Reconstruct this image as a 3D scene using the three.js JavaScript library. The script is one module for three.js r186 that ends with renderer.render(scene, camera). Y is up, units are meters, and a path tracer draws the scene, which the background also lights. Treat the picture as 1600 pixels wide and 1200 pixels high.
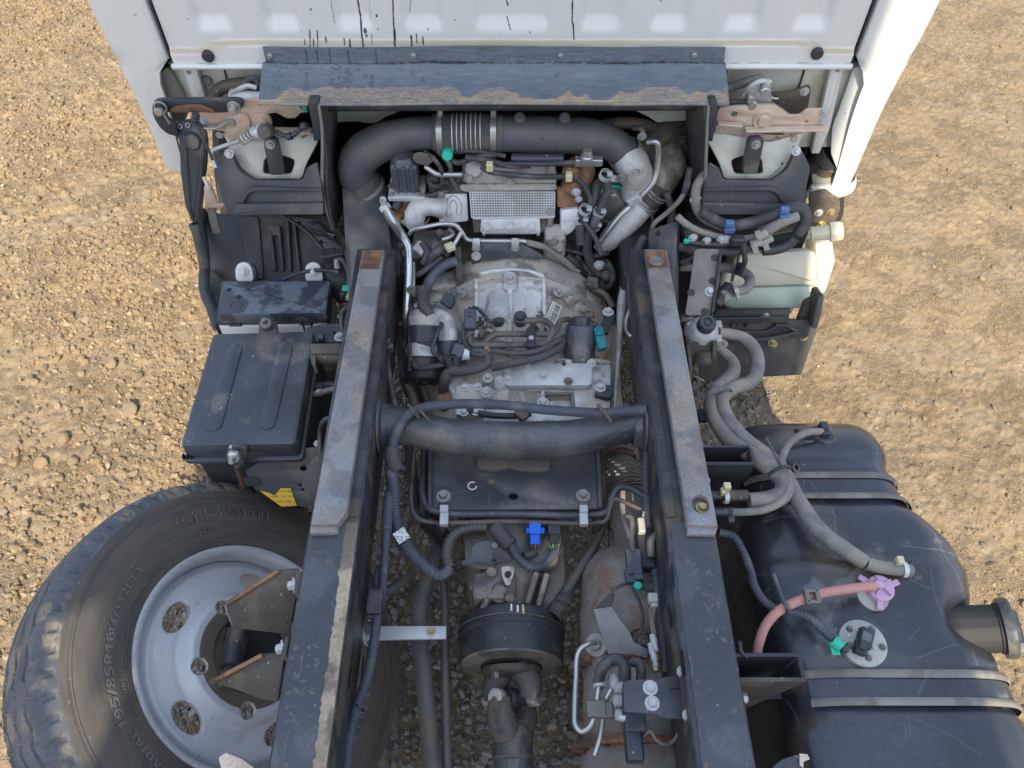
import * as THREE from 'three';
import { RoundedBoxGeometry } from 'three/addons/geometries/RoundedBoxGeometry.js';
import { mergeGeometries, toCreasedNormals } from 'three/addons/utils/BufferGeometryUtils.js';

// ---------------------------------------------------------------- camera, sky, sun, exposure
const CAM_H = 1.9, PITCH = 53 * Math.PI / 180, FOC = 1220;          // measured: metres, radians, focal length in 1600-wide pixels
const scene = new THREE.Scene();
const camera = new THREE.PerspectiveCamera(2 * Math.atan(600 / FOC) * 180 / Math.PI, 4 / 3, 0.05, 400);
camera.position.set(0, CAM_H, 0);
camera.lookAt(0, CAM_H - Math.sin(PITCH), -Math.cos(PITCH));
const renderer = new THREE.WebGLRenderer({ antialias: true });
renderer.setSize(1024, 768);
renderer.toneMapping = THREE.LinearToneMapping;
renderer.toneMappingExposure = 1.76;
renderer.shadowMap.enabled = true;
const SUN_EL = 42 * Math.PI / 180;
const sun = new THREE.DirectionalLight(new THREE.Color(1, 0.86, 0.65), 4.6);
sun.position.set(0, Math.sin(SUN_EL) * 8, Math.cos(SUN_EL) * 8);
sun.target.position.set(0, 0, -1);
sun.position.z -= 1;
sun.castShadow = true;
sun.shadow.mapSize.set(4096, 4096);
Object.assign(sun.shadow.camera, { left: -4, right: 4, top: 4, bottom: -4, near: 0.5, far: 20 });
sun.shadow.radius = 1;
scene.add(sun, sun.target);
{ // clear daylight sky: whitish at the horizon, blue overhead
  const w = 256, h = 128, d = new Float32Array(w * h * 4);
  for (let j = 0; j < h; j++) {
    const el = ((j + 0.5) / h - 0.5) * Math.PI, s = Math.max(0, Math.sin(el));
    const k = Math.pow(1 - s, 2.2);
    for (let i = 0; i < w; i++) {
      const o = (j * w + i) * 4;
      d[o] = 0.345 + 0.30 * k; d[o + 1] = 0.465 + 0.275 * k; d[o + 2] = 0.70 + 0.17 * k; d[o + 3] = 1;
      const az = (i + 0.5) / w * Math.PI * 2 - Math.PI, ca = Math.sin(el) * Math.sin(SUN_EL) + Math.cos(el) * Math.cos(SUN_EL) * Math.cos(az - Math.PI / 2), an = Math.acos(Math.min(1, Math.max(-1, ca))) * 57.3, gl = 0.9 * Math.exp(-an * an / 1300); d[o] += gl; d[o + 1] += gl * 0.97; d[o + 2] += gl * 0.9;
      if (el < 0) { d[o] = 0.3; d[o + 1] = 0.24; d[o + 2] = 0.17; }
    }
  }
  const t = new THREE.DataTexture(d, w, h, THREE.RGBAFormat, THREE.FloatType);
  t.mapping = THREE.EquirectangularReflectionMapping; t.magFilter = t.minFilter = THREE.LinearFilter; t.needsUpdate = true;
  scene.background = t; scene.environment = t;
}

// ---------------------------------------------------------------- measuring helpers: a pixel of the photograph and a plane give a point of the place
const V = (x, y, z) => new THREE.Vector3(x, y, z);
const cT = Math.cos(PITCH), sT = Math.sin(PITCH);
function ray(u, v) { const a = (u - 800) / FOC, b = -(v - 600) / FOC; return V(a, -sT + b * cT, -cT - b * sT); }
function P(u, v, h) { const d = ray(u, v); const t = (h - CAM_H) / d.y; return V(d.x * t, h, d.z * t); }
function Q(u, v, z) { const d = ray(u, v); const t = z / d.z; return V(d.x * t, CAM_H + d.y * t, z); }
function pxm(p) { return (-(p.y - CAM_H) * sT - p.z * cT) / FOC; }              // metres per pixel at a point
const HP = h => ({ o: V(0, h, 0), n: V(0, 1, 0) });
const ZP = z => ({ o: V(0, 0, z), n: V(0, 0, 1) });
const TP = (p, nx, ny, nz) => ({ o: p, n: V(nx, ny, nz).normalize() });
function hit(u, v, pl) { const d = ray(u, v), c = V(0, CAM_H, 0); const t = pl.o.clone().sub(c).dot(pl.n) / d.dot(pl.n); return c.add(d.multiplyScalar(t)); }

// ---------------------------------------------------------------- seeded noise
function rng(seed) { let s = seed >>> 0 || 1; return () => { s = (s + 0x6D2B79F5) | 0; let t = Math.imul(s ^ (s >>> 15), 1 | s); t = (t + Math.imul(t ^ (t >>> 7), 61 | t)) ^ t; return ((t ^ (t >>> 14)) >>> 0) / 4294967296; }; }
function hash2(x, y, s) { let h = Math.imul(x, 374761393) + Math.imul(y, 668265263) + Math.imul(s, 974711); h = Math.imul(h ^ (h >>> 13), 1274126177); return ((h ^ (h >>> 16)) >>> 0) / 4294967296; }
function vnoise(x, y, s, per = 0) {
  let xi = Math.floor(x), yi = Math.floor(y); const fx = x - xi, fy = y - yi;
  const u = fx * fx * (3 - 2 * fx), v = fy * fy * (3 - 2 * fy);
  let x1 = xi + 1, y1 = yi + 1;
  if (per) { xi = ((xi % per) + per) % per; yi = ((yi % per) + per) % per; x1 = ((x1 % per) + per) % per; y1 = ((y1 % per) + per) % per; }
  const a = hash2(xi, yi, s), b = hash2(x1, yi, s), c = hash2(xi, y1, s), d = hash2(x1, y1, s);
  return a + (b - a) * u + (c - a) * v + (a - b - c + d) * u * v;
}
function fbm(x, y, s, oct = 4, per = 0) { let a = 0.5, t = 0, n = 0; for (let i = 0; i < oct; i++) { t += a * vnoise(x, y, s + i, per); n += a; a *= 0.5; x *= 2; y *= 2; per *= 2; } return t / n; }
const sstep = (a, b, x) => { const t = Math.min(1, Math.max(0, (x - a) / (b - a))); return t * t * (3 - 2 * t); };
const toS = c => Math.round(255 * Math.min(1, Math.max(0, c <= 0.0031308 ? c * 12.92 : 1.055 * Math.pow(c, 1 / 2.4) - 0.055)));
function dataTex(n, m, data, srgb, repeat) {
  const t = new THREE.DataTexture(data, n, m, THREE.RGBAFormat); t.wrapS = t.wrapT = THREE.RepeatWrapping;
  t.magFilter = THREE.LinearFilter; t.minFilter = THREE.LinearMipmapLinearFilter; t.generateMipmaps = true;
  if (srgb) t.colorSpace = THREE.SRGBColorSpace; if (repeat) t.repeat.set(repeat, repeat); t.needsUpdate = true; return t;
}
// a worn surface: base colour, patches [colour, cells per tile, threshold, softness, strength], specks [colour, count, radius px], scratches [colour, count, length px]
function surf(o) {
  const n = o.n || 512, size = o.size || 0.5, R = rng(o.seed || 7), sd = o.seed || 7;
  const col = new Float32Array(n * n * 3);
  const patch = (o.patch || []).map(q => [q[0].map(x => Math.min(0.85, x * (o.gain || 1))), ...q.slice(1)]); const gn = o.gain || 1, sc = q => q.map(x => Math.min(0.85, x * gn)); const c = sc(o.c), grain = o.grain ?? 0.12, blot = o.blot ?? 0.2;
  for (let y = 0; y < n; y++) for (let x = 0; x < n; x++) {
    const i = y * n + x, u = x / n, v = y / n;
    const g = 1 + grain * (vnoise(u * 256, v * 256, sd + 1, 256) - 0.5) * 2 + blot * (fbm(u * 5, v * 5, sd + 2, 5, 5) - 0.5) * 2;
    let r = c[0] * g, gg = c[1] * g, b = c[2] * g;
    for (const [pc, f, th, so, st] of patch) {
      const m = st * sstep(th - so, th + so, fbm(u * f, v * f, sd + 31 * f + Math.round(th * 100), 5, f));
      const gp = 1 + 0.25 * (vnoise(u * 128, v * 128, sd + 5, 128) - 0.5) * 2;
      r += (pc[0] * gp - r) * m; gg += (pc[1] * gp - gg) * m; b += (pc[2] * gp - b) * m;
    }
    col[i * 3] = r; col[i * 3 + 1] = gg; col[i * 3 + 2] = b;
  }
  const dab = (x, y, cc, m) => { x = ((x % n) + n) % n | 0; y = ((y % n) + n) % n | 0; const i = (y * n + x) * 3; for (let k = 0; k < 3; k++) col[i + k] += (cc[k] - col[i + k]) * m; };
  for (const [pc, cnt, rad] of o.speck || []) for (let k = 0; k < cnt; k++) {
    const px = R() * n, py = R() * n, rr = rad * (0.4 + R() * R() * 1.6), m = 0.35 + 0.6 * R();
    for (let y = -Math.ceil(rr); y <= rr; y++) for (let x = -Math.ceil(rr); x <= rr; x++) if (x * x + y * y <= rr * rr * (0.6 + 0.6 * R())) dab(px + x, py + y, pc, m);
  }
  for (const [pc, cnt, len] of o.scratch || []) for (let k = 0; k < cnt; k++) {
    let px = R() * n, py = R() * n, a = R() * 6.283; const L = len * (0.3 + R()), m = 0.2 + 0.5 * R();
    for (let s = 0; s < L; s++) { a += (R() - 0.5) * 0.1; px += Math.cos(a); py += Math.sin(a); dab(px, py, pc, m); if (R() < 0.3) dab(px + 1, py, pc, m * 0.5); }
  }
  const A = new Uint8Array(n * n * 4);
  for (let i = 0; i < n * n; i++) { for (let k = 0; k < 3; k++) A[i * 4 + k] = toS(col[i * 3 + k]); A[i * 4 + 3] = 255; }
  const m = new THREE.MeshPhysicalMaterial({ roughness: Math.min(1, o.rough * 1.2), metalness: o.metal || 0, map: dataTex(n, n, A, true, 1 / size), roughnessMap: shared('rough') });
  if (o.bump) { m.bumpMap = shared('bump'); m.bumpScale = o.bump; }
  return m;
}
// one map of roughness and one of fine relief serve all surfaces
const sharedMaps = {};
function shared(kind) {
  if (sharedMaps[kind]) return sharedMaps[kind];
  const n = 512, C = new Uint8Array(n * n * 4);
  for (let y = 0; y < n; y++) for (let x = 0; x < n; x++) { const u = x / n, v = y / n, i = (y * n + x) * 4; const w = kind === 'rough' ? 0.62 + 0.42 * fbm(u * 8, v * 8, 909, 5, 8) : vnoise(u * 200, v * 200, 903, 200) * 0.5 + fbm(u * 24, v * 24, 904, 3, 24) * 0.5; C[i] = C[i + 1] = C[i + 2] = 255 * Math.min(1, w); C[i + 3] = 255; }
  return sharedMaps[kind] = dataTex(n, n, C, false, kind === 'rough' ? 2 : 2.5);
}
const plain = (c, rough, metal = 0, x = {}) => new THREE.MeshPhysicalMaterial({ color: new THREE.Color().setRGB(...c), roughness: rough, metalness: metal, ...x });

// ---------------------------------------------------------------- shapes
function boxUV(g) {
  const p = g.attributes.position, nn = g.attributes.normal, uv = new Float32Array(p.count * 2);
  for (let i = 0; i < p.count; i += 3) {
    let x = 0, y = 0, z = 0; for (let k = 0; k < 3; k++) { x += nn.getX(i + k); y += nn.getY(i + k); z += nn.getZ(i + k); }
    x = Math.abs(x); y = Math.abs(y); z = Math.abs(z);
    for (let k = 0; k < 3; k++) { const j = i + k, X = p.getX(j), Y = p.getY(j), Z = p.getZ(j); const [a, b] = y >= x && y >= z ? [X, -Z] : x >= z ? [-Z + 0.37, Y] : [X + 0.19, Y]; uv[j * 2] = a; uv[j * 2 + 1] = b; }
  }
  g.setAttribute('uv', new THREE.BufferAttribute(uv, 2)); return g;
}
function flat(g) { g = g.index ? g.toNonIndexed() : g; for (const k of Object.keys(g.attributes)) if (!['position', 'normal', 'uv'].includes(k)) g.deleteAttribute(k); return g; }
function join(list) {
  const out = [];
  for (let g of list.flat(9)) { const keep = g.userData.keepUV; g = flat(g); if (!keep) boxUV(g); out.push(g); }
  return out.length === 1 ? out[0] : mergeGeometries(out, false);
}
function add(name, geos, mat, parent, label) {
  const m = new THREE.Mesh(join([geos]), mat); m.name = name; m.castShadow = m.receiveShadow = true; if (label) m.userData.label = label;
  parent.add(m); return m;
}
function group(name, parent, label) { const g = new THREE.Group(); g.name = name; if (label) g.userData.label = label; parent.add(g); return g; }
// rounded box by centre, size, optional rotation (Euler)
function box(c, s, r = 0.004, rot) {
  const g = r > 0 ? new RoundedBoxGeometry(s[0], s[1], s[2], 2, Math.min(r, s[0] / 2.1, s[1] / 2.1, s[2] / 2.1)) : new THREE.BoxGeometry(...s);
  if (rot) g.applyMatrix4(new THREE.Matrix4().makeRotationFromEuler(new THREE.Euler(...rot))); g.translate(c.x ?? c[0], c.y ?? c[1], c.z ?? c[2]); return g;
}
// rounded box along a to b
function bar(a, b, w, t, r = 0.002, up = V(0, 1, 0)) {
  const d = b.clone().sub(a), L = d.length(), z = d.clone().normalize(); const x = up.clone().cross(z).normalize(), y = z.clone().cross(x);
  const g = new RoundedBoxGeometry(w, t, L, 1, Math.min(r, w / 2.1, t / 2.1)); g.applyMatrix4(new THREE.Matrix4().makeBasis(x, y, z)); const m = a.clone().add(b).multiplyScalar(0.5); g.translate(m.x, m.y, m.z); return g;
}
function cyl(a, b, r0, r1 = r0, seg = 24) {
  const d = b.clone().sub(a), L = d.length(); const g = new THREE.CylinderGeometry(r1, r0, L, seg);
  g.applyQuaternion(new THREE.Quaternion().setFromUnitVectors(V(0, 1, 0), d.normalize())); const m = a.clone().add(b).multiplyScalar(0.5); g.translate(m.x, m.y, m.z); return g;
}
// turned shape: profile [[radius, distance along the axis], ...] about the axis from o in direction n
function lathe(o, n, prof, seg = 36, crease = 0.6) {
  let g = new THREE.LatheGeometry(prof.map(p => new THREE.Vector2(Math.max(p[0], 1e-5), p[1])), seg);
  g = toCreasedNormals(g, crease); g.applyQuaternion(new THREE.Quaternion().setFromUnitVectors(V(0, 1, 0), n.clone().normalize())); g.translate(o.x, o.y, o.z); return g;
}
const curveOf = (pts, t = 0.5, closed = false) => new THREE.CatmullRomCurve3(pts, closed, 'centripetal', t);
// tube through points; r a number or an array of radii; ends closed; corrugation [pitch, depth]; squash [axis factor]
function tube(pts, r, o = {}) {
  const cv = curveOf(pts), L = cv.getLength(), seg = o.seg || Math.max(6, Math.min(600, Math.round(o.rib ? L / o.rib[0] * 4 : L / Math.max(0.004, (Array.isArray(r) ? r[0] : r) * 0.6)))), rad = o.rad || 12;
  const fr = cv.computeFrenetFrames(seg, false), pos = [], nor = [], uv = [], idx = [];
  const ra = t => { if (!Array.isArray(r)) return r; const k = t * (r.length - 1), i = Math.min(r.length - 2, Math.floor(k)), f = k - i; const s = f * f * (3 - 2 * f); return r[i] + (r[i + 1] - r[i]) * s; };
  for (let i = 0; i <= seg; i++) {
    const t = i / seg, p = cv.getPointAt(t); let R0 = ra(t); if (o.rib) R0 *= 1 - o.rib[1] * (i % 4 === 0 || i % 4 === 1 ? 0 : 1);
    for (let j = 0; j <= rad; j++) {
      const a = j / rad * Math.PI * 2, c = Math.cos(a), s = Math.sin(a); const n = fr.normals[i].clone().multiplyScalar(c).addScaledVector(fr.binormals[i], s);
      if (o.squash) { const e = o.squash; const q = V(n.x * e[0], n.y * e[1], n.z * e[2]); pos.push(p.x + q.x * R0, p.y + q.y * R0, p.z + q.z * R0); } else pos.push(p.x + n.x * R0, p.y + n.y * R0, p.z + n.z * R0);
      nor.push(n.x, n.y, n.z); uv.push(t * L, j / rad * 6.283 * R0);
    }
  }
  for (let i = 0; i < seg; i++) for (let j = 0; j < rad; j++) { const a = i * (rad + 1) + j, b = a + rad + 1; idx.push(a, a + 1, b, b, a + 1, b + 1); }
  for (const [i, s] of [[0, 1], [seg, -1]]) { const p = cv.getPointAt(i / seg), k = pos.length / 3, tn = cv.getTangentAt(i / seg).multiplyScalar(-s); pos.push(p.x, p.y, p.z); nor.push(tn.x, tn.y, tn.z); uv.push(0, 0); const base = pos.length / 3; for (let j = 0; j <= rad; j++) { const q = (i * (rad + 1) + j) * 3; pos.push(pos[q], pos[q + 1], pos[q + 2]); nor.push(tn.x, tn.y, tn.z); uv.push(0.01 * Math.cos(j), 0.01 * Math.sin(j)); } for (let j = 0; j < rad; j++) s > 0 ? idx.push(k, base + j + 1, base + j) : idx.push(k, base + j, base + j + 1); }
  const g = new THREE.BufferGeometry(); g.setAttribute('position', new THREE.Float32BufferAttribute(pos, 3)); g.setAttribute('normal', new THREE.Float32BufferAttribute(nor, 3)); g.setAttribute('uv', new THREE.Float32BufferAttribute(uv, 2)); g.setIndex(idx);
  if (o.rib) { const f = g.toNonIndexed(); f.computeVertexNormals(); f.userData.keepUV = true; return f; }
  g.userData.keepUV = true; return g;
}
const pts = (list, h) => list.map(q => P(q[0], q[1], q[2] ?? h));
// tube whose line is given as pixels with heights [u, v, h]
function pipe(list, rpx, o = {}) { const p = pts(list); const r = Array.isArray(rpx) ? rpx.map((x, i) => x * pxm(p[Math.min(p.length - 1, Math.round(i / (rpx.length - 1) * (p.length - 1)))])) : rpx * pxm(p[p.length >> 1]); return tube(p, r, o); }
// plate: outline in pixels lying on a plane, thickness away from the viewer's side, edges bevelled, holes [[u,v,radius px] or outlines]
function shapeOn(list, pl) {
  const n = pl.n, e1 = Math.abs(n.x) > 0.9 ? V(0, 0, -1) : V(1, 0, 0).addScaledVector(n, -n.x).normalize(), e2 = n.clone().cross(e1).normalize();
  const to = p => { const d = p.clone().sub(pl.o); return new THREE.Vector2(d.dot(e1), d.dot(e2)); };
  return { e1, e2, n, pts: list.map(q => to(q.isVector3 ? q : hit(q[0], q[1], pl))), to };
}
function roundPoly(p, r, k = 4) {                                    // rounds the corners of an outline
  const out = [], N = p.length;
  for (let i = 0; i < N; i++) {
    const a = p[(i + N - 1) % N], b = p[i], c = p[(i + 1) % N], ab = a.clone().sub(b), cb = c.clone().sub(b), d = Math.min(r, ab.length() * 0.45, cb.length() * 0.45);
    const s = b.clone().add(ab.setLength(d)), e = b.clone().add(cb.setLength(d));
    for (let j = 0; j <= k; j++) { const t = j / k; out.push(s.clone().multiplyScalar((1 - t) * (1 - t)).addScaledVector(b, 2 * t * (1 - t)).addScaledVector(e, t * t)); }
  }
  return out;
}
function plate(list, pl, th, o = {}) {
  const S = shapeOn(list, pl); let p = S.pts; if (o.round) p = roundPoly(p, o.round);
  if (THREE.ShapeUtils.isClockWise(p)) p.reverse();
  const sh = new THREE.Shape(p); const bv = Math.min(o.bevel ?? 0.0015, th * 0.45);
  for (const h of o.holes || []) {
    const path = new THREE.Path();
    if (h.length <= 4 && typeof h[0] === 'number') { const c = S.to(hit(h[0], h[1], pl)), r = h[2] * pxm(hit(h[0], h[1], pl)), ry = (h[3] ?? h[2]) * pxm(hit(h[0], h[1], pl)); path.absellipse(c.x, c.y, r, ry, 0, Math.PI * 2, true); }
    else { let q = h.map(z => S.to(z.isVector3 ? z : hit(z[0], z[1], pl))); if (!THREE.ShapeUtils.isClockWise(q)) q.reverse(); if (o.holeRound) q = roundPoly(q, o.holeRound); path.setFromPoints(q); }
    sh.holes.push(path);
  }
  let g = new THREE.ExtrudeGeometry(sh, { depth: th - 2 * bv, bevelEnabled: bv > 0, bevelThickness: bv, bevelSize: bv, bevelOffset: -bv, bevelSegments: 2, curveSegments: 10 });
  g.translate(0, 0, -th + bv); g.applyMatrix4(new THREE.Matrix4().makeBasis(S.e1, S.e2, S.n)); g.translate(pl.o.x, pl.o.y, pl.o.z);
  return toCreasedNormals(g, 0.5);
}
// block: outline in pixels at its top height, straight down to a lower height
const block = (list, h1, h0, o = {}) => plate(list, HP(h1), h1 - h0, { bevel: 0.003, ...o });
const discOn = (u, v, pl, rpx, th, seg = 28) => { const c = hit(u, v, pl), r = rpx * pxm(c); return cyl(c.clone().addScaledVector(pl.n, -th), c, r, r, seg); };
// grid surface from a function (i, j) -> Vector3
function grid(nu, nv, fn, uvf) {
  const g = new THREE.BufferGeometry(), pos = [], uv = [], idx = [];
  for (let j = 0; j <= nv; j++) for (let i = 0; i <= nu; i++) { const p = fn(i / nu, j / nv); pos.push(p.x, p.y, p.z); const q = uvf ? uvf(i / nu, j / nv) : [0, 0]; uv.push(q[0], q[1]); }
  for (let j = 0; j < nv; j++) for (let i = 0; i < nu; i++) { const a = j * (nu + 1) + i, b = a + nu + 1; idx.push(a, a + 1, b + 1, a, b + 1, b); }
  g.setAttribute('position', new THREE.Float32BufferAttribute(pos, 3)); g.setAttribute('uv', new THREE.Float32BufferAttribute(uv, 2)); g.setIndex(idx); g.computeVertexNormals(); if (uvf) g.userData.keepUV = true; return g;
}
// bolts share one hex shape
const boltGeo = (() => { const a = new THREE.CylinderGeometry(0.86, 1, 0.9, 6).toNonIndexed(); a.computeVertexNormals(); a.translate(0, 0.7, 0); const b = new THREE.CylinderGeometry(1.45, 1.5, 0.25, 20).toNonIndexed(); b.translate(0, 0.125, 0); const c = new THREE.CylinderGeometry(0.45, 0.5, 0.2, 10).toNonIndexed(); c.translate(0, 1.2, 0); return mergeGeometries([a, b, c].map(flat)); })();
function boltAt(p, n, r, mat, parent, name = 'bolt', tall = 1) {
  const m = new THREE.Mesh(boltGeo, mat); m.name = name; m.position.copy(p); m.quaternion.setFromUnitVectors(V(0, 1, 0), n.clone().normalize()); m.scale.set(r, r * tall, r); m.castShadow = m.receiveShadow = true; m.rotateY(p.x * 57); parent.add(m); return m;
}
const bolt = (u, v, pl, rpx, mat, parent, name, tall) => { const p = hit(u, v, pl); return boltAt(p, pl.n, rpx * pxm(p), mat, parent, name, tall); };
// ---------------------------------------------------------------- materials
const DUST = [0.30, 0.25, 0.19], MUD = [0.17, 0.12, 0.075], RUST = [0.20, 0.085, 0.035], RUSTD = [0.10, 0.045, 0.025];
const M = {};
M.frame = surf({ gain: 1.2, c: [0.046, 0.050, 0.058], rough: 0.4, seed: 11, size: 0.6, grain: 0.12, blot: 0.35, bump: 0.0004, patch: [[DUST, 5, 0.6, 0.14, 0.3, 0.9], [[0.11, 0.115, 0.125], 9, 0.6, 0.1, 0.4, 0.8]], speck: [[[0.3, 0.29, 0.27], 240, 1.3], [MUD, 60, 3]], scratch: [[[0.2, 0.2, 0.2], 60, 40]] });
M.web = surf({ gain: 0.9, c: [0.036, 0.039, 0.046], rough: 0.42, seed: 13, size: 0.5, grain: 0.2, blot: 0.5, bump: 0.0006, patch: [[[0.10, 0.11, 0.13], 12, 0.58, 0.1, 0.4, 0.8], [MUD, 7, 0.66, 0.08, 0.5, 0.95]], speck: [[[0.3, 0.29, 0.27], 300, 1.2]] });
M.tan = surf({ c: [0.33, 0.25, 0.175], rough: 0.8, seed: 17, size: 0.4, blot: 0.5, grain: 0.25, bump: 0.001, patch: [[[0.44, 0.35, 0.25], 14, 0.52, 0.1, 0.7], [[0.10, 0.085, 0.075], 10, 0.6, 0.06, 0.7]] });
M.spacer = surf({ gain: 1.65, c: [0.13, 0.135, 0.14], rough: 0.65, seed: 19, size: 0.45, blot: 0.4, grain: 0.22, bump: 0.0008, patch: [[[0.20, 0.155, 0.115], 4, 0.52, 0.16, 0.7, 0.9], [[0.07, 0.075, 0.085], 8, 0.58, 0.08, 0.6, 0.6], [[0.15, 0.10, 0.07], 9, 0.60, 0.1, 0.3, 0.95]], speck: [[[0.4, 0.38, 0.35], 300, 1.2]] });
M.rust = surf({ gain: 1.5, c: [0.11, 0.055, 0.033], rough: 0.92, seed: 23, size: 0.3, blot: 0.5, grain: 0.3, bump: 0.0015, patch: [[[0.22, 0.12, 0.06], 10, 0.55, 0.1, 0.7], [[0.035, 0.028, 0.026], 14, 0.6, 0.07, 0.7]] });
M.black = surf({ gain: 1.2, c: [0.028, 0.031, 0.037], rough: 0.48, seed: 29, size: 0.5, blot: 0.3, bump: 0.0003, patch: [[DUST, 7, 0.66, 0.12, 0.3, 0.95]], speck: [[[0.26, 0.25, 0.23], 150, 1.2]], scratch: [[[0.1, 0.1, 0.1], 30, 30]] });
M.plastic = surf({ gain: 1.25, c: [0.036, 0.041, 0.050], rough: 0.36, seed: 31, size: 0.6, blot: 0.35, bump: 0.0002, patch: [[[0.085, 0.095, 0.11], 6, 0.56, 0.14, 0.55, 0.62], [DUST, 9, 0.7, 0.1, 0.25, 0.9]], speck: [[[0.45, 0.43, 0.4], 60, 1.6], [[0.2, 0.2, 0.19], 200, 0.8]], scratch: [[[0.16, 0.16, 0.17], 40, 50]] });
M.liner = surf({ gain: 0.85, c: [0.05, 0.054, 0.06], rough: 0.6, seed: 33, size: 0.6, blot: 0.3, bump: 0.0003, patch: [[DUST, 6, 0.6, 0.14, 0.3, 0.9]], speck: [[[0.25, 0.24, 0.22], 160, 1]] });
M.tank = surf({ gain: 1.0, c: [0.026, 0.028, 0.034], rough: 0.3, seed: 37, size: 0.8, blot: 0.35, bump: 0.0003, patch: [[[0.075, 0.085, 0.105], 4, 0.58, 0.16, 0.4, 0.7], [[0.2, 0.2, 0.2], 9, 0.74, 0.05, 0.5, 0.85], [MUD, 7, 0.7, 0.08, 0.35, 0.9]], speck: [[[0.3, 0.29, 0.28], 110, 0.9], [[0.22, 0.22, 0.22], 10, 2.2]], scratch: [[[0.17, 0.17, 0.18], 45, 60]] });
M.rubber = surf({ gain: 1.5, c: [0.042, 0.042, 0.044], rough: 0.72, seed: 41, size: 0.5, blot: 0.35, bump: 0.0004, patch: [[[0.12, 0.105, 0.085], 6, 0.58, 0.14, 0.5, 0.95]], speck: [[[0.2, 0.19, 0.17], 160, 1.2]] });
M.tread = surf({ gain: 1.6, c: [0.055, 0.058, 0.064], rough: 0.75, seed: 43, size: 0.3, blot: 0.4, bump: 0.0008, patch: [[[0.15, 0.12, 0.085], 8, 0.6, 0.08, 0.7, 0.95]] });
M.hose = surf({ gain: 1.85, c: [0.115, 0.108, 0.10], rough: 0.75, seed: 47, size: 0.25, blot: 0.35, grain: 0.2, patch: [[[0.17, 0.145, 0.115], 7, 0.55, 0.14, 0.6, 0.95], [[0.06, 0.062, 0.066], 9, 0.62, 0.1, 0.6]] });
M.hoseDark = surf({ gain: 1.2, c: [0.04, 0.042, 0.047], rough: 0.6, seed: 53, size: 0.25, blot: 0.4, patch: [[[0.12, 0.11, 0.10], 7, 0.6, 0.12, 0.5, 0.9]] });
M.conduit = surf({ gain: 1.3, c: [0.055, 0.063, 0.08], rough: 0.55, seed: 59, size: 0.25, blot: 0.35, patch: [[[0.15, 0.14, 0.125], 6, 0.6, 0.12, 0.5, 0.9]] });
M.alu = surf({ gain: 1.45, c: [0.36, 0.36, 0.355], rough: 0.55, metal: 0.15, seed: 61, size: 0.3, blot: 0.3, grain: 0.2, bump: 0.0006, patch: [[[0.24, 0.20, 0.15], 5, 0.57, 0.12, 0.6, 0.85], [[0.12, 0.115, 0.11], 8, 0.65, 0.08, 0.6, 0.8]], speck: [[[0.06, 0.055, 0.05], 260, 1.3]] });
M.aluDirty = surf({ gain: 1.75, c: [0.235, 0.225, 0.205], rough: 0.65, metal: 0.1, seed: 67, size: 0.3, blot: 0.45, grain: 0.25, bump: 0.0009, patch: [[[0.27, 0.235, 0.18], 5, 0.5, 0.14, 0.7, 0.9], [[0.07, 0.062, 0.055], 7, 0.63, 0.08, 0.7, 0.9]], speck: [[[0.05, 0.045, 0.04], 300, 1.4]] });
M.iron = surf({ gain: 1.2, c: [0.105, 0.098, 0.09], rough: 0.7, metal: 0.2, seed: 71, size: 0.3, blot: 0.45, grain: 0.25, bump: 0.001, patch: [[MUD, 6, 0.58, 0.1, 0.6, 0.95], [[0.03, 0.03, 0.03], 8, 0.6, 0.08, 0.6]], speck: [[[0.25, 0.23, 0.2], 160, 1.2]] });
M.gearcase = surf({ gain: 1.35, c: [0.16, 0.148, 0.132], rough: 0.65, metal: 0.3, seed: 72, size: 0.3, blot: 0.45, grain: 0.25, bump: 0.001, patch: [[[0.22, 0.18, 0.13], 6, 0.56, 0.1, 0.6, 0.95], [[0.05, 0.047, 0.045], 8, 0.6, 0.08, 0.6]] });
M.exhaust = surf({ gain: 1.5, c: [0.20, 0.18, 0.162], rough: 0.58, metal: 0.2, seed: 73, size: 0.35, blot: 0.45, grain: 0.2, bump: 0.0006, patch: [[[0.16, 0.085, 0.05], 6, 0.6, 0.08, 0.75, 0.95], [[0.22, 0.20, 0.18], 5, 0.6, 0.1, 0.5]], speck: [[[0.04, 0.03, 0.025], 160, 1.8]] });
M.galv = surf({ gain: 1.25, c: [0.42, 0.43, 0.43], rough: 0.5, metal: 0.3, seed: 79, size: 0.2, blot: 0.25, grain: 0.12, patch: [[[0.3, 0.27, 0.22], 6, 0.64, 0.1, 0.5, 0.8]], speck: [[[0.07, 0.07, 0.07], 60, 1.5]] });
M.shield = surf({ gain: 1.9, c: [0.30, 0.30, 0.295], rough: 0.5, metal: 0.25, seed: 81, size: 0.2, blot: 0.2, grain: 0.15, speck: [[[0.05, 0.045, 0.04], 900, 1.6], [[0.12, 0.08, 0.05], 120, 2]] });
M.zinc = surf({ c: [0.62, 0.49, 0.39], rough: 0.45, metal: 0.2, seed: 83, size: 0.25, blot: 0.3, grain: 0.12, patch: [[[0.50, 0.33, 0.25], 5, 0.55, 0.14, 0.6, 0.75], [[0.66, 0.60, 0.46], 5, 0.58, 0.12, 0.5]], speck: [[[0.12, 0.08, 0.06], 80, 1.2]] });
M.steel = plain([0.48, 0.48, 0.47], 0.34, 0.75);
M.shiny = plain([0.5, 0.52, 0.53], 0.22, 0.9);
M.screw = plain([0.34, 0.33, 0.31], 0.45, 0.6);
M.gold = plain([0.45, 0.35, 0.18], 0.4, 0.6);
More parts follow.
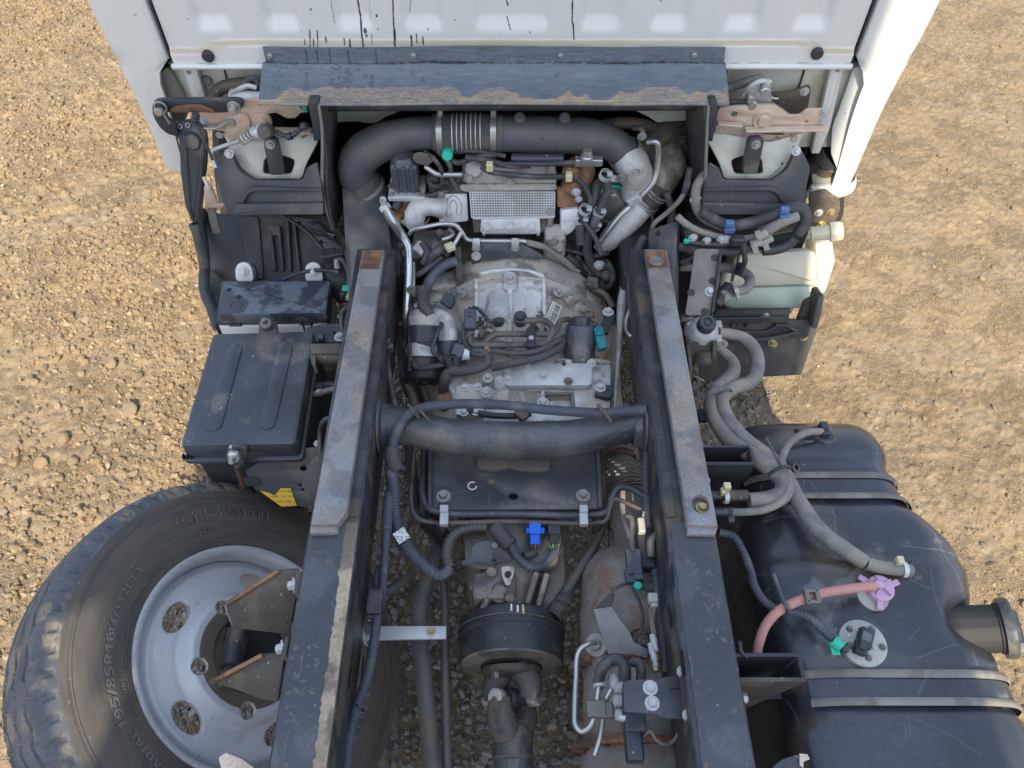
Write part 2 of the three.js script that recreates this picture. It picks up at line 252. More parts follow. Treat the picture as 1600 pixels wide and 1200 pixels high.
M.oldbolt = plain([0.2, 0.19, 0.17], 0.55, 0.5);
M.white = surf({ c: [0.66, 0.67, 0.65], rough: 0.32, seed: 89, size: 0.8, grain: 0.03, blot: 0.05, patch: [[[0.5, 0.47, 0.40], 8, 0.7, 0.08, 0.25, 0.6]], speck: [[[0.12, 0.11, 0.1], 26, 1.0]] });
M.white.clearcoat = 0.5; M.white.clearcoatRoughness = 0.1;
M.cream = surf({ c: [0.60, 0.60, 0.52], rough: 0.42, seed: 97, size: 0.5, grain: 0.04, blot: 0.1, patch: [[[0.34, 0.26, 0.16], 6, 0.64, 0.1, 0.5, 0.8]] });
M.dark = plain([0.02, 0.02, 0.022], 0.7);
M.seal = plain([0.035, 0.035, 0.04], 0.6);
M.rim = surf({ gain: 1.3, c: [0.38, 0.388, 0.40], rough: 0.38, metal: 0.1, seed: 101, size: 0.5, grain: 0.06, blot: 0.12, speck: [[[0.10, 0.10, 0.11], 60, 1.8], [[0.25, 0.16, 0.1], 30, 1.5]], patch: [[[0.25, 0.24, 0.23], 8, 0.7, 0.08, 0.4, 0.7]] });
M.bracketBrown = surf({ gain: 1.1, c: [0.075, 0.066, 0.055], rough: 0.65, seed: 103, size: 0.25, blot: 0.5, grain: 0.25, bump: 0.0006, patch: [[[0.15, 0.11, 0.075], 6, 0.56, 0.12, 0.6, 0.9]], speck: [[[0.42, 0.4, 0.36], 140, 2], [[0.25, 0.15, 0.08], 60, 2.2]] });
M.blue = plain([0.008, 0.14, 0.75], 0.4);
M.teal = plain([0.01, 0.17, 0.20], 0.45);
M.green = plain([0.02, 0.42, 0.27], 0.5);
M.pink = surf({ c: [0.52, 0.25, 0.21], rough: 0.6, seed: 107, size: 0.2, blot: 0.15, patch: [[[0.42, 0.22, 0.17], 6, 0.6, 0.12, 0.6]] });
M.lilac = plain([0.56, 0.36, 0.50], 0.45);
M.offwhite = plain([0.62, 0.62, 0.6], 0.5);
M.bone = surf({ c: [0.42, 0.42, 0.37], rough: 0.45, seed: 109, size: 0.2, blot: 0.12, grain: 0.08, speck: [[[0.15, 0.14, 0.12], 40, 1.6]] });
M.cream2 = plain([0.62, 0.56, 0.34], 0.45);
M.yellow = plain([0.62, 0.40, 0.03], 0.55);
M.greyplate = surf({ gain: 1.25, c: [0.17, 0.163, 0.145], rough: 0.75, seed: 113, size: 0.25, blot: 0.3, grain: 0.12, patch: [[[0.24, 0.215, 0.17], 5, 0.6, 0.14, 0.4], [[0.10, 0.10, 0.095], 6, 0.6, 0.12, 0.5]] });
M.strap = surf({ gain: 1.1, c: [0.20, 0.185, 0.16], rough: 0.7, seed: 127, size: 0.3, blot: 0.35, grain: 0.15, patch: [[[0.10, 0.085, 0.07], 7, 0.62, 0.1, 0.6]] });
M.flapRubber = surf({ c: [0.10, 0.118, 0.145], rough: 0.5, seed: 131, size: 0.8, n: 1024, blot: 0.35, grain: 0.1, bump: 0.0003, patch: [[[0.155, 0.17, 0.19], 8, 0.56, 0.12, 0.5, 0.7], [[0.06, 0.07, 0.09], 10, 0.6, 0.1, 0.5]], speck: [[[0.3, 0.3, 0.3], 120, 1], [[0.02, 0.02, 0.025], 200, 2]] });
M.tailpipe = surf({ gain: 1.2, c: [0.095, 0.092, 0.09], rough: 0.6, metal: 0.2, seed: 137, size: 0.3, blot: 0.35, grain: 0.2, patch: [[[0.15, 0.11, 0.08], 6, 0.6, 0.1, 0.6, 0.9]] });
M.green2 = plain([0.03, 0.5, 0.33], 0.4);
M.intake = surf({ c: [0.085, 0.092, 0.105], rough: 0.52, seed: 139, size: 0.4, blot: 0.25, grain: 0.12, patch: [[[0.15, 0.14, 0.12], 5, 0.62, 0.14, 0.5]] });
M.hubface = surf({ c: [0.10, 0.082, 0.065], rough: 0.75, seed: 149, size: 0.3, blot: 0.4, grain: 0.25, bump: 0.0004, patch: [[[0.16, 0.11, 0.07], 6, 0.58, 0.12, 0.5]] });
M.dustprint = plain([0.125, 0.122, 0.115], 0.9);
M.aluBright = surf({ c: [0.62, 0.62, 0.61], rough: 0.5, metal: 0.15, seed: 163, size: 0.25, blot: 0.25, grain: 0.15, bump: 0.0004, patch: [[[0.42, 0.37, 0.3], 6, 0.62, 0.1, 0.5]], speck: [[[0.2, 0.18, 0.16], 120, 1.3]] });
M.lid = surf({ c: [0.05, 0.056, 0.068], rough: 0.4, seed: 167, size: 0.3, blot: 0.3, patch: [[[0.15, 0.175, 0.215], 7, 0.52, 0.06, 0.75]], speck: [[[0.4, 0.4, 0.4], 40, 1]] });
M.shieldDull = surf({ c: [0.24, 0.24, 0.235], rough: 0.55, metal: 0.25, seed: 82, size: 0.12, blot: 0.25, grain: 0.15, speck: [[[0.06, 0.055, 0.05], 700, 2.2]] });
M.tank.clearcoat = 0.35; M.tank.clearcoatRoughness = 0.22;
// ---------------------------------------------------------------- ground: one sheet, finer where it is seen
function groundH(x, z) {
  const left = sstep(-0.5, -0.9, x), right = sstep(0.7, 1.1, x);
  let h = 0.02 * (fbm(x * 1.3 + 40, z * 1.3, 3, 3) - 0.5) + 0.012 * (fbm(x * 6, z * 6 + 9, 5, 4) - 0.5);
  h += (0.007 + 0.005 * left - 0.002 * right) * (fbm(x * 38, z * 38, 15, 3) - 0.5) + 0.0055 * (fbm(x * 95 + 3, z * 95, 19, 2) - 0.5);
  h += (0.005 + 0.006 * left) * (0.5 - Math.abs(2 * fbm(x * 24 + 7, z * 24, 53, 3) - 1)) + 0.004 * (1 - right * 0.4) * (0.4 - Math.abs(2 * fbm(x * 62 + 7, z * 62, 57, 2) - 1));
  // wheel marks pressed into the dust on the open side
  const a = x * 0.53 + z * 0.85, b = -x * 0.85 + z * 0.53, m = right * sstep(0.42, 0.62, fbm(a * 1.2 + 7, b * 3.2, 21, 3));
  h += m * 0.007 * (fbm(a * 4, b * 46, 25, 3) - 0.5);
  // small lumps of dirt
  const c = fbm(x * 60 + 11, z * 60, 33, 2); h += 0.009 * (0.4 + 0.9 * left + 0.15 * right) * sstep(0.60, 0.78, c) * sstep(0.3, 0.6, fbm(x * 3, z * 3, 37, 3));
  return h;
}
const soil = surf({ c: [0.235, 0.170, 0.098], rough: 0.95, roughVar: 0.04, seed: 151, n: 2048, size: 2.2, grain: 0.12, blot: 0.2, bump: 0.004, patch: [[[0.27, 0.20, 0.118], 9, 0.55, 0.12, 0.5], [[0.215, 0.165, 0.11], 14, 0.58, 0.1, 0.6], [[0.28, 0.215, 0.135], 90, 0.62, 0.05, 0.5], [[0.22, 0.18, 0.14], 110, 0.64, 0.05, 0.5]], speck: [[[0.33, 0.265, 0.18], 5000, 2], [[0.2, 0.17, 0.14], 5000, 1.8]] });
{ // fine relief of the soil: grains, crumbs and small pits
  const n = 1024, A = new Uint8Array(n * n * 4), G = 150, R = rng(404), px = [], py = [], hh = []; for (let i = 0; i < G * G; i++) { px.push(R()); py.push(R()); hh.push(R()); }
  for (let y = 0; y < n; y++) for (let x = 0; x < n; x++) {
    const u = x / n * G, v = y / n * G, ui = Math.floor(u), vi = Math.floor(v); let d1 = 9, d2 = 9, id = 0;
    for (let b = -1; b <= 1; b++) for (let a = -1; a <= 1; a++) { const gx = (ui + a + G) % G, gy = (vi + b + G) % G, k = gy * G + gx, d = Math.hypot(ui + a + px[k] - u, vi + b + py[k] - v); if (d < d1) { d2 = d1; d1 = d; id = k; } else if (d < d2) d2 = d; }
    const m = sstep(0.45, 0.62, fbm(u / G * 9, v / G * 9, 407, 4, 9)), h = (0.25 + 0.75 * hh[id] * hh[id]) * sstep(0, 0.28, d2 - d1) * (0.25 + 0.75 * m) + 0.35 * fbm(u / G * 60, v / G * 60, 411, 4, 60);
    const o = (y * n + x) * 4; A[o] = A[o + 1] = A[o + 2] = 255 * Math.min(1, h * 0.75); A[o + 3] = 255;
  }
  soil.bumpMap = dataTex(n, n, A, false, 1 / 0.62); soil.bumpScale = 0.008;
}
const ground = (() => {
  const axis = (a, b, s, far) => { const o = []; for (let x = a; x <= b + 1e-6; x += s) o.push(x); let st = s, x = a; while (x > -far) { st *= 1.25; x -= st; o.unshift(x); } st = s; x = b; while (x < far) { st *= 1.25; x += st; o.push(x); } return o; };
  const xs = axis(-2.8, 2.8, 0.0064, 120), zs = axis(-4.0, 0.0, 0.0064, 120), nx = xs.length, nz = zs.length;
  const pos = new Float32Array(nx * nz * 3), uv = new Float32Array(nx * nz * 2), idx = new Uint32Array((nx - 1) * (nz - 1) * 6); let k = 0;
  for (let j = 0; j < nz; j++) for (let i = 0; i < nx; i++) { const o = j * nx + i, x = xs[i], z = zs[j]; pos[o * 3] = x; pos[o * 3 + 1] = Math.abs(x) < 8 && Math.abs(z) < 8 ? groundH(x, z) : 0; pos[o * 3 + 2] = z; uv[o * 2] = x; uv[o * 2 + 1] = -z; }
  for (let j = 0; j < nz - 1; j++) for (let i = 0; i < nx - 1; i++) { const a = j * nx + i, b = a + nx; idx[k++] = a; idx[k++] = b; idx[k++] = a + 1; idx[k++] = b; idx[k++] = b + 1; idx[k++] = a + 1; }
  const g = new THREE.BufferGeometry(); g.setAttribute('position', new THREE.BufferAttribute(pos, 3)); g.setAttribute('uv', new THREE.BufferAttribute(uv, 2)); g.setIndex(new THREE.BufferAttribute(idx, 1)); g.computeVertexNormals();
  const m = new THREE.Mesh(g, soil); m.name = 'ground'; m.receiveShadow = true; m.castShadow = true;
  m.userData = { kind: 'structure', label: 'dry sandy ground strewn with gravel under and around the truck', category: 'ground' }; scene.add(m); return m;
})();
// stones of a few shapes
function stoneGeo(seed, det) {
  const g = new THREE.IcosahedronGeometry(1, det), p = g.attributes.position, R = rng(seed), cuts = []; for (let i = 0; i < 9; i++) cuts.push([V(R() - 0.5, R() - 0.5, R() - 0.5).normalize(), 0.55 + 0.35 * R()]);
  for (let i = 0; i < p.count; i++) { const v = V(p.getX(i), p.getY(i), p.getZ(i)); for (const [n, d] of cuts) { const e = v.dot(n) - d; if (e > 0) v.addScaledVector(n, -e * 0.9); } v.multiplyScalar(1 + 0.1 * (vnoise(v.x * 3 + seed, v.y * 3 + v.z * 2, seed) - 0.5)); p.setXYZ(i, v.x, v.y * 0.72, v.z); }
  g.computeVertexNormals(); return g;
}
{
  const R = rng(77), sg = [1, 2, 3, 4, 5, 6].map(s => toCreasedNormals(stoneGeo(s * 13, 1), 0.35)), stoneM = [[0.27, 0.20, 0.125], [0.245, 0.185, 0.118], [0.275, 0.20, 0.115], [0.235, 0.185, 0.135], [0.30, 0.235, 0.16]].map((c, i) => surf({ c, n: 128, size: 0.12, rough: 0.92, seed: 160 + i, blot: 0.35, grain: 0.2, bump: 0.001 }));
  // the stones that can be picked out singly: more and larger ones on the near left and in the shade between the rails
  const spots = [];
  const want = [[40, 560, 260, 760, 46, 12], [0, 300, 280, 560, 44, 8], [0, 690, 170, 900, 34, 12], [0, 0, 150, 300, 20, 7], [1330, 560, 1600, 900, 46, 6.4], [1400, 30, 1600, 560, 24, 5.6], [1300, 400, 1400, 560, 8, 5.6], [1520, 850, 1600, 1150, 20, 9], [610, 880, 730, 1200, 22, 8], [875, 880, 905, 1200, 10, 7]];
  for (const [a, b, c, d, n, s] of want) for (let i = 0; i < n; i++) { const p = P(a + R() * (c - a), b + R() * (d - b), 0); spots.push([p, s * (0.6 + 0.9 * R() * R()) * pxm(p) * 0.72]); }
  for (const [p, s] of spots) {
    const m = new THREE.Mesh(sg[Math.floor(R() * 6)], stoneM[Math.floor(R() * 5)]); m.name = 'stone'; m.castShadow = m.receiveShadow = true;
    m.scale.set(s * (0.8 + 0.5 * R()), s * (0.7 + 0.5 * R()), s * (0.8 + 0.5 * R())); m.rotation.set(R() - 0.5, R() * 6.28, R() - 0.5); m.position.set(p.x, groundH(p.x, p.z) + s * 0.22, p.z); ground.add(m);
  }
  // loose gravel, nobody could count it
  const N = 260000, gg = stoneGeo(99, 0), im = new THREE.InstancedMesh(gg, plain([1, 1, 1], 0.95), N), mt = new THREE.Matrix4(), q = new THREE.Quaternion(), cl = new THREE.Color(), e = new THREE.Euler(); let k = 0, tries = 0;
  while (k < N && tries++ < N * 6) {
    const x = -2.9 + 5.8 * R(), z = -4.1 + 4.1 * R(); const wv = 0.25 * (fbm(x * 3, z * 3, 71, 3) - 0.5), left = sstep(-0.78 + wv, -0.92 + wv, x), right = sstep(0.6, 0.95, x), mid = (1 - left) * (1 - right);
    const cl1 = fbm(x * 2.2, z * 2.2, 41, 4), dens = left * (0.2 + 0.6 * sstep(0.35, 0.6, cl1)) + mid * 0.95 + right * (0.3 + 0.5 * sstep(0.5, 0.68, cl1)); if (R() > dens) continue;
    if (mid > 0.5 && z < -2.2 && R() < 0.8) continue;
    const s = (0.0014 + (0.0068 - 0.0022 * right) * Math.pow(R(), 5 + 2 * right)) * (1 + 0.55 * mid + 0.35 * left - 0.15 * right); e.set(R() * 6, R() * 6, R() * 6); q.setFromEuler(e);
    mt.compose(V(x, groundH(x, z) + s * 0.05, z), q, V(s * (0.8 + 0.6 * R()), s * (0.7 + 0.5 * R()), s * (0.8 + 0.6 * R()))); im.setMatrixAt(k, mt);
    const t = R(), w = 0.75 + 0.5 * R(); const gy = mid * 0.75; const c0 = [t < 0.6 ? 0.25 : t < 0.88 ? 0.21 : 0.30, t < 0.6 ? 0.182 : t < 0.88 ? 0.157 : 0.235, t < 0.6 ? 0.107 : t < 0.88 ? 0.104 : 0.155], gr = t < 0.5 ? 0.225 : t < 0.85 ? 0.18 : 0.29; cl.setRGB((c0[0] + (gr - c0[0]) * gy) * w, (c0[1] + (gr * 0.96 - c0[1]) * gy) * w, (c0[2] + (gr * 0.90 - c0[2]) * gy) * w); im.setColorAt(k, cl); k++;  // gravel under the truck is greyed to paint in its cool shade
  }
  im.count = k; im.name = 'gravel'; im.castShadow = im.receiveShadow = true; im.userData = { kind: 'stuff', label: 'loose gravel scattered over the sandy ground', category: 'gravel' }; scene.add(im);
}
// unseen panel added to shade the truck; its gaps are cut to cast sunlit patches
{
  const t = new THREE.Group(); t.name = 'added_shade_panel'; t.userData = { label: 'unseen grey panel added behind the bare truck frame to shade it', category: 'added_shade_panel' }; t.position.set(-0.02, 0, 1.6); scene.add(t);
  const cm = plain([0.42, 0.43, 0.43], 0.6), sd = V(0, Math.sin(SUN_EL), Math.cos(SUN_EL)), toP = p => p.clone().addScaledVector(sd, (1.6 - p.z) / sd.z).sub(t.position);
  const wc = V(-0.552, 0.35, -0.473), wn = V(0.934, 1, -0.115).normalize(), wp = { o: wc.clone().addScaledVector(wn, 0.097), n: wn };
  const gapA = [[45, 1000], [165, 930], [150, 1075], [200, 1068], [125, 1240], [70, 1190]].map(q => toP(hit(q[0], q[1], wp)));
  const gapB = [[852, 836], [886, 836], [884, 858], [873, 866], [864, 892], [858, 870]].map(q => toP(P(q[0], q[1], 0.42))), gapC = [[845, 946], [866, 936], [862, 954], [852, 956]].map(q => toP(P(q[0], q[1], 0.42)));
  const gapD = [[944, 722], [974, 732], [982, 784], [970, 800], [956, 780]].map(q => toP(P(q[0], q[1], 0.37)));
  const W0 = -0.84, W1 = 0.785, Ht = 4.75;
  add('sheet_panel', plate([V(W0, 0.05, 0), V(W1, 0.05, 0), V(W1, Ht, 0), V(W0, Ht, 0)], ZP(0), 0.03, { bevel: 0.004, holes: [gapA, gapB, gapC, gapD] }), cm, t);
  for (const s of [W0 + 0.02, 0.5, W1 - 0.05]) add('panel_post', box([s, Ht / 2, 0.05], [0.08, Ht, 0.06], 0.006), M.frame, t);
  for (const s of [W0 + 0.12, W1 - 0.12]) add('panel_brace', bar(V(s, 0.02, 1.6), V(s, 2.0, 0.08), 0.07, 0.07, 0.006), M.frame, t);
}
// ================================================================ the truck
const truck = new THREE.Group(); truck.name = 'truck'; scene.add(truck);
truck.userData = { label: 'white cab-over truck with its cargo bed removed, bare dark frame, engine and gearbox exposed', category: 'truck' };
const X = (u, v, k) => k < 0 ? Q(u, v, k) : P(u, v, k);              // third value: a height when positive, a distance ahead when negative
const line = l => l.map(q => q.isVector3 ? q : X(q[0], q[1], q[2]));
function hoseTo(name, parent, list, rpx, mat, o = {}) { const p = line(list); const mid = pxm(p[p.length >> 1]); const r = Array.isArray(rpx) ? rpx.map(x => x * mid) : rpx * mid; return add(name, tube(p, r, o), mat, parent, o.label); }
function clampAt(name, parent, a, b, rpx, mat, wpx) {                 // a band round a hose from a to b (pixels with depth)
  const p = X(...a), q = X(...b); const d = q.clone().sub(p).normalize(), r = rpx * pxm(p), w = (wpx || 4) * pxm(p) / 2;
  return add(name, lathe(p, d, [[r * 0.96, -w], [r * 1.02, -w], [r * 1.02, w], [r * 0.96, w], [r * 0.96, -w]], 24), mat, parent);
}
const UP = V(0, 1, 0), BACK = V(0, 0, 1);
const face = (p, ny, nz, nx = 0) => ({ o: p, n: V(nx, ny, nz).normalize() });

const cab = group('cab', truck, 'white cab seen from behind, dark oil drips down its rear panel');
const ZC = -1.55, pocketsX = [[300, 367], [410, 475], [520, 590], [625, 697], [737, 863], [903, 975], [1010, 1080], [1125, 1190], [1233, 1300]].map(([a, b]) => [Q(a, 45, ZC).x, Q(b, 45, ZC).x]);
const yPB = Q(800, 53, ZC).y, yLedge = Q(800, 68, ZC).y, yBot = Q(800, 100, ZC).y, xE = 0.722;
{ // rear panel: raised bottom band, pressed pockets above it
  const y1 = 1.42, NX = 520, NY = 190;
  const depth = (x, y) => {
    let d = 0;
    for (const [a, b] of pocketsX) { const m = Math.min(x - a, b - x), n = y - yPB; const k = sstep(0, 0.022, m) * sstep(-0.004, 0.036, n); d = Math.max(d, k * 0.012); }
    const yl = yLedge - 0.018 * sstep(0.6, 0.66, Math.abs(x));
    return d - 0.007 * (1 - sstep(yl - 0.009, yl + 0.009, y)) + 0.006;
  };
  const ys = t => yBot + (y1 - yBot) * Math.pow(t, 1.5);
  const g = grid(NX, NY, (i, j) => { const x = -xE + 2 * xE * i, y = ys(j); return V(x, y, ZC - depth(x, y)); }, (i, j) => [i, (ys(j) - yBot) / (y1 - yBot)]);
  // paint map: dirt caught on the ledge, oil drips and flecks copied from the photograph
  const cv = document.createElement('canvas'); cv.width = 2048; cv.height = 640; const c = cv.getContext('2d'); const W = 2048, Hh = 640;
  const toX = x => (x + xE) / (2 * xE) * W, toY = y => Hh - (y - yBot) / (y1 - yBot) * Hh, pu = (u, v) => { const p = Q(u, v, ZC); return [toX(p.x), toY(p.y)]; };
  c.fillStyle = 'rgb(214,215,212)'; c.fillRect(0, 0, W, Hh);
  const R = rng(5);
  for (let k = 0; k < 1500; k++) { const x = R() * W, y = R() * Hh; c.fillStyle = `rgba(${150 + R() * 60},${145 + R() * 60},${130 + R() * 60},${0.05 + 0.08 * R()})`; c.fillRect(x, y, 1 + R() * 2, 4 + R() * 60); }
  for (let k = 0; k < 2600; k++) { const x = R() * W, y0 = toY(yLedge - 0.018 * sstep(0.6, 0.66, Math.abs(x / W * 2 * xE - xE))); c.fillStyle = `rgba(${168 + R() * 26},${152 + R() * 22},${122 + R() * 22},0.10)`; c.beginPath(); c.ellipse(x, y0 + (R() + R() - 1) * 7, 10 + R() * 34, 1.5 + R() * 3, 0, 0, 7); c.fill(); }
  for (let k = 0; k < 130; k++) { const a = R(); const y = Hh - 2 - R() * 4; c.fillStyle = `rgba(90,75,55,${0.2 + 0.4 * R()})`; c.fillRect(a * W, y, 4 + R() * 30, 2); }
  const drip = (l, w, col = 'rgba(42,30,30,0.9)') => { c.strokeStyle = col; c.lineCap = 'round'; for (let i = 0; i < l.length - 1; i++) { const [x0, y0] = pu(...l[i]), [x1, y1b] = pu(...l[i + 1]); for (let s = 0; s < 9; s++) { c.lineWidth = w * (0.7 + 0.6 * R()); c.beginPath(); c.moveTo(x0 + (x1 - x0) * s / 9, y0 + (y1b - y0) * s / 9); c.lineTo(x0 + (x1 - x0) * (s + 1) / 9 + R() - 0.5, y0 + (y1b - y0) * (s + 1) / 9); c.stroke(); } } };
  drip([[548, -80], [556, 0], [563, 40], [565, 60], [568, 74]], 4.4); drip([[612, -60], [614, 24], [615, 46], [616, 70]], 3.6, 'rgba(50,36,30,0.8)'); drip([[898, -120], [895, 0], [894, 36], [896, 41], [897, 64]], 3.4, 'rgba(25,25,28,0.95)');
  drip([[514, -40], [517, 10], [522, 38]], 1.6, 'rgba(70,65,62,0.6)'); drip([[640, -30], [641, 5], [639, 25]], 2, 'rgba(60,58,60,0.6)'); drip([[576, 0], [578, 34]], 1.5, 'rgba(80,78,78,0.4)'); drip([[788, -20], [792, 10], [794, 16]], 3, 'rgba(30,30,34,0.9)'); drip([[792, 32], [795, 42], [798, 50]], 2.4, 'rgba(40,40,44,0.8)');
  for (const [u, a, b, w] of [[483, 49, 73, 3], [489, 63, 73, 4], [495, 50, 73, 3.4], [508, 60, 67, 4], [537, 62, 71, 3], [546, 64, 74, 4.4], [580, 55, 70, 2], [642, 58, 73, 5], [650, 55, 68, 3], [660, 60, 70, 4], [616, 48, 73, 4.4], [475, 64, 70, 3]]) drip([[u, a], [u + 1.5, b]], w, 'rgba(58,38,24,0.85)');
  for (const [u, v, w] of [[485, 17, 4], [588, 27, 5], [570, 51, 8], [572, 58, 5], [711, 34, 2.5], [668, 49, 3], [828, 53, 3], [402, 25, 2], [292, 32, 2.5], [308, 48, 1.6], [470, 50, 2], [1034, 8, 3], [1285, 10, 1.6], [1015, 50, 1.4], [590, 48, 3]]) { const [x, y] = pu(u, v); c.fillStyle = 'rgba(38,36,38,0.85)'; c.beginPath(); c.ellipse(x, y, w * 0.6, w, 0, 0, 7); c.fill(); }
  const tx = new THREE.CanvasTexture(cv); tx.colorSpace = THREE.SRGBColorSpace; tx.anisotropy = 4;
  const pm = new THREE.MeshPhysicalMaterial({ map: tx, roughness: 0.36, clearcoat: 0.35, clearcoatRoughness: 0.15 });
  add('rear_panel', g, pm, cab);
  // rolled seam under the panel
  add('seam_flange', [tube([V(-xE - 0.004, yBot - 0.004, ZC + 0.003), V(0, yBot - 0.004, ZC + 0.003), V(xE + 0.004, yBot - 0.004, ZC + 0.003)], 0.0065, { rad: 10 }), box([0, yBot - 0.006, ZC - 0.03], [2 * xE, 0.008, 0.06], 0.002)], M.white, cab);
  for (const u of [325, 1277]) { const p = Q(u, u < 800 ? 88 : 84, ZC + 0.004); add('grommet', lathe(p, BACK, [[0, 0.006], [0.009, 0.006], [0.0125, 0.003], [0.013, -0.004]], 24), M.seal, cab); }
  for (const s of [-1, 1]) add('panel_joint', box([s * (xE + 0.004), (yBot + 1.42) / 2, ZC - 0.003], [0.0032, 1.42 - yBot, 0.006], 0.002), M.seal, cab);
}
for (const s of [-1, 1]) { // rounded rear corners of the cab, running down beside the frame
  const prof = [[0.7305, -1.557], [0.733, -1.549], [0.742, -1.546], [0.765, -1.547], [0.79, -1.549], [0.815, -1.553], [0.836, -1.561], [0.848, -1.578], [0.853, -1.61], [0.855, -1.72], [0.856, -1.9], [0.858, -2.4], [0.86, -3.0]].map(q => V(q[0], 0, q[1]));
  const cvp = new THREE.CatmullRomCurve3(prof, false, 'centripetal');
  const yb = s < 0 ? 0.70 : 0.625;
  const inner = y => y > 0.985 ? 0 : 0.5 * sstep(0.985, 0.955, y) + 0.16 * sstep(0.95, yb, y);        // below the seam the inner edge is cut back
  const flare = (y, t) => ((s < 0 ? 0.015 : 0.022) * sstep(0.82, 1.12, y) - 0.02 * sstep(1.3, 1.95, y)) * sstep(0.0, 0.6, t);
  const outer = grid(46, 40, (i, j) => { const y = yb + (1.95 - yb) * Math.pow(j, 1.3); const i0 = inner(y); const t = i0 * 0.5 + (1 - i0 * 0.5) * Math.pow(i, 1.4); const p = cvp.getPoint(t); return V(s * (p.x + flare(y, t)), y, p.z); });
  const inside = grid(46, 40, (i, j) => { const y = yb + (1.95 - yb) * Math.pow(j, 1.3); const i0 = inner(y); const t = i0 * 0.5 + (1 - i0 * 0.5) * Math.pow(i, 1.4); const p = cvp.getPoint(t); const k = sstep(0.02, 0.4, i); return V(s * (p.x + flare(y, t) - 0.012 * k), y, p.z - 0.004 - 0.006 * (1 - k)); });
  add('corner_panel', [outer, inside], M.white, cab);
  if (s > 0) { const tr = (o, yy) => grid(40, 4, (i, j) => { const t = 0.13 + 0.8 * i, p = cvp.getPoint(t), k = o * Math.sin(Math.PI * (0.12 + 0.76 * j)); return V(p.x + k * sstep(0.2, 0.5, t), yb - 0.006 + 0.042 * j, p.z + k * (1 - sstep(0.4, 0.7, t))); }); add('lower_trim', [tr(0.013), tr(-0.008)], M.white, cab); }
  // grey inner wheel-arch skin behind the corner
  const sk = s > 0 ? [[1346, 104], [1358, 128], [1354, 160], [1312, 275], [1298, 240], [1300, 200], [1322, 140], [1333, 106]] : [[249, 116], [262, 104], [273, 120], [291, 154], [284, 159], [268, 156], [258, 148], [250, 140]];
  add('arch_skin', plate(sk, face(Q(s > 0 ? 1330 : 270, 150, -1.57), 0.05, 1, -s * 0.35), 0.012, { round: 0.008 }), s > 0 ? M.white : M.greyplate, cab);
}
{ // everything above and ahead of the picture: side doors, window, roof, floor
  const glass = new THREE.MeshPhysicalMaterial({ color: 0xffffff, transmission: 1, roughness: 0.03, thickness: 0, ior: 1.5 });
  add('rear_wall', [box([0, 1.48, ZC - 0.012], [1.46, 0.12, 0.02], 0.004), box([-0.66, 1.7, ZC - 0.012], [0.13, 0.34, 0.02], 0.004), box([0.66, 1.7, ZC - 0.012], [0.13, 0.34, 0.02], 0.004), box([0, 1.9, ZC - 0.012], [1.46, 0.08, 0.02], 0.004)], M.white, cab);
  const w = add('rear_window', box([0, 1.7, ZC - 0.016], [1.2, 0.33, 0.006], 0.002), glass, cab); w.castShadow = false;
  add('roof', box([0, 1.965, -2.3], [1.70, 0.06, 1.5], 0.025), M.white, cab);
  add('floor', [box([0, 0.93, -2.35], [1.68, 0.04, 1.45], 0.01), box([0, 1.0, -1.69], [1.44, 0.1, 0.03], 0.004)], M.dark, cab);
  add('front', box([0, 1.3, -3.04], [1.68, 1.3, 0.05], 0.02), M.white, cab);
  // lower back wall of the cab, set deeper than the seam, with its posts
  add('lower_wall', plate([[262, 98], [412, 98], [420, 200], [330, 200], [300, 180]], ZP(-1.59), 0.01), M.cream, cab);
  add('lower_wall', plate([[1128, 98], [1345, 98], [1310, 230], [1230, 230], [1120, 180]], ZP(-1.59), 0.01), M.cream, cab);
  add('wall_post', plate([[283, 103], [305, 103], [322, 160], [304, 160]], ZP(-1.567), 0.02, { holes: [[295, 114, 3.5]] }), M.white, cab);
  add('wall_post', plate([[1300, 102], [1319, 102], [1297, 200], [1280, 240], [1268, 240]], ZP(-1.567), 0.02, { holes: [[1309, 110, 3.5]] }), M.white, cab);
  add('panel_joint', bar(Q(349, 103, -1.588), Q(357, 135, -1.588), 0.004, 0.004), M.seal, cab); add('panel_joint', bar(Q(1259, 103, -1.588), Q(1247, 140, -1.588), 0.004, 0.004), M.seal, cab);
  add('wall_nut', discOn(322, 128, ZP(-1.58), 8, 0.02, 6), M.greyplate, cab);
  // cream underside of the engine tunnel
  add('tunnel_edge', [plate([[515, 168], [640, 168], [600, 184], [590, 192], [575, 193], [560, 190], [523, 191]], ZP(-1.6), 0.02, { round: 0.01 }), plate([[975, 168], [1100, 168], [1097, 188], [1038, 190], [1027, 192], [1012, 182], [990, 172]], ZP(-1.6), 0.02, { round: 0.01 })], M.cream, cab);
}
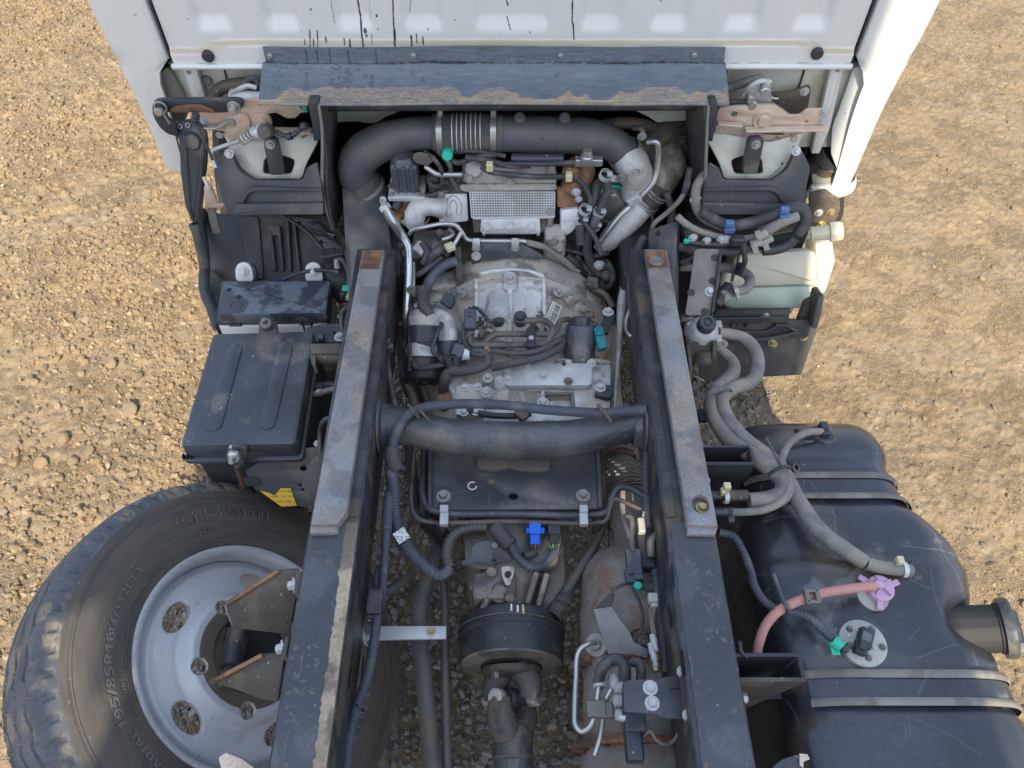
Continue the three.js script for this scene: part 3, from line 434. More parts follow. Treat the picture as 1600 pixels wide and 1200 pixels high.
{ // engine tunnel: near-black walls and backdrop stand in for shaded depth under the cab
  const t = group('engine_tunnel', truck);
  add('side_wall', box([-0.43, 0.62, -1.95], [0.03, 0.74, 0.75], 0.01), M.dark, t);
  add('side_wall', box([0.46, 0.62, -1.95], [0.03, 0.74, 0.75], 0.01), M.dark, t);
  add('dark_backdrop', box([0, 0.62, -2.05], [1.5, 0.76, 0.03], 0.01), M.dark, t);
  add('engine_undershield', box([0, 0.22, -1.95], [0.7, 0.03, 0.9], 0.01), M.dark, t);
  add('axle_beam', box([0, 0.33, -1.95], [1.3, 0.09, 0.11], 0.02), M.iron, t);
  for (const s of [-1, 1]) { const w = group('front_wheel', truck); const c = V(s * 0.70, 0.368, -1.98); add('tyre', lathe(c.clone().add(V(s * 0.1, 0, 0)), V(-s, 0, 0), [[0.2, 0], [0.215, -0.004], [0.3, -0.006], [0.345, 0.005], [0.366, 0.03], [0.369, 0.1], [0.366, 0.17], [0.345, 0.195], [0.3, 0.206], [0.215, 0.204], [0.2, 0.2]], 48), M.rubber, w); add('rim', lathe(c.clone().add(V(s * 0.1, 0, 0)), V(-s, 0, 0), [[0.02, 0.03], [0.12, 0.02], [0.14, 0.05], [0.2, 0.06], [0.21, 0.01], [0.2, 0.2]], 40), M.rim, w); }
}
{ // ribbed rubber flap across the back of the engine tunnel
  const f = group('rubber_flap', truck, 'long blue-grey rubber flap with dried mud along its lower edge');
  const N = 220, zt = -1.535;
  const edge = (t, v) => { const u0 = 410, u1 = 1134; return u0 + (u1 - u0) * t; };
  const sec = (i, k) => { // k along the fall of the flap: 0 top, 0.35 crease, 1 lower edge
    const u = 410 + 724 * i, wob = 2.2 * Math.sin(i * 9) + 3 * (vnoise(i * 8, 1, 91) - 0.5);
    const vt = 72 + wob * 0.5, vc = 99 + wob * 0.3 + 2 * (vnoise(i * 14, 3, 92) - 0.5), vb = 161 + wob * 0.4;
    if (k < 0.3) { const q = k / 0.3; const p = Q(u + (i < 0.5 ? 6 : -3) * q * (Math.abs(i - 0.5) * 2), vt + (vc - vt) * q, zt + 0.004 * q); return p; }
    const q = (k - 0.3) / 0.7; const spread = (u - 800) / 724 * 2 * 6 * q; const z = zt + 0.004 + 0.10 * q - 0.012 * Math.sin(Math.PI * q) + 0.008 * (vnoise(i * 10, q * 2, 93) - 0.5);
    return Q(u + spread, vc + (vb - vc) * q, z);
  };
  const cv = document.createElement('canvas'); cv.width = 2048; cv.height = 300; const c = cv.getContext('2d'), R = rng(9);
  c.fillStyle = 'rgb(98,106,117)'; c.fillRect(0, 0, 2048, 300);
  for (let k = 0; k < 5000; k++) { const v = R(); c.fillStyle = `rgba(${66 + v * 74},${76 + v * 70},${88 + v * 64},0.12)`; c.beginPath(); c.ellipse(R() * 2048, R() * 300, 6 + R() * 40, 2 + R() * 9, 0, 0, 7); c.fill(); }
  c.fillStyle = 'rgba(55,58,66,0.10)'; for (let k = 0; k < 500; k++) { c.beginPath(); c.ellipse(R() * 2048, R() * 88, 6 + R() * 26, 2 + R() * 5, 0, 0, 7); c.fill(); }
  for (let k = 0; k < 700; k++) { c.fillStyle = `rgba(35,33,34,${0.2 + 0.4 * R()})`; c.beginPath(); c.ellipse(R() * 2048, 86 + (R() + R() - 1) * 8, 3 + R() * 12, 1 + R() * 2, 0, 0, 7); c.fill(); }  // dark dabs along the fold paint in its crease shading
  for (let x = 0; x < 2048; x += 3) { const h = 8 + 70 * sstep(0.3, 0.7, fbm(x / 150, 1, 71, 4)) + 4 * R(); for (let k = 0; k < 7; k++) { const y = 300 - 6 - R() * h; c.fillStyle = `rgba(${158 + R() * 40},${136 + R() * 34},${108 + R() * 30},${0.10 + 0.22 * R()})`; c.beginPath(); c.ellipse(x, y, 5 + R() * 12, 2 + R() * 3, 0, 0, 7); c.fill(); } }
  for (let k = 0; k < 60; k++) { c.fillStyle = `rgba(140,96,66,${0.06 + 0.12 * R()})`; const x = (R() < 0.4 ? 260 : R() < 0.6 ? 1200 : R() < 0.8 ? 1450 : 1950) + (R() - 0.5) * 200; c.beginPath(); c.ellipse(x, 272 + R() * 14, 8 + R() * 18, 2 + R() * 4, 0, 0, 7); c.fill(); }
  const sx = u => (u - 410) / 724 * 2048, sy = v => 88 + (v - 99) / 62 * 212;
  for (const [u, v, w, h] of [[480, 118, 5, 8], [482, 128, 4, 12], [525, 108, 14, 6], [538, 116, 12, 8], [520, 124, 8, 9], [533, 132, 9, 8], [545, 110, 8, 6], [548, 126, 5, 12], [583, 122, 4, 8], [582, 132, 5, 6], [646, 113, 6, 7], [662, 124, 5, 7], [870, 117, 6, 5], [560, 108, 3, 3], [572, 117, 4, 3]]) { for (let k = 0; k < 26; k++) { c.fillStyle = `rgba(44,46,52,${0.12 + 0.2 * R()})`; c.beginPath(); c.ellipse(sx(u + (R() - 0.5) * w * 1.5), sy(v + (R() - 0.5) * h * 1.8), 1.5 + R() * w * 0.7, 1.5 + R() * h * 0.5, 0, 0, 7); c.fill(); } }
  for (let k = 0; k < 90; k++) { c.fillStyle = 'rgba(44,47,54,0.55)'; c.beginPath(); c.ellipse(sx(430 + R() * R() * 300), sy(104 + R() * 36), 1 + R() * 3.5, 1 + R() * 3.5, 0, 0, 7); c.fill(); }
  for (const u of [475, 492, 512, 541, 585]) { c.fillStyle = 'rgba(30,32,38,0.55)'; c.fillRect(sx(u), 12, 7, 70); }
  for (let k = 0; k < 50; k++) { c.fillStyle = `rgba(225,225,225,${0.3 * R()})`; c.fillRect(R() * 2048, R() * 300, 2 + R() * 3, 2); }
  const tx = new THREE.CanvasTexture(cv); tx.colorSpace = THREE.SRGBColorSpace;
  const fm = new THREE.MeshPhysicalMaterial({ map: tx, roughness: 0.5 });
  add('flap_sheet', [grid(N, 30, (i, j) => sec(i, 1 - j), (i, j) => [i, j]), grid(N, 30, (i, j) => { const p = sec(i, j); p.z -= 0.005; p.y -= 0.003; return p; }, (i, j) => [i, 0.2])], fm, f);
  add('lower_edge', tube(Array.from({ length: 40 }, (_, i) => sec(i / 39, 1).add(V(0, -0.0025, -0.002))), 0.0035, { rad: 8 }), M.hose, f);
  for (const [u, v] of [[422, 87], [646, 87], [876, 87], [1085, 86]]) { const p = Q(u, v, zt + 0.004); add('screw', [lathe(p, BACK, [[0, 0.006], [0.004, 0.0055], [0.0062, 0.003], [0.0066, 0], [0.0066, -0.003]], 16)], M.screw, f); }
  add('stay_bar', tube([Q(498, 167, -1.5), Q(800, 166, -1.5), Q(1112, 166, -1.5)], 0.0095, { rad: 12 }), M.black, f);
}
// ---------------------------------------------------------------- cab locks, left and right, over the support brackets
function sheet(nu, nv, fn, off) { return [grid(nu, nv, fn), grid(nu, nv, (i, j) => fn(1 - i, j).add(off)), grid(1, nv, (i, j) => i < 0.5 ? fn(0, j).add(off) : fn(0, j)), grid(1, nv, (i, j) => i < 0.5 ? fn(1, j) : fn(1, j).add(off)), grid(nu, 1, (i, j) => j < 0.5 ? fn(i, 0).add(off) : fn(i, 0)), grid(nu, 1, (i, j) => j < 0.5 ? fn(i, 1) : fn(i, 1).add(off))]; }
{
  const k = group('cab_lock', truck, 'zinc plated cab lock with its long black release lever');
  const pz = -1.49;
  add('lock_plate', plate([[310, 176], [380, 170], [382, 154], [482, 158], [482, 176], [470, 176], [462, 185], [447, 185], [432, 176], [420, 178], [408, 190], [395, 200], [487, 202], [488, 210], [465, 221], [463, 230], [450, 233], [440, 226], [412, 236], [388, 230], [372, 222], [360, 214], [352, 206], [312, 201]], ZP(pz), 0.007, { round: 0.006, holes: [[419, 164, 2.2], [467, 217, 3]] }), M.zinc, k);
  add('lock_lip', bar(Q(398, 202, pz + 0.012), Q(487, 206, pz + 0.012), 0.016, 0.005), M.zinc, k);
  add('lower_plate', plate([[352, 180], [385, 178], [392, 195], [384, 215], [378, 225], [362, 226], [352, 210]], ZP(pz + 0.006), 0.006, { round: 0.01 }), M.zinc, k);
  const boss = (u, v, r, h, m = M.zinc) => add('pivot', lathe(Q(u, v, pz), BACK, [[0, h], [r * 0.6, h], [r * 0.66, h - 0.002], [r * 0.68, 0.007], [r, 0.006], [r * 1.05, 0]].map(q => q), 26), m, k);
  boss(410, 187, 0.02, 0.016); boss(361, 188, 0.013, 0.014, M.steel);
  bolt(317, 188, ZP(pz), 5, M.galv, k); bolt(467, 166, ZP(pz), 5, M.galv, k); bolt(343, 211, ZP(pz), 4, M.galv, k); add('green_washer', lathe(Q(475, 165, pz + 0.004), V(1, 0, 0), [[0, 0.008], [0.012, 0.008], [0.012, 0], [0, 0]], 16), M.green, k);
  add('support_arm', [bar(Q(312, 199, pz + 0.008), Q(340, 199, pz + 0.012), 0.014, 0.006), bar(Q(340, 199, pz + 0.012), Q(356, 189, pz + 0.014), 0.014, 0.006)], M.steel, k);
  // tension spring, hook rod and cable sleeve
  const A = Q(378, 219, pz + 0.02), B = Q(402, 204, pz + 0.03); const dd = B.clone().sub(A), nn = V(-dd.y, dd.x, 0).normalize(), bb = dd.clone().normalize().cross(nn), hp = []; for (let i = 0; i <= 80; i++) { const t = i / 80, a = t * Math.PI * 2 * 5; hp.push(A.clone().addScaledVector(dd, t).addScaledVector(nn, 0.011 * Math.cos(a)).addScaledVector(bb, 0.011 * Math.sin(a))); }
  add('spring', tube(hp, 0.0023, { rad: 6, seg: 240 }), M.galv, k);
  add('rod_end', lathe(Q(398, 208, pz + 0.026), V(1, 0.35, 0), [[0, 0], [0.014, 0], [0.015, 0.02], [0.011, 0.024], [0, 0.024]], 18), M.galv, k);
  add('pin', lathe(Q(416, 205, pz + 0.03), V(0.1, 0.6, 1), [[0, 0.03], [0.013, 0.028], [0.016, 0.018], [0.016, -0.02], [0, -0.022]], 20), M.iron, k);
  hoseTo('release_rod', k, [[372, 221, -1.455], [350, 228, -1.44], [332, 236, -1.43], [331, 246, -1.43], [337, 262, -1.42]], 3.2, M.galv);
  hoseTo('cable_sleeve', k, [[432, 206, -1.45], [440, 210, -1.44], [452, 213, -1.44], [463, 207, -1.44], [472, 199, -1.45], [482, 195, -1.46]], 4, M.black); for (const [u, v] of [[454, 213], [477, 197]]) clampAt('cable_collar', k, [u - 2, v, -1.44], [u + 2, v - 1, -1.44], 6, M.black, 8);
  // horizontal arm, bell crank and the long lever with its grip
  add('lever_arm', plate([[237, 166], [241, 159], [250, 157], [368, 156], [378, 158], [381, 166], [374, 176], [340, 177], [262, 176], [246, 190], [238, 180]], ZP(pz + 0.02), 0.014, { round: 0.006, bevel: 0.003 }), M.black, k);
  add('arm_flange', plate([[262, 176], [270, 169], [290, 165], [312, 165], [325, 170], [336, 176]], ZP(pz + 0.026), 0.006, { round: 0.004 }), M.rust, k, 'rusty lower edge of the lever arm');
  add('crank', plate([[238, 162], [248, 160], [258, 172], [263, 186], [272, 192], [276, 202], [279, 214], [262, 210], [250, 200], [241, 186]], ZP(pz + 0.035), 0.008, { round: 0.005 }), M.black, k);
  for (const [u, v] of [[251, 167], [366, 167]]) { add('pin', lathe(Q(u, v, pz + 0.02), BACK, [[0, 0.022], [0.008, 0.022], [0.0095, 0.019], [0.0095, 0.002], [0.014, 0.002], [0.014, 0]], 18), M.steel, k); add('circlip', new THREE.TorusGeometry(0.0125, 0.002, 8, 24).translate(Q(u, v, pz + 0.034).x, Q(u, v, pz + 0.034).y, pz + 0.036), M.screw, k); }
  hoseTo('pin_wire', k, [[252, 170, -1.44], [258, 182, -1.44], [265, 193, -1.44]], 1.6, M.screw);
  const lp = face(Q(300, 210, -1.465), 0.35, 1);
  const lev = add('release_lever', plate([[268, 193], [300, 187], [308, 191], [320, 205], [323, 222], [321, 262], [317, 292], [312, 345], [301, 352], [288, 322], [281, 270], [279, 225], [274, 205]], lp, 0.02, { round: 0.008, bevel: 0.006 }), M.black, k);
  const l2 = face(Q(300, 210, -1.465).add(V(0, 0.001, 0.004)), 0.35, 1);
  add('lever_rib', [plate([[285, 235], [292, 232], [298, 320], [300, 345], [293, 325], [287, 290]], l2, 0.012, { round: 0.004, bevel: 0.004 }), plate([[312, 222], [319, 225], [316, 285], [309, 338], [306, 330], [311, 280]], l2, 0.012, { round: 0.004, bevel: 0.004 })], M.black, k);
  add('pivot', lathe(hit(301, 220, lp), lp.n, [[0, 0.008], [0.016, 0.008], [0.019, 0.005], [0.021, 0], [0.021, -0.02]], 26), M.black, k);
  for (const [u, v] of [[282, 197], [294, 195]]) add('eyelet', lathe(hit(u, v, lp), lp.n, [[0.003, 0.004], [0.0055, 0.004], [0.006, 0], [0.003, 0]], 14), M.screw, k);
  add('lever_grip', lathe(hit(304, 349, lp), hit(316, 398, lp).sub(hit(304, 349, lp)), [[0.008, 0], [0.0135, 0.002], [0.014, 0.012], [0.0115, 0.018], [0.012, 0.08], [0.013, 0.106], [0.01, 0.113], [0, 0.114]], 20), M.rubber, k);
  hoseTo('return_spring', k, [[302, 190, -1.45], [310, 200, -1.43], [322, 224, -1.42], [332, 250, -1.41]], 2.2, M.black); add('lever_coil', lathe(Q(305, 189, -1.45), V(0.4, 1, 0), [[0, 0], [0.008, 0], [0.009, 0.006], [0.007, 0.01], [0.009, 0.014], [0.007, 0.02], [0, 0.022]], 14), M.black, k);
  // bracket and stop under the lever
  add('stop_bracket', plate([[318, 292], [330, 288], [340, 318], [352, 319], [348, 325], [336, 330], [322, 330]], ZP(-1.42), 0.006, { round: 0.004 }), M.zinc, k); hoseTo('stop_rod', k, [[318, 276, -1.42], [325, 292, -1.41], [330, 303, -1.41]], 3, M.zinc);
  add('stop_tongue', bar(Q(330, 326, -1.415), Q(340, 365, -1.40), 0.022, 0.008, 0.004), M.rubber, k);
  hoseTo('curtain_tube', k, [[334, 150, -1.56], [345, 138, -1.57], [372, 132, -1.57], [400, 131, -1.55]], 10, M.bracketBrown); hoseTo('hook', k, [[361, 148, -1.52], [372, 140, -1.52], [388, 134, -1.52], [401, 137, -1.52]], 4, M.galv); hoseTo('hook', k, [[383, 130, -1.53], [388, 125, -1.53], [396, 122, -1.53], [403, 128, -1.53], [404, 140, -1.53]], 5, M.hoseDark); add('lock_drum', lathe(Q(382, 153, -1.52), V(1, 0.05, 0.3), [[0, -0.03], [0.016, -0.03], [0.018, 0.05], [0, 0.052]], 20), M.galv, k);
}
{
  const k = group('cab_lock', truck, 'zinc plated cab lock with a brown plate above it');
  const pz = -1.49;
  add('lock_plate', plate([[1122, 171], [1145, 167], [1210, 164], [1222, 172], [1234, 181], [1250, 181], [1260, 172], [1292, 171], [1294, 186], [1289, 203], [1168, 203], [1160, 211], [1117, 209]], ZP(pz), 0.008, { round: 0.006, holes: [[1147, 179, 5], [1260, 190, 2.4]] }), M.zinc, k);
  add('lock_lip', bar(Q(1164, 203, pz + 0.012), Q(1290, 201, pz + 0.012), 0.018, 0.006), M.zinc, k); add('lock_lip', bar(Q(1121, 193, pz + 0.01), Q(1160, 196, pz + 0.012), 0.014, 0.006), M.zinc, k);
  add('lower_plate', plate([[1120, 206], [1164, 208], [1264, 206], [1254, 217], [1230, 221], [1210, 221], [1207, 230], [1196, 231], [1164, 232], [1138, 232], [1122, 222]], ZP(pz - 0.008), 0.006, { round: 0.006, holes: [[1214, 214, 3], [1227, 208, 2]] }), M.zinc, k);
  add('pivot', lathe(Q(1192, 186, pz), BACK, [[0, 0.012], [0.011, 0.012], [0.0125, 0.01], [0.013, 0.005], [0.021, 0.006], [0.023, 0]], 26), M.zinc, k); add('pivot', lathe(Q(1240, 215, pz - 0.004), BACK, [[0, 0.008], [0.008, 0.008], [0.009, 0]], 18), M.zinc, k);
  bolt(1288, 175, ZP(pz), 5, M.galv, k); bolt(1285, 188, ZP(pz), 5, M.galv, k);
  add('back_plate', plate([[1205, 146], [1235, 143], [1265, 133], [1267, 140], [1263, 168], [1250, 180], [1236, 180], [1220, 166], [1208, 160]], ZP(-1.56), 0.006, { round: 0.006 }), M.bracketBrown, k); bolt(1257, 143, ZP(-1.56), 5, M.galv, k);
  add('hook_plate', plate([[1157, 152], [1166, 142], [1192, 130], [1203, 130], [1206, 161], [1170, 160]], ZP(pz - 0.02), 0.006, { round: 0.008 }), M.galv, k);
  for (const [u, v, r] of [[1194, 140, 0.0105], [1172, 152, 0.009], [1174, 161, 0.011]]) add('pivot', lathe(Q(u, v, pz - 0.012), BACK, [[0, 0.014], [r * 0.8, 0.013], [r, 0.01], [r, -0.008]], 20), M.steel, k);
  hoseTo('lock_arm', k, [[1120, 143, -1.56], [1140, 137, -1.56], [1170, 127, -1.55], [1192, 121, -1.54]], 7, M.greyplate); hoseTo('hook', k, [[1160, 148, -1.52], [1172, 136, -1.51], [1188, 127, -1.51], [1203, 128, -1.52]], 4, M.galv); hoseTo('spring_clip', k, [[1203, 147, -1.5], [1207, 153, -1.49], [1216, 154, -1.49]], 1.5, M.shiny); hoseTo('lock_rod', k, [[1128, 160, -1.51], [1150, 160, -1.51], [1174, 160, -1.5]], 4.5, M.black);
}
for (const s of [-1, 1]) { // white stay with an opening, black strip in it, black guard below
  const m = u => s < 0 ? u : 1600 - u + 3, g = group('cab_stay', truck, s < 0 ? 'white pressed stay over a black guard beside the lever' : 'white pressed stay over a black guard beside the coolant hoses');
  const w = [[345, 206], [370, 250], [376, 263], [397, 280], [472, 280], [478, 258], [498, 220], [490, 205], [400, 222]].map(q => [m(q[0]), q[1]]), pw = face(Q(m(430), 260, -1.465), 0.45, 1);
  add('stay_plate', plate(w, pw, 0.012, { round: 0.01, bevel: 0.004, holes: [[[410, 272], [413, 248], [430, 240], [461, 250], [455, 272]].map(q => [m(q[0]), q[1]]), [m(380), 257, 2.4], [m(362), 231, 2]], holeRound: 0.01 }), M.cream, g);
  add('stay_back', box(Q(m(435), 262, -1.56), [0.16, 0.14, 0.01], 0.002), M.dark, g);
  const sp = face(Q(m(426), 240, -1.445), 0.3, 1, 0.05);
  add('stay_strip', plate((s < 0 ? [[411, 222], [417, 216], [430, 217], [434, 224], [444, 273], [422, 274]] : [[1170, 222], [1174, 216], [1190, 215], [1195, 218], [1183, 272], [1161, 271]]), sp, 0.02, { round: 0.006 }), M.black, g); bolt(s < 0 ? 422 : 1181, 226, sp, 5, M.screw, g);
  const gp = face(Q(m(420), 310, -1.40), 0.62, 1);
  add('guard', plate([[336, 262], [350, 233], [362, 238], [372, 264], [397, 281], [472, 281], [479, 262], [496, 252], [504, 300], [506, 336], [362, 337], [347, 316]].map(q => [m(q[0]), q[1]]), gp, 0.02, { round: 0.008, bevel: 0.004 }), M.liner, g);
  const ps = gp.o.clone();
  add('guard_ledge', [plate([[372, 318], [386, 296], [395, 291], [502, 295], [504, 299], [398, 299], [388, 304], [380, 318]].map(q => [m(q[0]), q[1]]), { o: ps.clone().addScaledVector(gp.n, 0.012), n: gp.n }, 0.014, { round: 0.004, bevel: 0.004 }), plate([[366, 318], [505, 316], [506, 336], [362, 337]].map(q => [m(q[0]), q[1]]), { o: ps.clone().addScaledVector(gp.n, 0.014), n: gp.n }, 0.016, { round: 0.006, bevel: 0.005 })], M.liner, g);
  bolt(m(s < 0 ? 358 : 359), s < 0 ? 240 : 236, { o: ps.clone().addScaledVector(gp.n, 0.004), n: gp.n }, 5, M.galv, g);
}
{ // rubber curtains hanging either side of the engine tunnel
  const l = group('rubber_curtain', truck, 'black rubber curtain hanging beside the lever-side cab lock'), r = group('rubber_curtain', truck, 'black rubber curtain hanging beside the plain cab lock');
  const mk = (g, ed, z, s, hold) => {
    const cv = new THREE.CatmullRomCurve3(ed.map(q => Q(q[0], q[1], z + (q[2] || 0))));
    add('curtain_sheet', sheet(14, 30, (i, j) => { const p = cv.getPoint(1 - j); return V(p.x + s * 0.02 * i + 0.006 * Math.sin(i * 5 + j * 4), p.y, p.z - 0.33 * i); }, V(s * 0.006, 0, 0)), M.rubber, g);
    add('curtain_edge', tube(ed.map(q => Q(q[0], q[1], z + (q[2] || 0) + 0.002)), [0.003, 0.0035, 0.004, 0.003, 0.0012], { rad: 8 }), M.hose, g);
    add('curtain_holder', plate(hold, ZP(z + 0.004), 0.03, { round: 0.004 }), M.black, g);
  };
  mk(l, [[498, 163], [503, 200], [504, 240], [504, 290], [509, 325], [520, 360]], -1.43, 1, [[480, 161], [497, 161], [505, 218], [490, 221], [487, 190]]);
  mk(r, [[1107, 164], [1105, 200], [1103, 250], [1101, 300], [1096, 335], [1091, 360]], -1.43, -1, [[1108, 161], [1122, 162], [1120, 190], [1113, 222], [1103, 220]]);
}
// ---------------------------------------------------------------- frame rails, spacers, cross tube
const RT = 0.68, RB = 0.50, XO = 0.35, XI = 0.262, ZF = -1.30, ZR = 0.55;
for (const s of [-1, 1]) {
  const f = group('frame_rail', truck, s < 0 ? 'dark frame rail beside the battery box, pale worn inner edge' : 'dark frame rail beside the fuel tank, printed with dusty tread marks');
  // box section swept along the rail, corners rounded
  const sec = roundPoly([[XI, RT - 0.001], [XO, RT], [XO, RB], [XI + 0.006, RB]].map(q => new THREE.Vector2(...q)), 0.009, 5);
  const sh = new THREE.Shape(sec.map(p => new THREE.Vector2(s * p.x, p.y))); const eg = new THREE.ExtrudeGeometry(sh, { depth: ZR - ZF, bevelEnabled: false, steps: 1 }); eg.translate(0, 0, ZF);
  add('rail_beam', toCreasedNormals(eg, 0.6), M.web, f);
  // sheet skin on the top face, its inner edge broken away so the pale metal shows
  const R = rng(s + 9), edge = [], inner = []; for (let z = -0.62; z < ZR; z += 0.006) { const w = 0.008 * (fbm(z * 9 + 5, 3 + s, 61, 4) - 0.5) + 0.004 * (R() - 0.5); edge.push(V(s * (s < 0 ? 0.285 + w : 0.272 + w * 0.4), RT + 0.0025, z)); }
  const skin = [V(s * 0.345, RT + 0.0025, -0.62), ...edge, V(s * 0.345, RT + 0.0025, ZR - 0.01)];
  add('top_skin', plate(skin, HP(RT + 0.0025), 0.004, { bevel: 0.001 }), M.frame, f);
  add('worn_edge', [box([s * 0.279, RT + 0.0004, -0.05], [0.028, 0.0022, 1.14], 0.0008), box([s * 0.268, RT + 0.0012, -0.05], [0.007, 0.0024, 1.12], 0.001)], s < 0 ? M.tan : M.web, f);
  add('rail_lip', box([s * 0.2755, RT + 0.0005, -0.96], [0.018, 0.003, 0.66], 0.001), M.web, f);
  // openings in the inner side
  const holes = s < 0 ? [[566, 838, 5, 12], [557, 888, 3, 8], [566, 1040, 4, 12], [549, 1058, 3, 10], [551, 940, 2, 5]] : [[1066, 1035, 4, 10], [1047, 965, 4, 9], [1052, 900, 3, 9]];
  for (const [u, v, w, h] of holes) { const p = hit(u, v, { o: V(s * (XI + 0.0005), 0, 0), n: V(-s, 0, 0) }); add('rail_hole', lathe(p, V(-s, 0, 0), [[0, 0.001], [0.006, 0.001], [0.008, 0.0016], [0.0095, 0.0005]], 18).applyMatrix4(new THREE.Matrix4().makeTranslation(-p.x, -p.y, -p.z)).applyMatrix4(new THREE.Matrix4().makeScale(1, 1, 2.2)).applyMatrix4(new THREE.Matrix4().makeTranslation(p.x, p.y, p.z)), M.dark, f); }
  // spacer bar bolted along the front half
  const sp = group('rail_spacer', truck, s < 0 ? 'rusty grey spacer bar on the battery-side rail' : 'rusty grey spacer bar on the tank-side rail');
  const H2 = 0.702, L = s < 0 ? [[566, 390], [600, 390], [541, 800], [527, 819], [485, 820]] : [[1008, 389], [1042, 389], [1122, 822], [1074, 820], [1071, 795]];
  const bl = s < 0 ? [508, 787] : [1095, 788], bf = s < 0 ? [577, 407] : [1026, 407];
  add('spacer_bar', plate(L, HP(H2), 0.021, { bevel: 0.003, holes: [[bl[0] - s * 0, bl[1] - 1, 13, 16], [bf[0], bf[1], 12, 11]] }), M.spacer, sp);
  add('end_face', plate(s < 0 ? [[485, 821], [527, 820], [529, 832], [484, 833]] : [[1074, 821], [1122, 823], [1118, 835], [1074, 834]], HP(0.695), 0.013, { bevel: 0.003 }), M.spacer, sp);
  add('rusty_end', plate(s < 0 ? [[568, 391], [598, 391], [592, 420], [562, 420]] : [[1010, 391], [1040, 390], [1045, 417], [1012, 419]], HP(H2 + 0.0015), 0.003, { bevel: 0.0008, holes: [[bf[0], bf[1], 12, 11]] }), M.rust, sp, 'rusted front end of the spacer bar');
  for (const [q, r] of [[bl, 17], [bf, 14]]) add('recess_floor', discOn(q[0], q[1], HP(H2 - 0.017), r, 0.003), M.oldbolt, sp);
  bolt(bl[0] + 2, bl[1] + 6, HP(H2 - 0.015), 7, M.gold, sp); bolt(bf[0], bf[1], HP(H2 - 0.015), 7, M.gold, sp);
  add('washer', lathe(P(bf[0], bf[1], H2 - 0.016), UP, [[0.008, 0.002], [0.014, 0.0025], [0.0155, 0.001], [0.0155, 0]], 20), M.oldbolt, sp);
}
{ // dusty boot prints left on the two rails
  for (const [k, cx, cy, ax] of [[0, 1112, 935, [1079, 872, 1114, 1004]], [1, 485, 1075, [456, 1005, 504, 1140]]]) { const R = rng(k + 40), o = []; const [u0, v0, u1, v1] = ax; for (let r = 0; r < 9; r++) for (let q = 0; q < 4; q++) { if (R() < 0.45) continue; const v = v0 + (v1 - v0) * (r + 0.1 + 0.8 * R()) / 9, u = u0 + (u1 - u0) * (q + 0.2 + 0.6 * R()) / 4 + (k ? -0.14 : 0.17) * (v - v0); const L = 4 + R() * 9, w = 1 + R() * 2, a = (q % 2 ? 0.7 : -0.6) + (R() - 0.5) * 0.5, dx = Math.cos(a) * L / 2, dy = Math.sin(a) * L / 2, nx = -Math.sin(a) * w, ny = Math.cos(a) * w; const j = () => (R() - 0.5) * 2; o.push(plate([[u - dx - nx + j(), v - dy - ny + j()], [u - nx * 0.6, v - ny * 1.3 + j()], [u + dx - nx, v + dy - ny], [u + dx + nx + j(), v + dy + ny + j()], [u + nx * 1.2, v + ny + j()], [u - dx + nx, v - dy + ny]], HP(RT + 0.0029), 0.0006, { bevel: 0.0001 })); } const pr = add('boot_print', o, M.dustprint, truck, 'dusty boot print'); pr.userData.kind = 'stuff'; }
}
{ // front rail horns: blue-black pressings sweeping down under the cab
  const a = group('rail_horn', truck, 'blue-black pressed arm ahead of the battery-side rail'), b = group('rail_horn', truck, 'blue-black pressed arm ahead of the tank-side rail');
  // left arm: a folded pressing with a flared brown crest
  const hl = (i, j) => { const top = [[535, 295, -1.47], [545, 281, -1.49], [562, 285, -1.50], [590, 300, -1.48], [603, 325, -1.44]], bot = [[545, 470, 0.60], [552, 462, 0.62], [570, 440, 0.64], [590, 410, 0.66], [612, 400, 0.64]]; const k = i * 4, q = Math.min(3, Math.floor(k)), f = k - q; const A = X(...top[q]).lerp(X(...top[q + 1]), f), B = X(...bot[q]).lerp(X(...bot[q + 1]), f); const p = B.lerp(A, j); p.z += 0.02 * Math.sin(Math.PI * i) * Math.sin(Math.PI * j); return p; };
  add('arm_pressing', sheet(18, 18, hl, V(0.0, -0.006, -0.012)), M.frame, a);
  const hr = (i, j) => { const top = [[1014, 362, 0.66], [1030, 354, 0.68], [1058, 346, 0.70], [1062, 348, 0.68]], bot = [[1014, 470, 0.64], [1030, 470, 0.66], [1056, 470, 0.66], [1060, 480, 0.55]]; const k = i * 3, q = Math.min(2, Math.floor(k)), f = k - q; return X(...bot[q]).lerp(X(...bot[q + 1]), f).lerp(X(...top[q]).lerp(X(...top[q + 1]), f), j); };
  add('arm_pressing', sheet(12, 12, hr, V(0, -0.008, -0.004)), M.frame, b); add('arm_hole', discOn(1028, 363, HP(0.682), 4, 0.004, 16), M.dark, b);
  for (const [g, s] of [[a, -1], [b, 1]]) add('arm_beam', [box([s * 0.30, 0.55, -1.45], [0.085, 0.14, 0.34], 0.01), box([s * 0.30, 0.50, -1.85], [0.085, 0.14, 0.6], 0.01)], M.web, g);
}
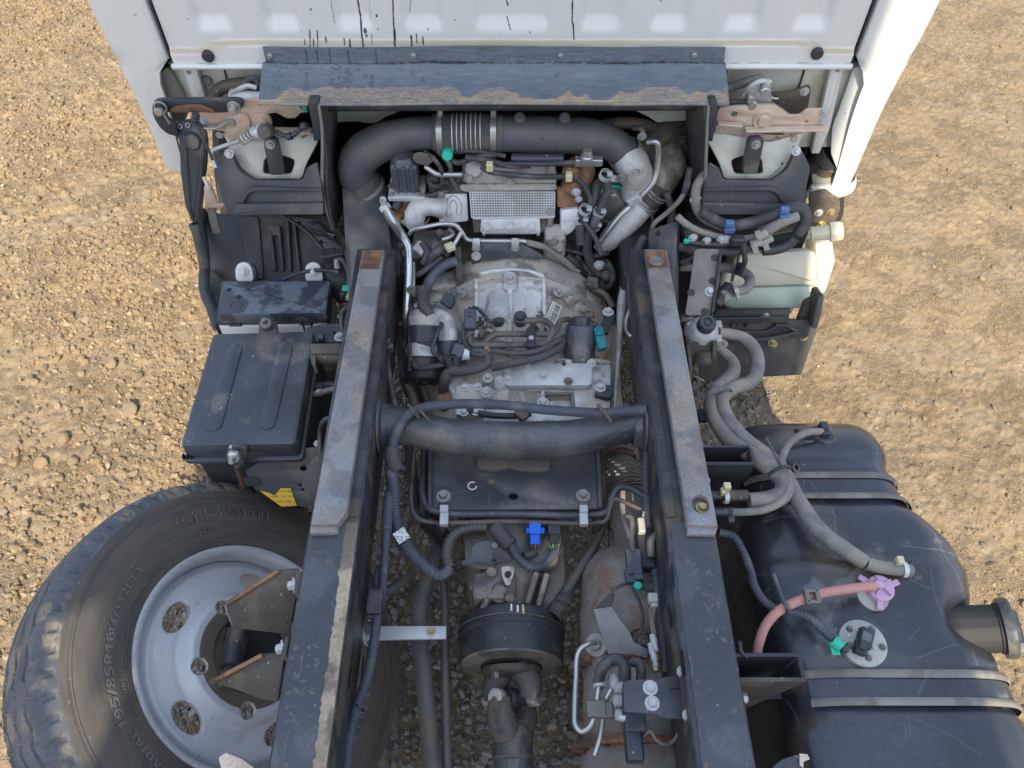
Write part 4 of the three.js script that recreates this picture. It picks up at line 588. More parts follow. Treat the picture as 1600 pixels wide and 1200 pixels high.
{ // pressed cross tube between the rails
  const c = group('cross_tube', truck, 'thick dark cross tube dipping between the frame rails');
  const L = line([[600, 664, 0.605], [640, 668, 0.6], [690, 680, 0.6], [745, 686, 0.6], [800, 688, 0.6], [850, 687, 0.6], [900, 684, 0.6], [950, 671, 0.6], [1008, 659, 0.605]]);
  add('tube_body', tube(L, [0.038, 0.034, 0.034, 0.036, 0.036, 0.035, 0.033, 0.036], { rad: 24, seg: 90, squash: [1, 1.15, 1] }), M.frame, c);
  for (const s of [-1, 1]) add('tube_flange', [lathe(V(s * 0.262, 0.603, L[0].z), V(-s, 0, 0), [[0.062, 0], [0.06, 0.004], [0.046, 0.008], [0.04, 0.02], [0.038, 0.022]], 28)], M.frame, c);
}
{ // bracket welded to the left rail above the battery, steps and stays
  const b = group('pipe_bracket', truck, 'brown stub bracket between the rail and the battery box');
  add('stub', [cyl(P(488, 556, 0.62), P(535, 556, 0.62), 0.018, 0.018, 20)], M.bracketBrown, b); add('stub_plate', plate([[485, 537], [532, 536], [532, 552], [486, 552]], HP(0.642), 0.006, { bevel: 0.001 }), M.bracketBrown, b); add('stub_face', plate([[486, 540], [493, 540], [493, 570], [487, 568]], HP(0.636), 0.03), M.bracketBrown, b);
  const st = group('battery_stay', truck, 'dark folded stay carrying the battery box');
  add('stay_plate', plate([[382, 735], [405, 722], [440, 709], [465, 701], [500, 698], [508, 706], [498, 790], [465, 792], [420, 770], [398, 765]], face(P(440, 740, 0.52), 1, 0.9, 0.1), 0.006, { bevel: 0.001, round: 0.006, holes: [[474, 732, 5, 4], [469, 758, 2.4], [473, 765, 2.2]] }), M.liner, st);
  add('stay_dark_patch', plate([[378, 745], [405, 746], [410, 757], [400, 761], [383, 760]], face(P(440, 740, 0.522), 1, 0.9, 0.1), 0.003, { round: 0.006 }), M.dark, st);  // thin dark plate standing in for the shade inside an opening
  hoseTo('grab_loop', st, [[500, 706, 0.56], [500, 680, 0.58], [503, 662, 0.62], [512, 654, 0.64], [518, 653, 0.64]], 4, M.hoseDark); bolt(496, 693, HP(0.56), 4, M.galv, st);
  add('warning_plate', plate([[400, 763], [454, 763], [464, 790], [440, 792]], face(P(440, 775, 0.49), 1, 0.8), 0.002, { bevel: 0.0004 }), (() => { const cv = document.createElement('canvas'); cv.width = 256; cv.height = 128; const c = cv.getContext('2d'); c.fillStyle = 'rgb(214,170,40)'; c.fillRect(0, 0, 256, 128); c.fillStyle = 'rgba(110,80,20,0.8)'; const R = rng(4); for (let y = 8; y < 120; y += 13) for (let x = 8; x < 240; x += 6) if (R() < 0.72) c.fillRect(x, y, 4, 5); const t = new THREE.CanvasTexture(cv); t.colorSpace = THREE.SRGBColorSpace; t.wrapS = t.wrapT = THREE.RepeatWrapping; t.repeat.set(12, 12); return new THREE.MeshStandardMaterial({ map: t, roughness: 0.6 }); })(), st);
}
// ---------------------------------------------------------------- intake pipe along the back of the engine
{
  const g = group('intake_pipe', truck, 'fat grey intake pipe with a bellows joint');
  const zi = -1.5;
  hoseTo('pipe_end', g, [[574, 296, zi - 0.01], [558, 272, zi], [563, 245, zi], [596, 223, zi], [640, 210, zi], [684, 208, zi]], [30, 31, 31, 29, 25, 25], M.intake, { rad: 28 });
  hoseTo('pipe_cuff', g, [[568, 282, zi], [577, 296, zi + 0.01], [592, 312, zi + 0.01]], [28, 27, 24], M.rubber, { rad: 24 }); clampAt('cuff_ring', g, [576, 294, zi + 0.008], [583, 302, zi + 0.008], 28, M.hose, 6);
  hoseTo('pipe_middle', g, [[782, 209, zi], [830, 210, zi], [880, 211, zi], [915, 213, zi], [950, 222, zi], [976, 239, zi], [988, 252, zi]], [27, 28, 28, 28, 28, 26, 24], M.intake, { rad: 28 });
  hoseTo('bellows', g, [[677, 208, zi], [731, 208, zi], [786, 209, zi]], [29, 29, 29], M.rubber, { rad: 28 });
  const a = Q(677, 208, zi), b = Q(786, 209, zi);
  for (let i = 0; i < 7; i++) { const u = 708 + i * 7.2; clampAt('bellows_ring', g, [u, 208, zi], [u + 4, 208, zi], 29.8, M.galv, 1.6); }
  for (const u of [688, 771]) { clampAt('hose_clamp', g, [u, 208, zi], [u + 4, 208, zi], 30.4, M.steel, 9); add('clamp_tab', box(Q(u, 176, zi - 0.01), [0.012, 0.02, 0.012], 0.002), M.steel, g); }
  for (const u of [812, 882]) add('pipe_boss', lathe(Q(u, 186, zi + 0.012), V(0, 0.8, 0.4), [[0, 0.012], [0.009, 0.012], [0.012, 0.008], [0.013, -0.02]], 18), M.intake, g);
  const bo = u => Q(u, 224, zi + 0.034); add('moulded_mark', [box(bo(848), [0.066, 0.002, 0.003], 0.0008), box(Q(848, 229, zi + 0.036), [0.066, 0.002, 0.003], 0.0008), box(Q(848, 219, zi + 0.037), [0.008, 0.012, 0.003], 0.001)], M.intake, g);
  clampAt('hose_clamp', g, [981, 245, zi], [985, 250, zi], 29, M.steel, 8); clampAt('pipe_lip', g, [976, 239, zi], [979, 243, zi], 28, M.hose, 8);
}
{ // turbocharger corner
  const g = group('turbo_housing', truck, 'bright cast aluminium turbo elbow with a silver lower pipe');
  const z = -1.47;
  hoseTo('intake_neck', g, [[982, 247, z - 0.02], [991, 262, z], [994, 280, z], [985, 300, z], [982, 312, z]], [26, 26, 25, 17, 9], M.aluBright, { rad: 24 });
  hoseTo('lower_pipe', g, [[1004, 322, z], [985, 342, z + 0.03], [962, 364, z + 0.05], [944, 384, z + 0.06], [936, 390, z + 0.06]], [19, 20, 19, 17, 10], M.aluBright, { rad: 24 });
  hoseTo('link_rubber', g, [[1003, 323, z], [1014, 311, z - 0.01], [1026, 300, z - 0.03]], [19, 20, 20], M.bracketBrown, { rad: 20 }); for (const [u, v] of [[1008, 317], [1024, 301]]) for (const k of [0, 4]) clampAt('clamp_ring', g, [u + k, v - k, z], [u + k + 3, v - k - 3, z], 21.5, M.steel, 2.5);
  hoseTo('compressor_outlet', g, [[1022, 305, z - 0.03], [1034, 285, z - 0.05], [1042, 262, z - 0.08], [1040, 240, z - 0.12]], [21, 24, 30, 26], M.aluDirty, { rad: 22 });
  add('compressor_scroll', new THREE.TorusGeometry(0.062, 0.036, 16, 36).rotateY(0.5).translate(...Q(1040, 238, -1.62).toArray()), M.iron, g); add('compressor_cover', lathe(Q(1052, 232, -1.6), V(0.4, 0.1, 1), [[0, 0.03], [0.03, 0.03], [0.035, 0.02], [0.06, 0.012], [0.07, -0.02]], 28), M.iron, g); bolt(1065, 218, ZP(-1.56), 5, M.iron, g); bolt(1058, 265, ZP(-1.54), 5, M.iron, g);
  add('turbine_cover', lathe(Q(958, 315, -1.5), V(-0.2, 0.2, 1), [[0, 0.03], [0.03, 0.028], [0.04, 0.018], [0.05, 0.02], [0.056, 0.008], [0.07, 0], [0.07, -0.04]], 32), M.steel, g); add('turbine_ring', new THREE.TorusGeometry(0.045, 0.004, 8, 32).translate(...Q(958, 315, -1.478).toArray()), M.green2, g);
  hoseTo('oil_line', g, [[1012, 222, -1.44], [1026, 222, -1.43], [1029, 240, -1.43], [1026, 270, -1.42], [1019, 288, -1.41], [996, 312, -1.4], [972, 334, -1.38], [950, 362, -1.37], [930, 386, -1.37]], 4.2, M.steel); add('line_clip', box(Q(991, 313, -1.39), [0.03, 0.022, 0.014], 0.003, [0, 0, 0.6]), M.galv, g);
  bolt(972, 278, ZP(-1.425), 6, M.screw, g); bolt(1003, 213, ZP(-1.43), 5, M.screw, g); hoseTo('heater_line', g, [[990, 200, -1.5], [1002, 202, -1.47], [1007, 212, -1.46]], 4, M.bracketBrown);
  add('neck_lettering', [new THREE.TorusGeometry(0.008, 0.0018, 6, 16).translate(...Q(994, 268, -1.432).toArray()), new THREE.TorusGeometry(0.006, 0.0016, 6, 14).translate(...Q(1001, 266, -1.433).toArray()), box(Q(998, 276, -1.43), [0.02, 0.003, 0.003], 0.001)], M.alu, g);
  hoseTo('dark_duct', g, [[940, 195, -1.56], [985, 192, -1.58], [1020, 200, -1.6], [1048, 222, -1.62]], 9, M.bracketBrown);
  hoseTo('speed_cable', g, [[1076, 270, -1.45], [1074, 290, -1.44], [1064, 310, -1.43], [1045, 330, -1.42], [1022, 350, -1.4], [1018, 362, -1.4]], 4, M.hose); hoseTo('speed_cable_sleeve', g, [[1078, 262, -1.455], [1074, 282, -1.445], [1069, 303, -1.435]], 5.5, M.hoseDark);
}
// ---------------------------------------------------------------- engine
{
  const g = group('engine', truck, 'dirty aluminium engine back with a finned cooler');
  const pf = (p, t = 0.6) => face(p, t, 1);
  add('engine_block', [box([0.0, 0.46, -1.72], [0.36, 0.46, 0.5], 0.03), box([0.0, 0.42, -1.42], [0.30, 0.28, 0.2], 0.03)], M.iron, g);
  const c1 = pf(Q(795, 278, -1.46));
  add('valve_cover', plate([[723, 258], [770, 254], [800, 258], [868, 256], [871, 280], [868, 298], [720, 298]], c1, 0.09, { round: 0.01, bevel: 0.006 }), M.aluDirty, g);
  add('cover_dome', lathe(hit(740, 262, c1), V(0, 0.5, 1), [[0, 0.014], [0.018, 0.012], [0.026, 0.0], [0.028, -0.02]], 20), M.alu, g); add('cover_dome', lathe(hit(838, 264, c1), V(0, 0.5, 1), [[0, 0.014], [0.02, 0.012], [0.03, 0.0], [0.03, -0.02]], 20), M.alu, g); add('cover_block', box(hit(790, 268, c1), [0.05, 0.03, 0.03], 0.008, [-0.5, 0, 0]), M.alu, g);
  add('cover_rim', plate([[719, 288], [869, 287], [872, 296], [860, 301], [730, 301], [718, 296]], { o: c1.o.clone().addScaledVector(c1.n, 0.008), n: c1.n }, 0.03, { round: 0.006, bevel: 0.003 }), M.aluDirty, g);
  for (const [u, v] of [[734, 277], [796, 283]]) { add('bolt_pad', discOn(u, v, { o: c1.o.clone().addScaledVector(c1.n, 0.006), n: c1.n }, 9, 0.02), M.aluDirty, g); bolt(u, v, { o: c1.o.clone().addScaledVector(c1.n, 0.007), n: c1.n }, 6, M.screw, g, 'bolt', 1.4); }
  // finned heat exchanger
  const c2 = pf(Q(800, 335, -1.41), 0.55);
  const hx = add('cooler_body', plate([[733, 299], [868, 297], [865, 364], [740, 364]], c2, 0.10, { bevel: 0.004 }), M.iron, g);
  const up = d => ({ o: c2.o.clone().addScaledVector(c2.n, d), n: c2.n });
  const fins = []; for (let i = 0; i <= 32; i++) { const t = i / 32; fins.push(bar(hit(734 + 133 * t, 300, up(0.002)), hit(737 + 129 * t, 339, up(0.002)), 0.0022, 0.006, 0.0004, c2.n)); } for (let j = 0; j <= 10; j++) { const v = 300 + j * 3.9; fins.push(bar(hit(734 + j * 0.2, v, up(0.002)), hit(867 - j * 0.3, v, up(0.002)), 0.0022, 0.006, 0.0004, c2.n)); }
  const fg = add('cooler_fins', fins, M.aluBright, g); fg.userData.kind = 'stuff';
  add('cooler_flange', plate([[752, 343], [843, 341], [845, 364], [838, 366], [757, 366], [750, 362]], up(0.008), 0.012, { round: 0.004, holes: [] }), M.shield, g);
  for (const [u, v] of [[760, 353], [797, 352], [832, 352]]) add('flange_dimple', lathe(hit(u, v, up(0.008)), c2.n, [[0, -0.002], [0.007, -0.001], [0.0085, 0.004], [0.0115, 0.003], [0.012, 0]], 22), M.shield, g);
  for (const u of [779, 815]) add('flange_slot', plate([[u - 6, 355], [u + 6, 355], [u + 6, 359], [u - 6, 359]], up(0.010), 0.003, { round: 0.002 }), M.galv, g);
  for (const u of [756, 841]) add('flange_lug', box(hit(u, 364, up(0.006)), [0.008, 0.012, 0.012], 0.003), M.shield, g);
  add('cooler_seam', bar(hit(738, 341, up(0.005)), hit(866, 339, up(0.005)), 0.006, 0.006), M.shield, g); bolt(860, 331, up(0.004), 5, M.screw, g); add('cooler_window', plate([[856, 337], [864, 337], [863, 357], [855, 357]], up(0.006), 0.004), M.oldbolt, g);
  // aluminium elbow and throttle body on the cold side
  const c3 = pf(Q(700, 325, -1.43));
  add('throttle_body', [plate([[686, 304], [697, 299], [730, 300], [732, 346], [690, 350], [687, 330]], c3, 0.07, { round: 0.006, bevel: 0.004 })], M.aluBright, g); add('throttle_flange', plate([[684, 303], [694, 301], [696, 350], [688, 352], [685, 340]], { o: c3.o.clone().addScaledVector(c3.n, 0.006), n: c3.n }, 0.05, { round: 0.004 }), M.aluBright, g); add('throttle_arch', tube([[700, 334], [700, 318], [708, 309], [717, 318], [717, 334]].map(q => hit(q[0], q[1], { o: c3.o.clone().addScaledVector(c3.n, 0.002), n: c3.n })), 0.006, { rad: 10 }), M.aluBright, g);
  hoseTo('intake_elbow', g, [[690, 324, -1.43], [672, 322, -1.42], [655, 325, -1.41], [648, 338, -1.40], [649, 352, -1.40]], [18, 15, 16, 17, 14], M.aluBright, { rad: 22 }); add('elbow_flange', plate([[626, 346], [640, 335], [660, 350], [666, 345], [672, 338], [668, 350], [652, 356], [632, 354]], pf(Q(648, 348, -1.41)), 0.02, { round: 0.004 }), M.aluDirty, g); bolt(690, 304, ZP(-1.40), 4, M.screw, g);
  // exhaust side: rusty castings and a silver shield
  hoseTo('exhaust_elbow', g, [[890, 300, -1.44], [900, 285, -1.45], [908, 270, -1.47], [906, 256, -1.5]], [18, 20, 22, 20], M.rust, { rad: 18 }); add('exhaust_flange', plate([[871, 292], [905, 294], [903, 325], [871, 324]], pf(Q(888, 308, -1.42)), 0.05, { round: 0.006, bevel: 0.003 }), M.rust, g); bolt(900, 300, ZP(-1.4), 5, M.galv, g); bolt(904, 311, ZP(-1.4), 4, M.galv, g); add('exhaust_boss', lathe(Q(892, 270, -1.43), V(-0.2, 0.4, 1), [[0, 0.016], [0.015, 0.015], [0.02, 0.008], [0.022, -0.02]], 18), M.rust, g);
  add('heat_shield', plate([[875, 328], [904, 324], [909, 334], [906, 350], [895, 364], [883, 371], [873, 373], [876, 350]], pf(Q(890, 345, -1.39), 0.4), 0.03, { round: 0.01, bevel: 0.008 }), M.aluBright, g); add('shield_fold', bar(Q(875, 348, -1.375), Q(905, 341, -1.375), 0.004, 0.004), M.galv, g);
  // motor-driven valve in dark plastic on a rusty base
  const vp = Q(634, 268, -1.46); add('valve_motor', [box(vp, [0.062, 0.075, 0.06], 0.01), ...[-0.018, 0, 0.018].map(d => box([vp.x + d, vp.y, vp.z + 0.029], [0.007, 0.07, 0.012], 0.003)), lathe(V(vp.x, vp.y + 0.034, vp.z), UP, [[0, 0.012], [0.02, 0.012], [0.026, 0.006], [0.028, 0]], 22)], M.plastic, g); add('valve_flange', box([vp.x, vp.y - 0.044, vp.z + 0.004], [0.084, 0.014, 0.082], 0.004), M.galv, g); for (const d of [-1, 1]) boltAt(V(vp.x + d * 0.033, vp.y - 0.037, vp.z + 0.036), UP, 0.005, M.screw, g);
  add('valve_base', [box([vp.x, vp.y - 0.085, vp.z], [0.058, 0.075, 0.06], 0.008), box([vp.x + 0.018, vp.y - 0.085, vp.z + 0.03], [0.012, 0.07, 0.012], 0.003), lathe(V(vp.x - 0.03, vp.y - 0.11, vp.z + 0.03), V(-0.5, 0.3, 1), [[0, 0.012], [0.018, 0.012], [0.022, 0], [0.022, -0.03]], 18)], M.rust, g);
  add('paper_tag', plate([[646, 240], [655, 237], [675, 242], [678, 250], [668, 260], [650, 255], [644, 248]], pf(Q(660, 248, -1.44)), 0.003, { round: 0.004 }), M.bracketBrown, g);
  hoseTo('fuel_rail', g, [[664, 260, -1.44], [684, 272, -1.43], [702, 273, -1.43], [722, 273, -1.43]], 4, M.steel); for (const [u, v] of [[680, 278], [696, 285], [708, 280]]) add('injector', [lathe(Q(u, v, -1.45), V(0.1, 0.7, 0.6), [[0, 0.02], [0.008, 0.02], [0.012, 0.014], [0.013, -0.01], [0.02, -0.012], [0.02, -0.04]], 16)], M.black, g);
  add('rocker_bolts_rail', box(Q(700, 290, -1.46), [0.09, 0.03, 0.03], 0.006), M.iron, g); hoseTo('breather', g, [[752, 260, -1.43], [766, 268, -1.42], [800, 273, -1.42], [836, 276, -1.42], [868, 276, -1.42], [895, 276, -1.42], [912, 290, -1.42], [922, 312, -1.41], [918, 340, -1.4], [905, 375, -1.39], [902, 398, -1.38]], 4.6, M.hoseDark); for (const [u, v] of [[765, 260], [889, 276], [916, 338]]) add('hose_band', box(Q(u, v, -1.41), [0.015, 0.02, 0.016], 0.003), M.cream2, g);
  // cross pipe carried by two clips on the black bracket over the bell housing
  hoseTo('water_line', g, [[640, 366, -1.36], [644, 360, -1.36], [668, 354, -1.36], [692, 350, -1.36], [712, 352, -1.36], [721, 362, -1.355], [730, 374, -1.35], [745, 376, -1.345], [800, 377, -1.345], [818, 377, -1.345], [828, 380, -1.345], [850, 387, -1.34], [872, 400, -1.34], [895, 420, -1.34], [905, 425, -1.34]], 3.6, M.steel); hoseTo('line_cover', g, [[824, 379, -1.343], [850, 386, -1.338], [872, 400, -1.336], [896, 420, -1.336]], 5, M.greyplate);
  const bp = face(Q(790, 392, -1.33), 0.4, 1); add('line_bracket', plate([[739, 381], [812, 381], [828, 388], [848, 400], [850, 405], [800, 402], [765, 407], [739, 407]], bp, 0.01, { round: 0.004 }), M.frame, g); for (const [u, v] of [[744, 384], [805, 384]]) { add('line_clip', plate([[u - 6, 373], [u + 6, 373], [u + 6, 393], [u - 6, 393]], { o: bp.o.clone().addScaledVector(bp.n, 0.012), n: bp.n }, 0.006, { round: 0.005 }), M.galv, g); bolt(u, 387, { o: bp.o.clone().addScaledVector(bp.n, 0.012), n: bp.n }, 4.5, M.steel, g); } bolt(744, 400, bp, 5, M.galv, g); add('bracket_leg', box(Q(744, 412, -1.33), [0.02, 0.05, 0.01], 0.002), M.frame, g);
  // fuel pump cluster left of the bell housing
  const pump = P(675, 392, 0.6); add('fuel_pump', [box(pump, [0.09, 0.07, 0.09], 0.015), lathe(pump.clone().add(V(-0.04, 0.01, 0.02)), V(-1, 0.1, 0.3), [[0, 0.03], [0.012, 0.03], [0.014, 0.01], [0.024, 0.008], [0.026, -0.01]], 18), lathe(pump.clone().add(V(0.02, 0.03, 0.03)), V(0, 1, 0.6), [[0, 0.03], [0.014, 0.028], [0.016, 0.006], [0.028, 0.004], [0.03, -0.02]], 18)], M.iron, g); for (const [u, v] of [[654, 372], [690, 375], [648, 386], [664, 405]]) bolt(u, v, pf(P(u, v, 0.62)), 4, M.oldbolt, g);
  hoseTo('pump_hose', g, [[660, 380, 0.66], [668, 396, 0.65], [661, 412, 0.63]], 6, M.hoseDark); hoseTo('pump_hose', g, [[706, 384, 0.66], [690, 388, 0.66], [676, 400, 0.65], [668, 416, 0.62]], 8, M.hoseDark); hoseTo('pump_hose', g, [[712, 408, 0.64], [696, 414, 0.64], [676, 432, 0.63], [664, 458, 0.62], [658, 490, 0.6]], 8, M.conduit); hoseTo('injection_pipe', g, [[702, 358, 0.68], [708, 366, 0.68], [699, 372, 0.68], [690, 374, 0.68]], 3.2, M.steel); hoseTo('injection_pipe', g, [[720, 364, 0.69], [712, 378, 0.68], [705, 388, 0.67]], 3.4, M.steel); add('pipe_band', [box(P(686, 367, 0.69), [0.016, 0.022, 0.016], 0.002, [0, 0.5, 0])], M.black, g); add('pipe_band', [box(P(703, 386, 0.68), [0.02, 0.012, 0.02], 0.002, [0, 0.5, 0])], M.cream2, g); hoseTo('dark_sleeve', g, [[634, 420, 0.58], [626, 412, 0.6], [622, 400, 0.6], [628, 380, 0.62]], 7, M.hoseDark); add('mount_plate', plate([[710, 386], [720, 384], [722, 420], [713, 422]], HP(0.64), 0.06), M.iron, g);
  // dark hoses on the turbo side of the engine
  hoseTo('coolant_hose', g, [[933, 288, -1.44], [928, 310, -1.42], [918, 335, -1.4], [908, 356, -1.38], [908, 380, -1.37]], 8, M.rubber); hoseTo('coolant_hose', g, [[947, 276, -1.42], [949, 300, -1.41], [940, 322, -1.4], [930, 345, -1.38], [920, 368, -1.37], [918, 395, -1.36], [928, 418, -1.35], [938, 430, -1.34]], [6, 7, 7, 7, 7, 8, 8], M.hoseDark); for (const [u, v] of [[946, 274], [936, 332], [929, 353], [908, 345], [914, 328]]) add('hose_clip', [lathe(Q(u, v, -1.39), V(0.3, 1, 0.3), [[0.0125, -0.006], [0.014, -0.006], [0.014, 0.006], [0.0125, 0.006]], 18), box(Q(u + 7, v - 2, -1.38), [0.012, 0.008, 0.012], 0.002)], M.galv, g);
  hoseTo('coolant_pipe', g, [[900, 398, -1.38], [905, 410, -1.37], [920, 420, -1.36], [932, 434, -1.35]], 6, M.iron); hoseTo('drain_loop', g, [[949, 412, -1.34], [957, 424, -1.33], [955, 443, -1.32], [946, 450, -1.32], [938, 444, -1.32]], 5, M.hoseDark); add('water_flange', [box(Q(936, 424, -1.37), [0.06, 0.05, 0.05], 0.012), lathe(Q(945, 432, -1.345), V(0, 0.6, 1), [[0, 0.012], [0.012, 0.01], [0.016, 0.002], [0.018, -0.02]], 16)], M.iron, g); bolt(936, 414, ZP(-1.34), 6, M.galv, g); bolt(947, 430, ZP(-1.33), 6, M.oldbolt, g);
  hoseTo('harness_tape', g, [[884, 400, -1.37], [898, 412, -1.36], [912, 428, -1.36]], 9, M.black); add('small_casting', [box(Q(866, 385, -1.38), [0.05, 0.1, 0.06], 0.012), lathe(Q(870, 382, -1.35), V(0.4, 0.4, 1), [[0, 0.02], [0.01, 0.02], [0.012, 0.006], [0.018, 0.004], [0.02, -0.01]], 16)], M.aluDirty, g); bolt(866, 378, ZP(-1.34), 5, M.screw, g);
  hoseTo('heater_hose', g, [[800, 248, -1.45], [850, 249, -1.44], [880, 249, -1.44]], 8.5, M.plastic); hoseTo('actuator_rod', g, [[790, 256, -1.43], [860, 256, -1.42], [906, 253, -1.42]], 4, M.black); add('actuator_joint', [box(Q(920, 252, -1.42), [0.06, 0.018, 0.018], 0.003), lathe(Q(917, 246, -1.41), UP, [[0, 0.02], [0.009, 0.019], [0.011, 0.006], [0.014, 0.004], [0.014, -0.004]], 16)], M.steel, g); add('green_cap', lathe(Q(699, 241, -1.45), V(0, 0.3, 1), [[0, 0.012], [0.011, 0.011], [0.013, 0.004], [0.013, -0.01]], 18), M.green2, g);
  for (const [l, r] of [[[[664, 238, -1.46], [676, 246, -1.44], [688, 262, -1.43], [692, 286, -1.43]], 3.6], [[[684, 236, -1.46], [702, 256, -1.44], [706, 280, -1.43], [716, 296, -1.42]], 4], [[[690, 238, -1.47], [712, 254, -1.45], [726, 252, -1.45], [742, 246, -1.45], [775, 242, -1.45]], 4.4], [[[728, 246, -1.45], [760, 250, -1.44], [790, 258, -1.43], [830, 258, -1.43]], 5], [[[610, 288, -1.46], [624, 306, -1.44], [618, 326, -1.42]], 7]]) hoseTo('engine_wire', g, l, r, M.hoseDark);
}
{ // oil dipstick tube
  const g = group('dipstick_tube', truck, 'shiny bent dipstick tube');
  hoseTo('tube_body', g, [[600, 322, 0.78], [612, 344, 0.75], [628, 368, 0.71], [637, 384, 0.69], [639, 410, 0.66], [637, 460, 0.62], [634, 500, 0.58], [634, 540, 0.5]], [7, 7, 6.5, 6.5, 6.5, 6.5, 6, 6], M.shiny, { rad: 18 }); clampAt('tube_collar', g, [602, 325, 0.78], [606, 331, 0.775], 9, M.galv, 8);
  hoseTo('dipstick_handle', g, [[601, 324, 0.785], [596, 314, 0.80], [598, 308, 0.81], [601, 312, 0.805], [600, 320, 0.79]], 3, M.galv); add('tube_tab', plate([[622, 352], [634, 372], [633, 374], [618, 352]], HP(0.72), 0.004), M.galv, g); add('tube_bracket', plate([[643, 410], [648, 408], [648, 455], [643, 455]], HP(0.63), 0.02), M.galv, g); bolt(642, 453, HP(0.635), 5, M.oldbolt, g);
}
// ---------------------------------------------------------------- bell housing and gearbox
const bh = V(0.0, 0.37, -1.30);
function onCone(u, v, lift = 0) {                                      // the point of the bell housing seen at a pixel
  const d = ray(u, v); let best = null; for (let t = 1; t < 2.4; t += 0.004) { const p = V(d.x * t, CAM_H + d.y * t, d.z * t); const k = p.z - bh.z; const R = k < 0 ? 9 : k < 0.05 ? 0.245 : k < 0.36 ? 0.232 - (k - 0.05) * 0.16 : 0; if (R === 9) break; if (Math.hypot(p.x, p.y - bh.y) < R) { best = p; break; } }
  best = best || P(u, v, 0.55); const n = V(best.x, best.y - bh.y, 0.05).normalize(); return { o: best.addScaledVector(n, lift), n };
}
{
  const g = group('bell_housing', truck, 'dusty cast aluminium bell housing with a barcode sticker');
  let body = new THREE.LatheGeometry([[0.02, -0.04], [0.25, -0.04], [0.252, 0.0], [0.25, 0.026], [0.238, 0.034], [0.231, 0.05], [0.222, 0.12], [0.205, 0.24], [0.185, 0.34], [0.16, 0.36], [0.02, 0.37]].map(q => new THREE.Vector2(...q)), 96); const bpz = body.attributes.position;
  for (let i = 0; i < bpz.count; i++) { const x = bpz.getX(i), y = bpz.getY(i), z = bpz.getZ(i), r = Math.hypot(x, z), a = Math.atan2(x, z); if (r > 0.1) { let k = 1 + 0.012 * (fbm(a * 4 + 9, y * 12, 51, 3) - 0.5); if (y < 0.03 && y > -0.05) k += 0.018 * Math.pow(Math.max(0, Math.cos(a * 9)), 6); bpz.setX(i, x * k); bpz.setZ(i, z * k); } }
  body = toCreasedNormals(body, 0.7); body.rotateX(Math.PI / 2); body.translate(bh.x, bh.y, bh.z); add('housing_body', body, M.aluDirty, g);
  const rib = (l, w, h) => { const q = []; for (let i = 0; i < l.length - 1; i++) for (let k = 0; k < 5; k++) q.push(onCone(l[i][0] + (l[i + 1][0] - l[i][0]) * k / 5, l[i][1] + (l[i + 1][1] - l[i][1]) * k / 5, 0.006).o); q.push(onCone(...l[l.length - 1], 0.006).o); add('casting_rib', tube(q, w * 0.6, { rad: 10 }), M.aluBright, g); };
  add('housing_panel', grid(24, 24, (i, j) => onCone(746 + 102 * i, 434 - 9 * Math.sin(Math.PI * i) + (540 - 434) * (1 - j), 0.0035).o), M.alu, g);
  rib([[745, 432], [770, 426], [797, 424], [825, 426], [848, 434]], 0.009, 0.020); rib([[745, 434], [746, 475], [746, 530]], 0.009, 0.020); rib([[848, 436], [849, 480], [849, 510]], 0.009, 0.020); rib([[797, 445], [797, 500], [797, 548]], 0.011, 0.022);
  const bs = onCone(780, 470, 0.004), be = onCone(777, 498, 0.016); add('sensor_boss', lathe(bs.o.clone().add(V(0, -0.012, 0)), V(0, 0.12, 1), [[0, -0.02], [0.03, -0.01], [0.03, 0.05], [0.026, 0.062], [0.016, 0.064], [0.014, 0.05], [0, 0.05]], 28), M.alu, g); add('sensor_plug', lathe(bs.o.clone().add(V(0, -0.006, 0.066)), V(0, 0.2, 1), [[0, 0.006], [0.008, 0.006], [0.012, 0]], 18), M.black, g); hoseTo('sensor_wire', g, [[776, 502, 0.62], [765, 502, 0.63], [756, 492, 0.63], [746, 482, 0.63], [738, 480, 0.63]], 3, M.black);
  const tb = onCone(797, 440, 0.01); add('centre_lug', lathe(tb.o, tb.n, [[0, 0.012], [0.013, 0.012], [0.017, 0.004], [0.024, -0.012]], 20), M.alu, g);
  for (const [u, v, l] of [[797, 444, 0.02], [724, 460, 0.006], [869, 459, 0.006], [917, 495, 0.006], [676, 478, 0.01], [854, 410, 0.012]]) { const c = onCone(u, v, l); boltAt(c.o, c.n, 0.0085, M.steel, g, 'bolt', 1.3); }
  for (const [u, v] of [[738, 420], [854, 417]]) { const c = onCone(u, v, 0.006); add('lifting_lug', [box(c.o, [0.03, 0.03, 0.022], 0.006), lathe(c.o.clone().add(V(0, 0.012, 0.012)), V(0, 0.4, 1), [[0.006, 0.002], [0.009, 0.002], [0.011, -0.004]], 16)], M.aluDirty, g); }
  for (const [u, v] of [[895, 462], [890, 430], [690, 430], [905, 480]]) { const c = onCone(u, v, 0.0); add('casting_boss', lathe(c.o, c.n, [[0, 0.01], [0.014, 0.009], [0.018, 0.002], [0.02, -0.01]], 16), M.aluDirty, g); }
  const ring = onCone(828, 455, 0.002), ring2 = onCone(826, 471, 0.002); const lc = (c, r, t) => new THREE.TorusGeometry(r, t, 6, 24).applyQuaternion(new THREE.Quaternion().setFromUnitVectors(BACK, c.n)).translate(c.o.x, c.o.y, c.o.z); add('cast_numeral', [lc(ring, 0.0085, 0.0022), lc(ring2, 0.010, 0.0022), lc(onCone(830, 461, 0.002), 0.008, 0.002)], M.alu, g);
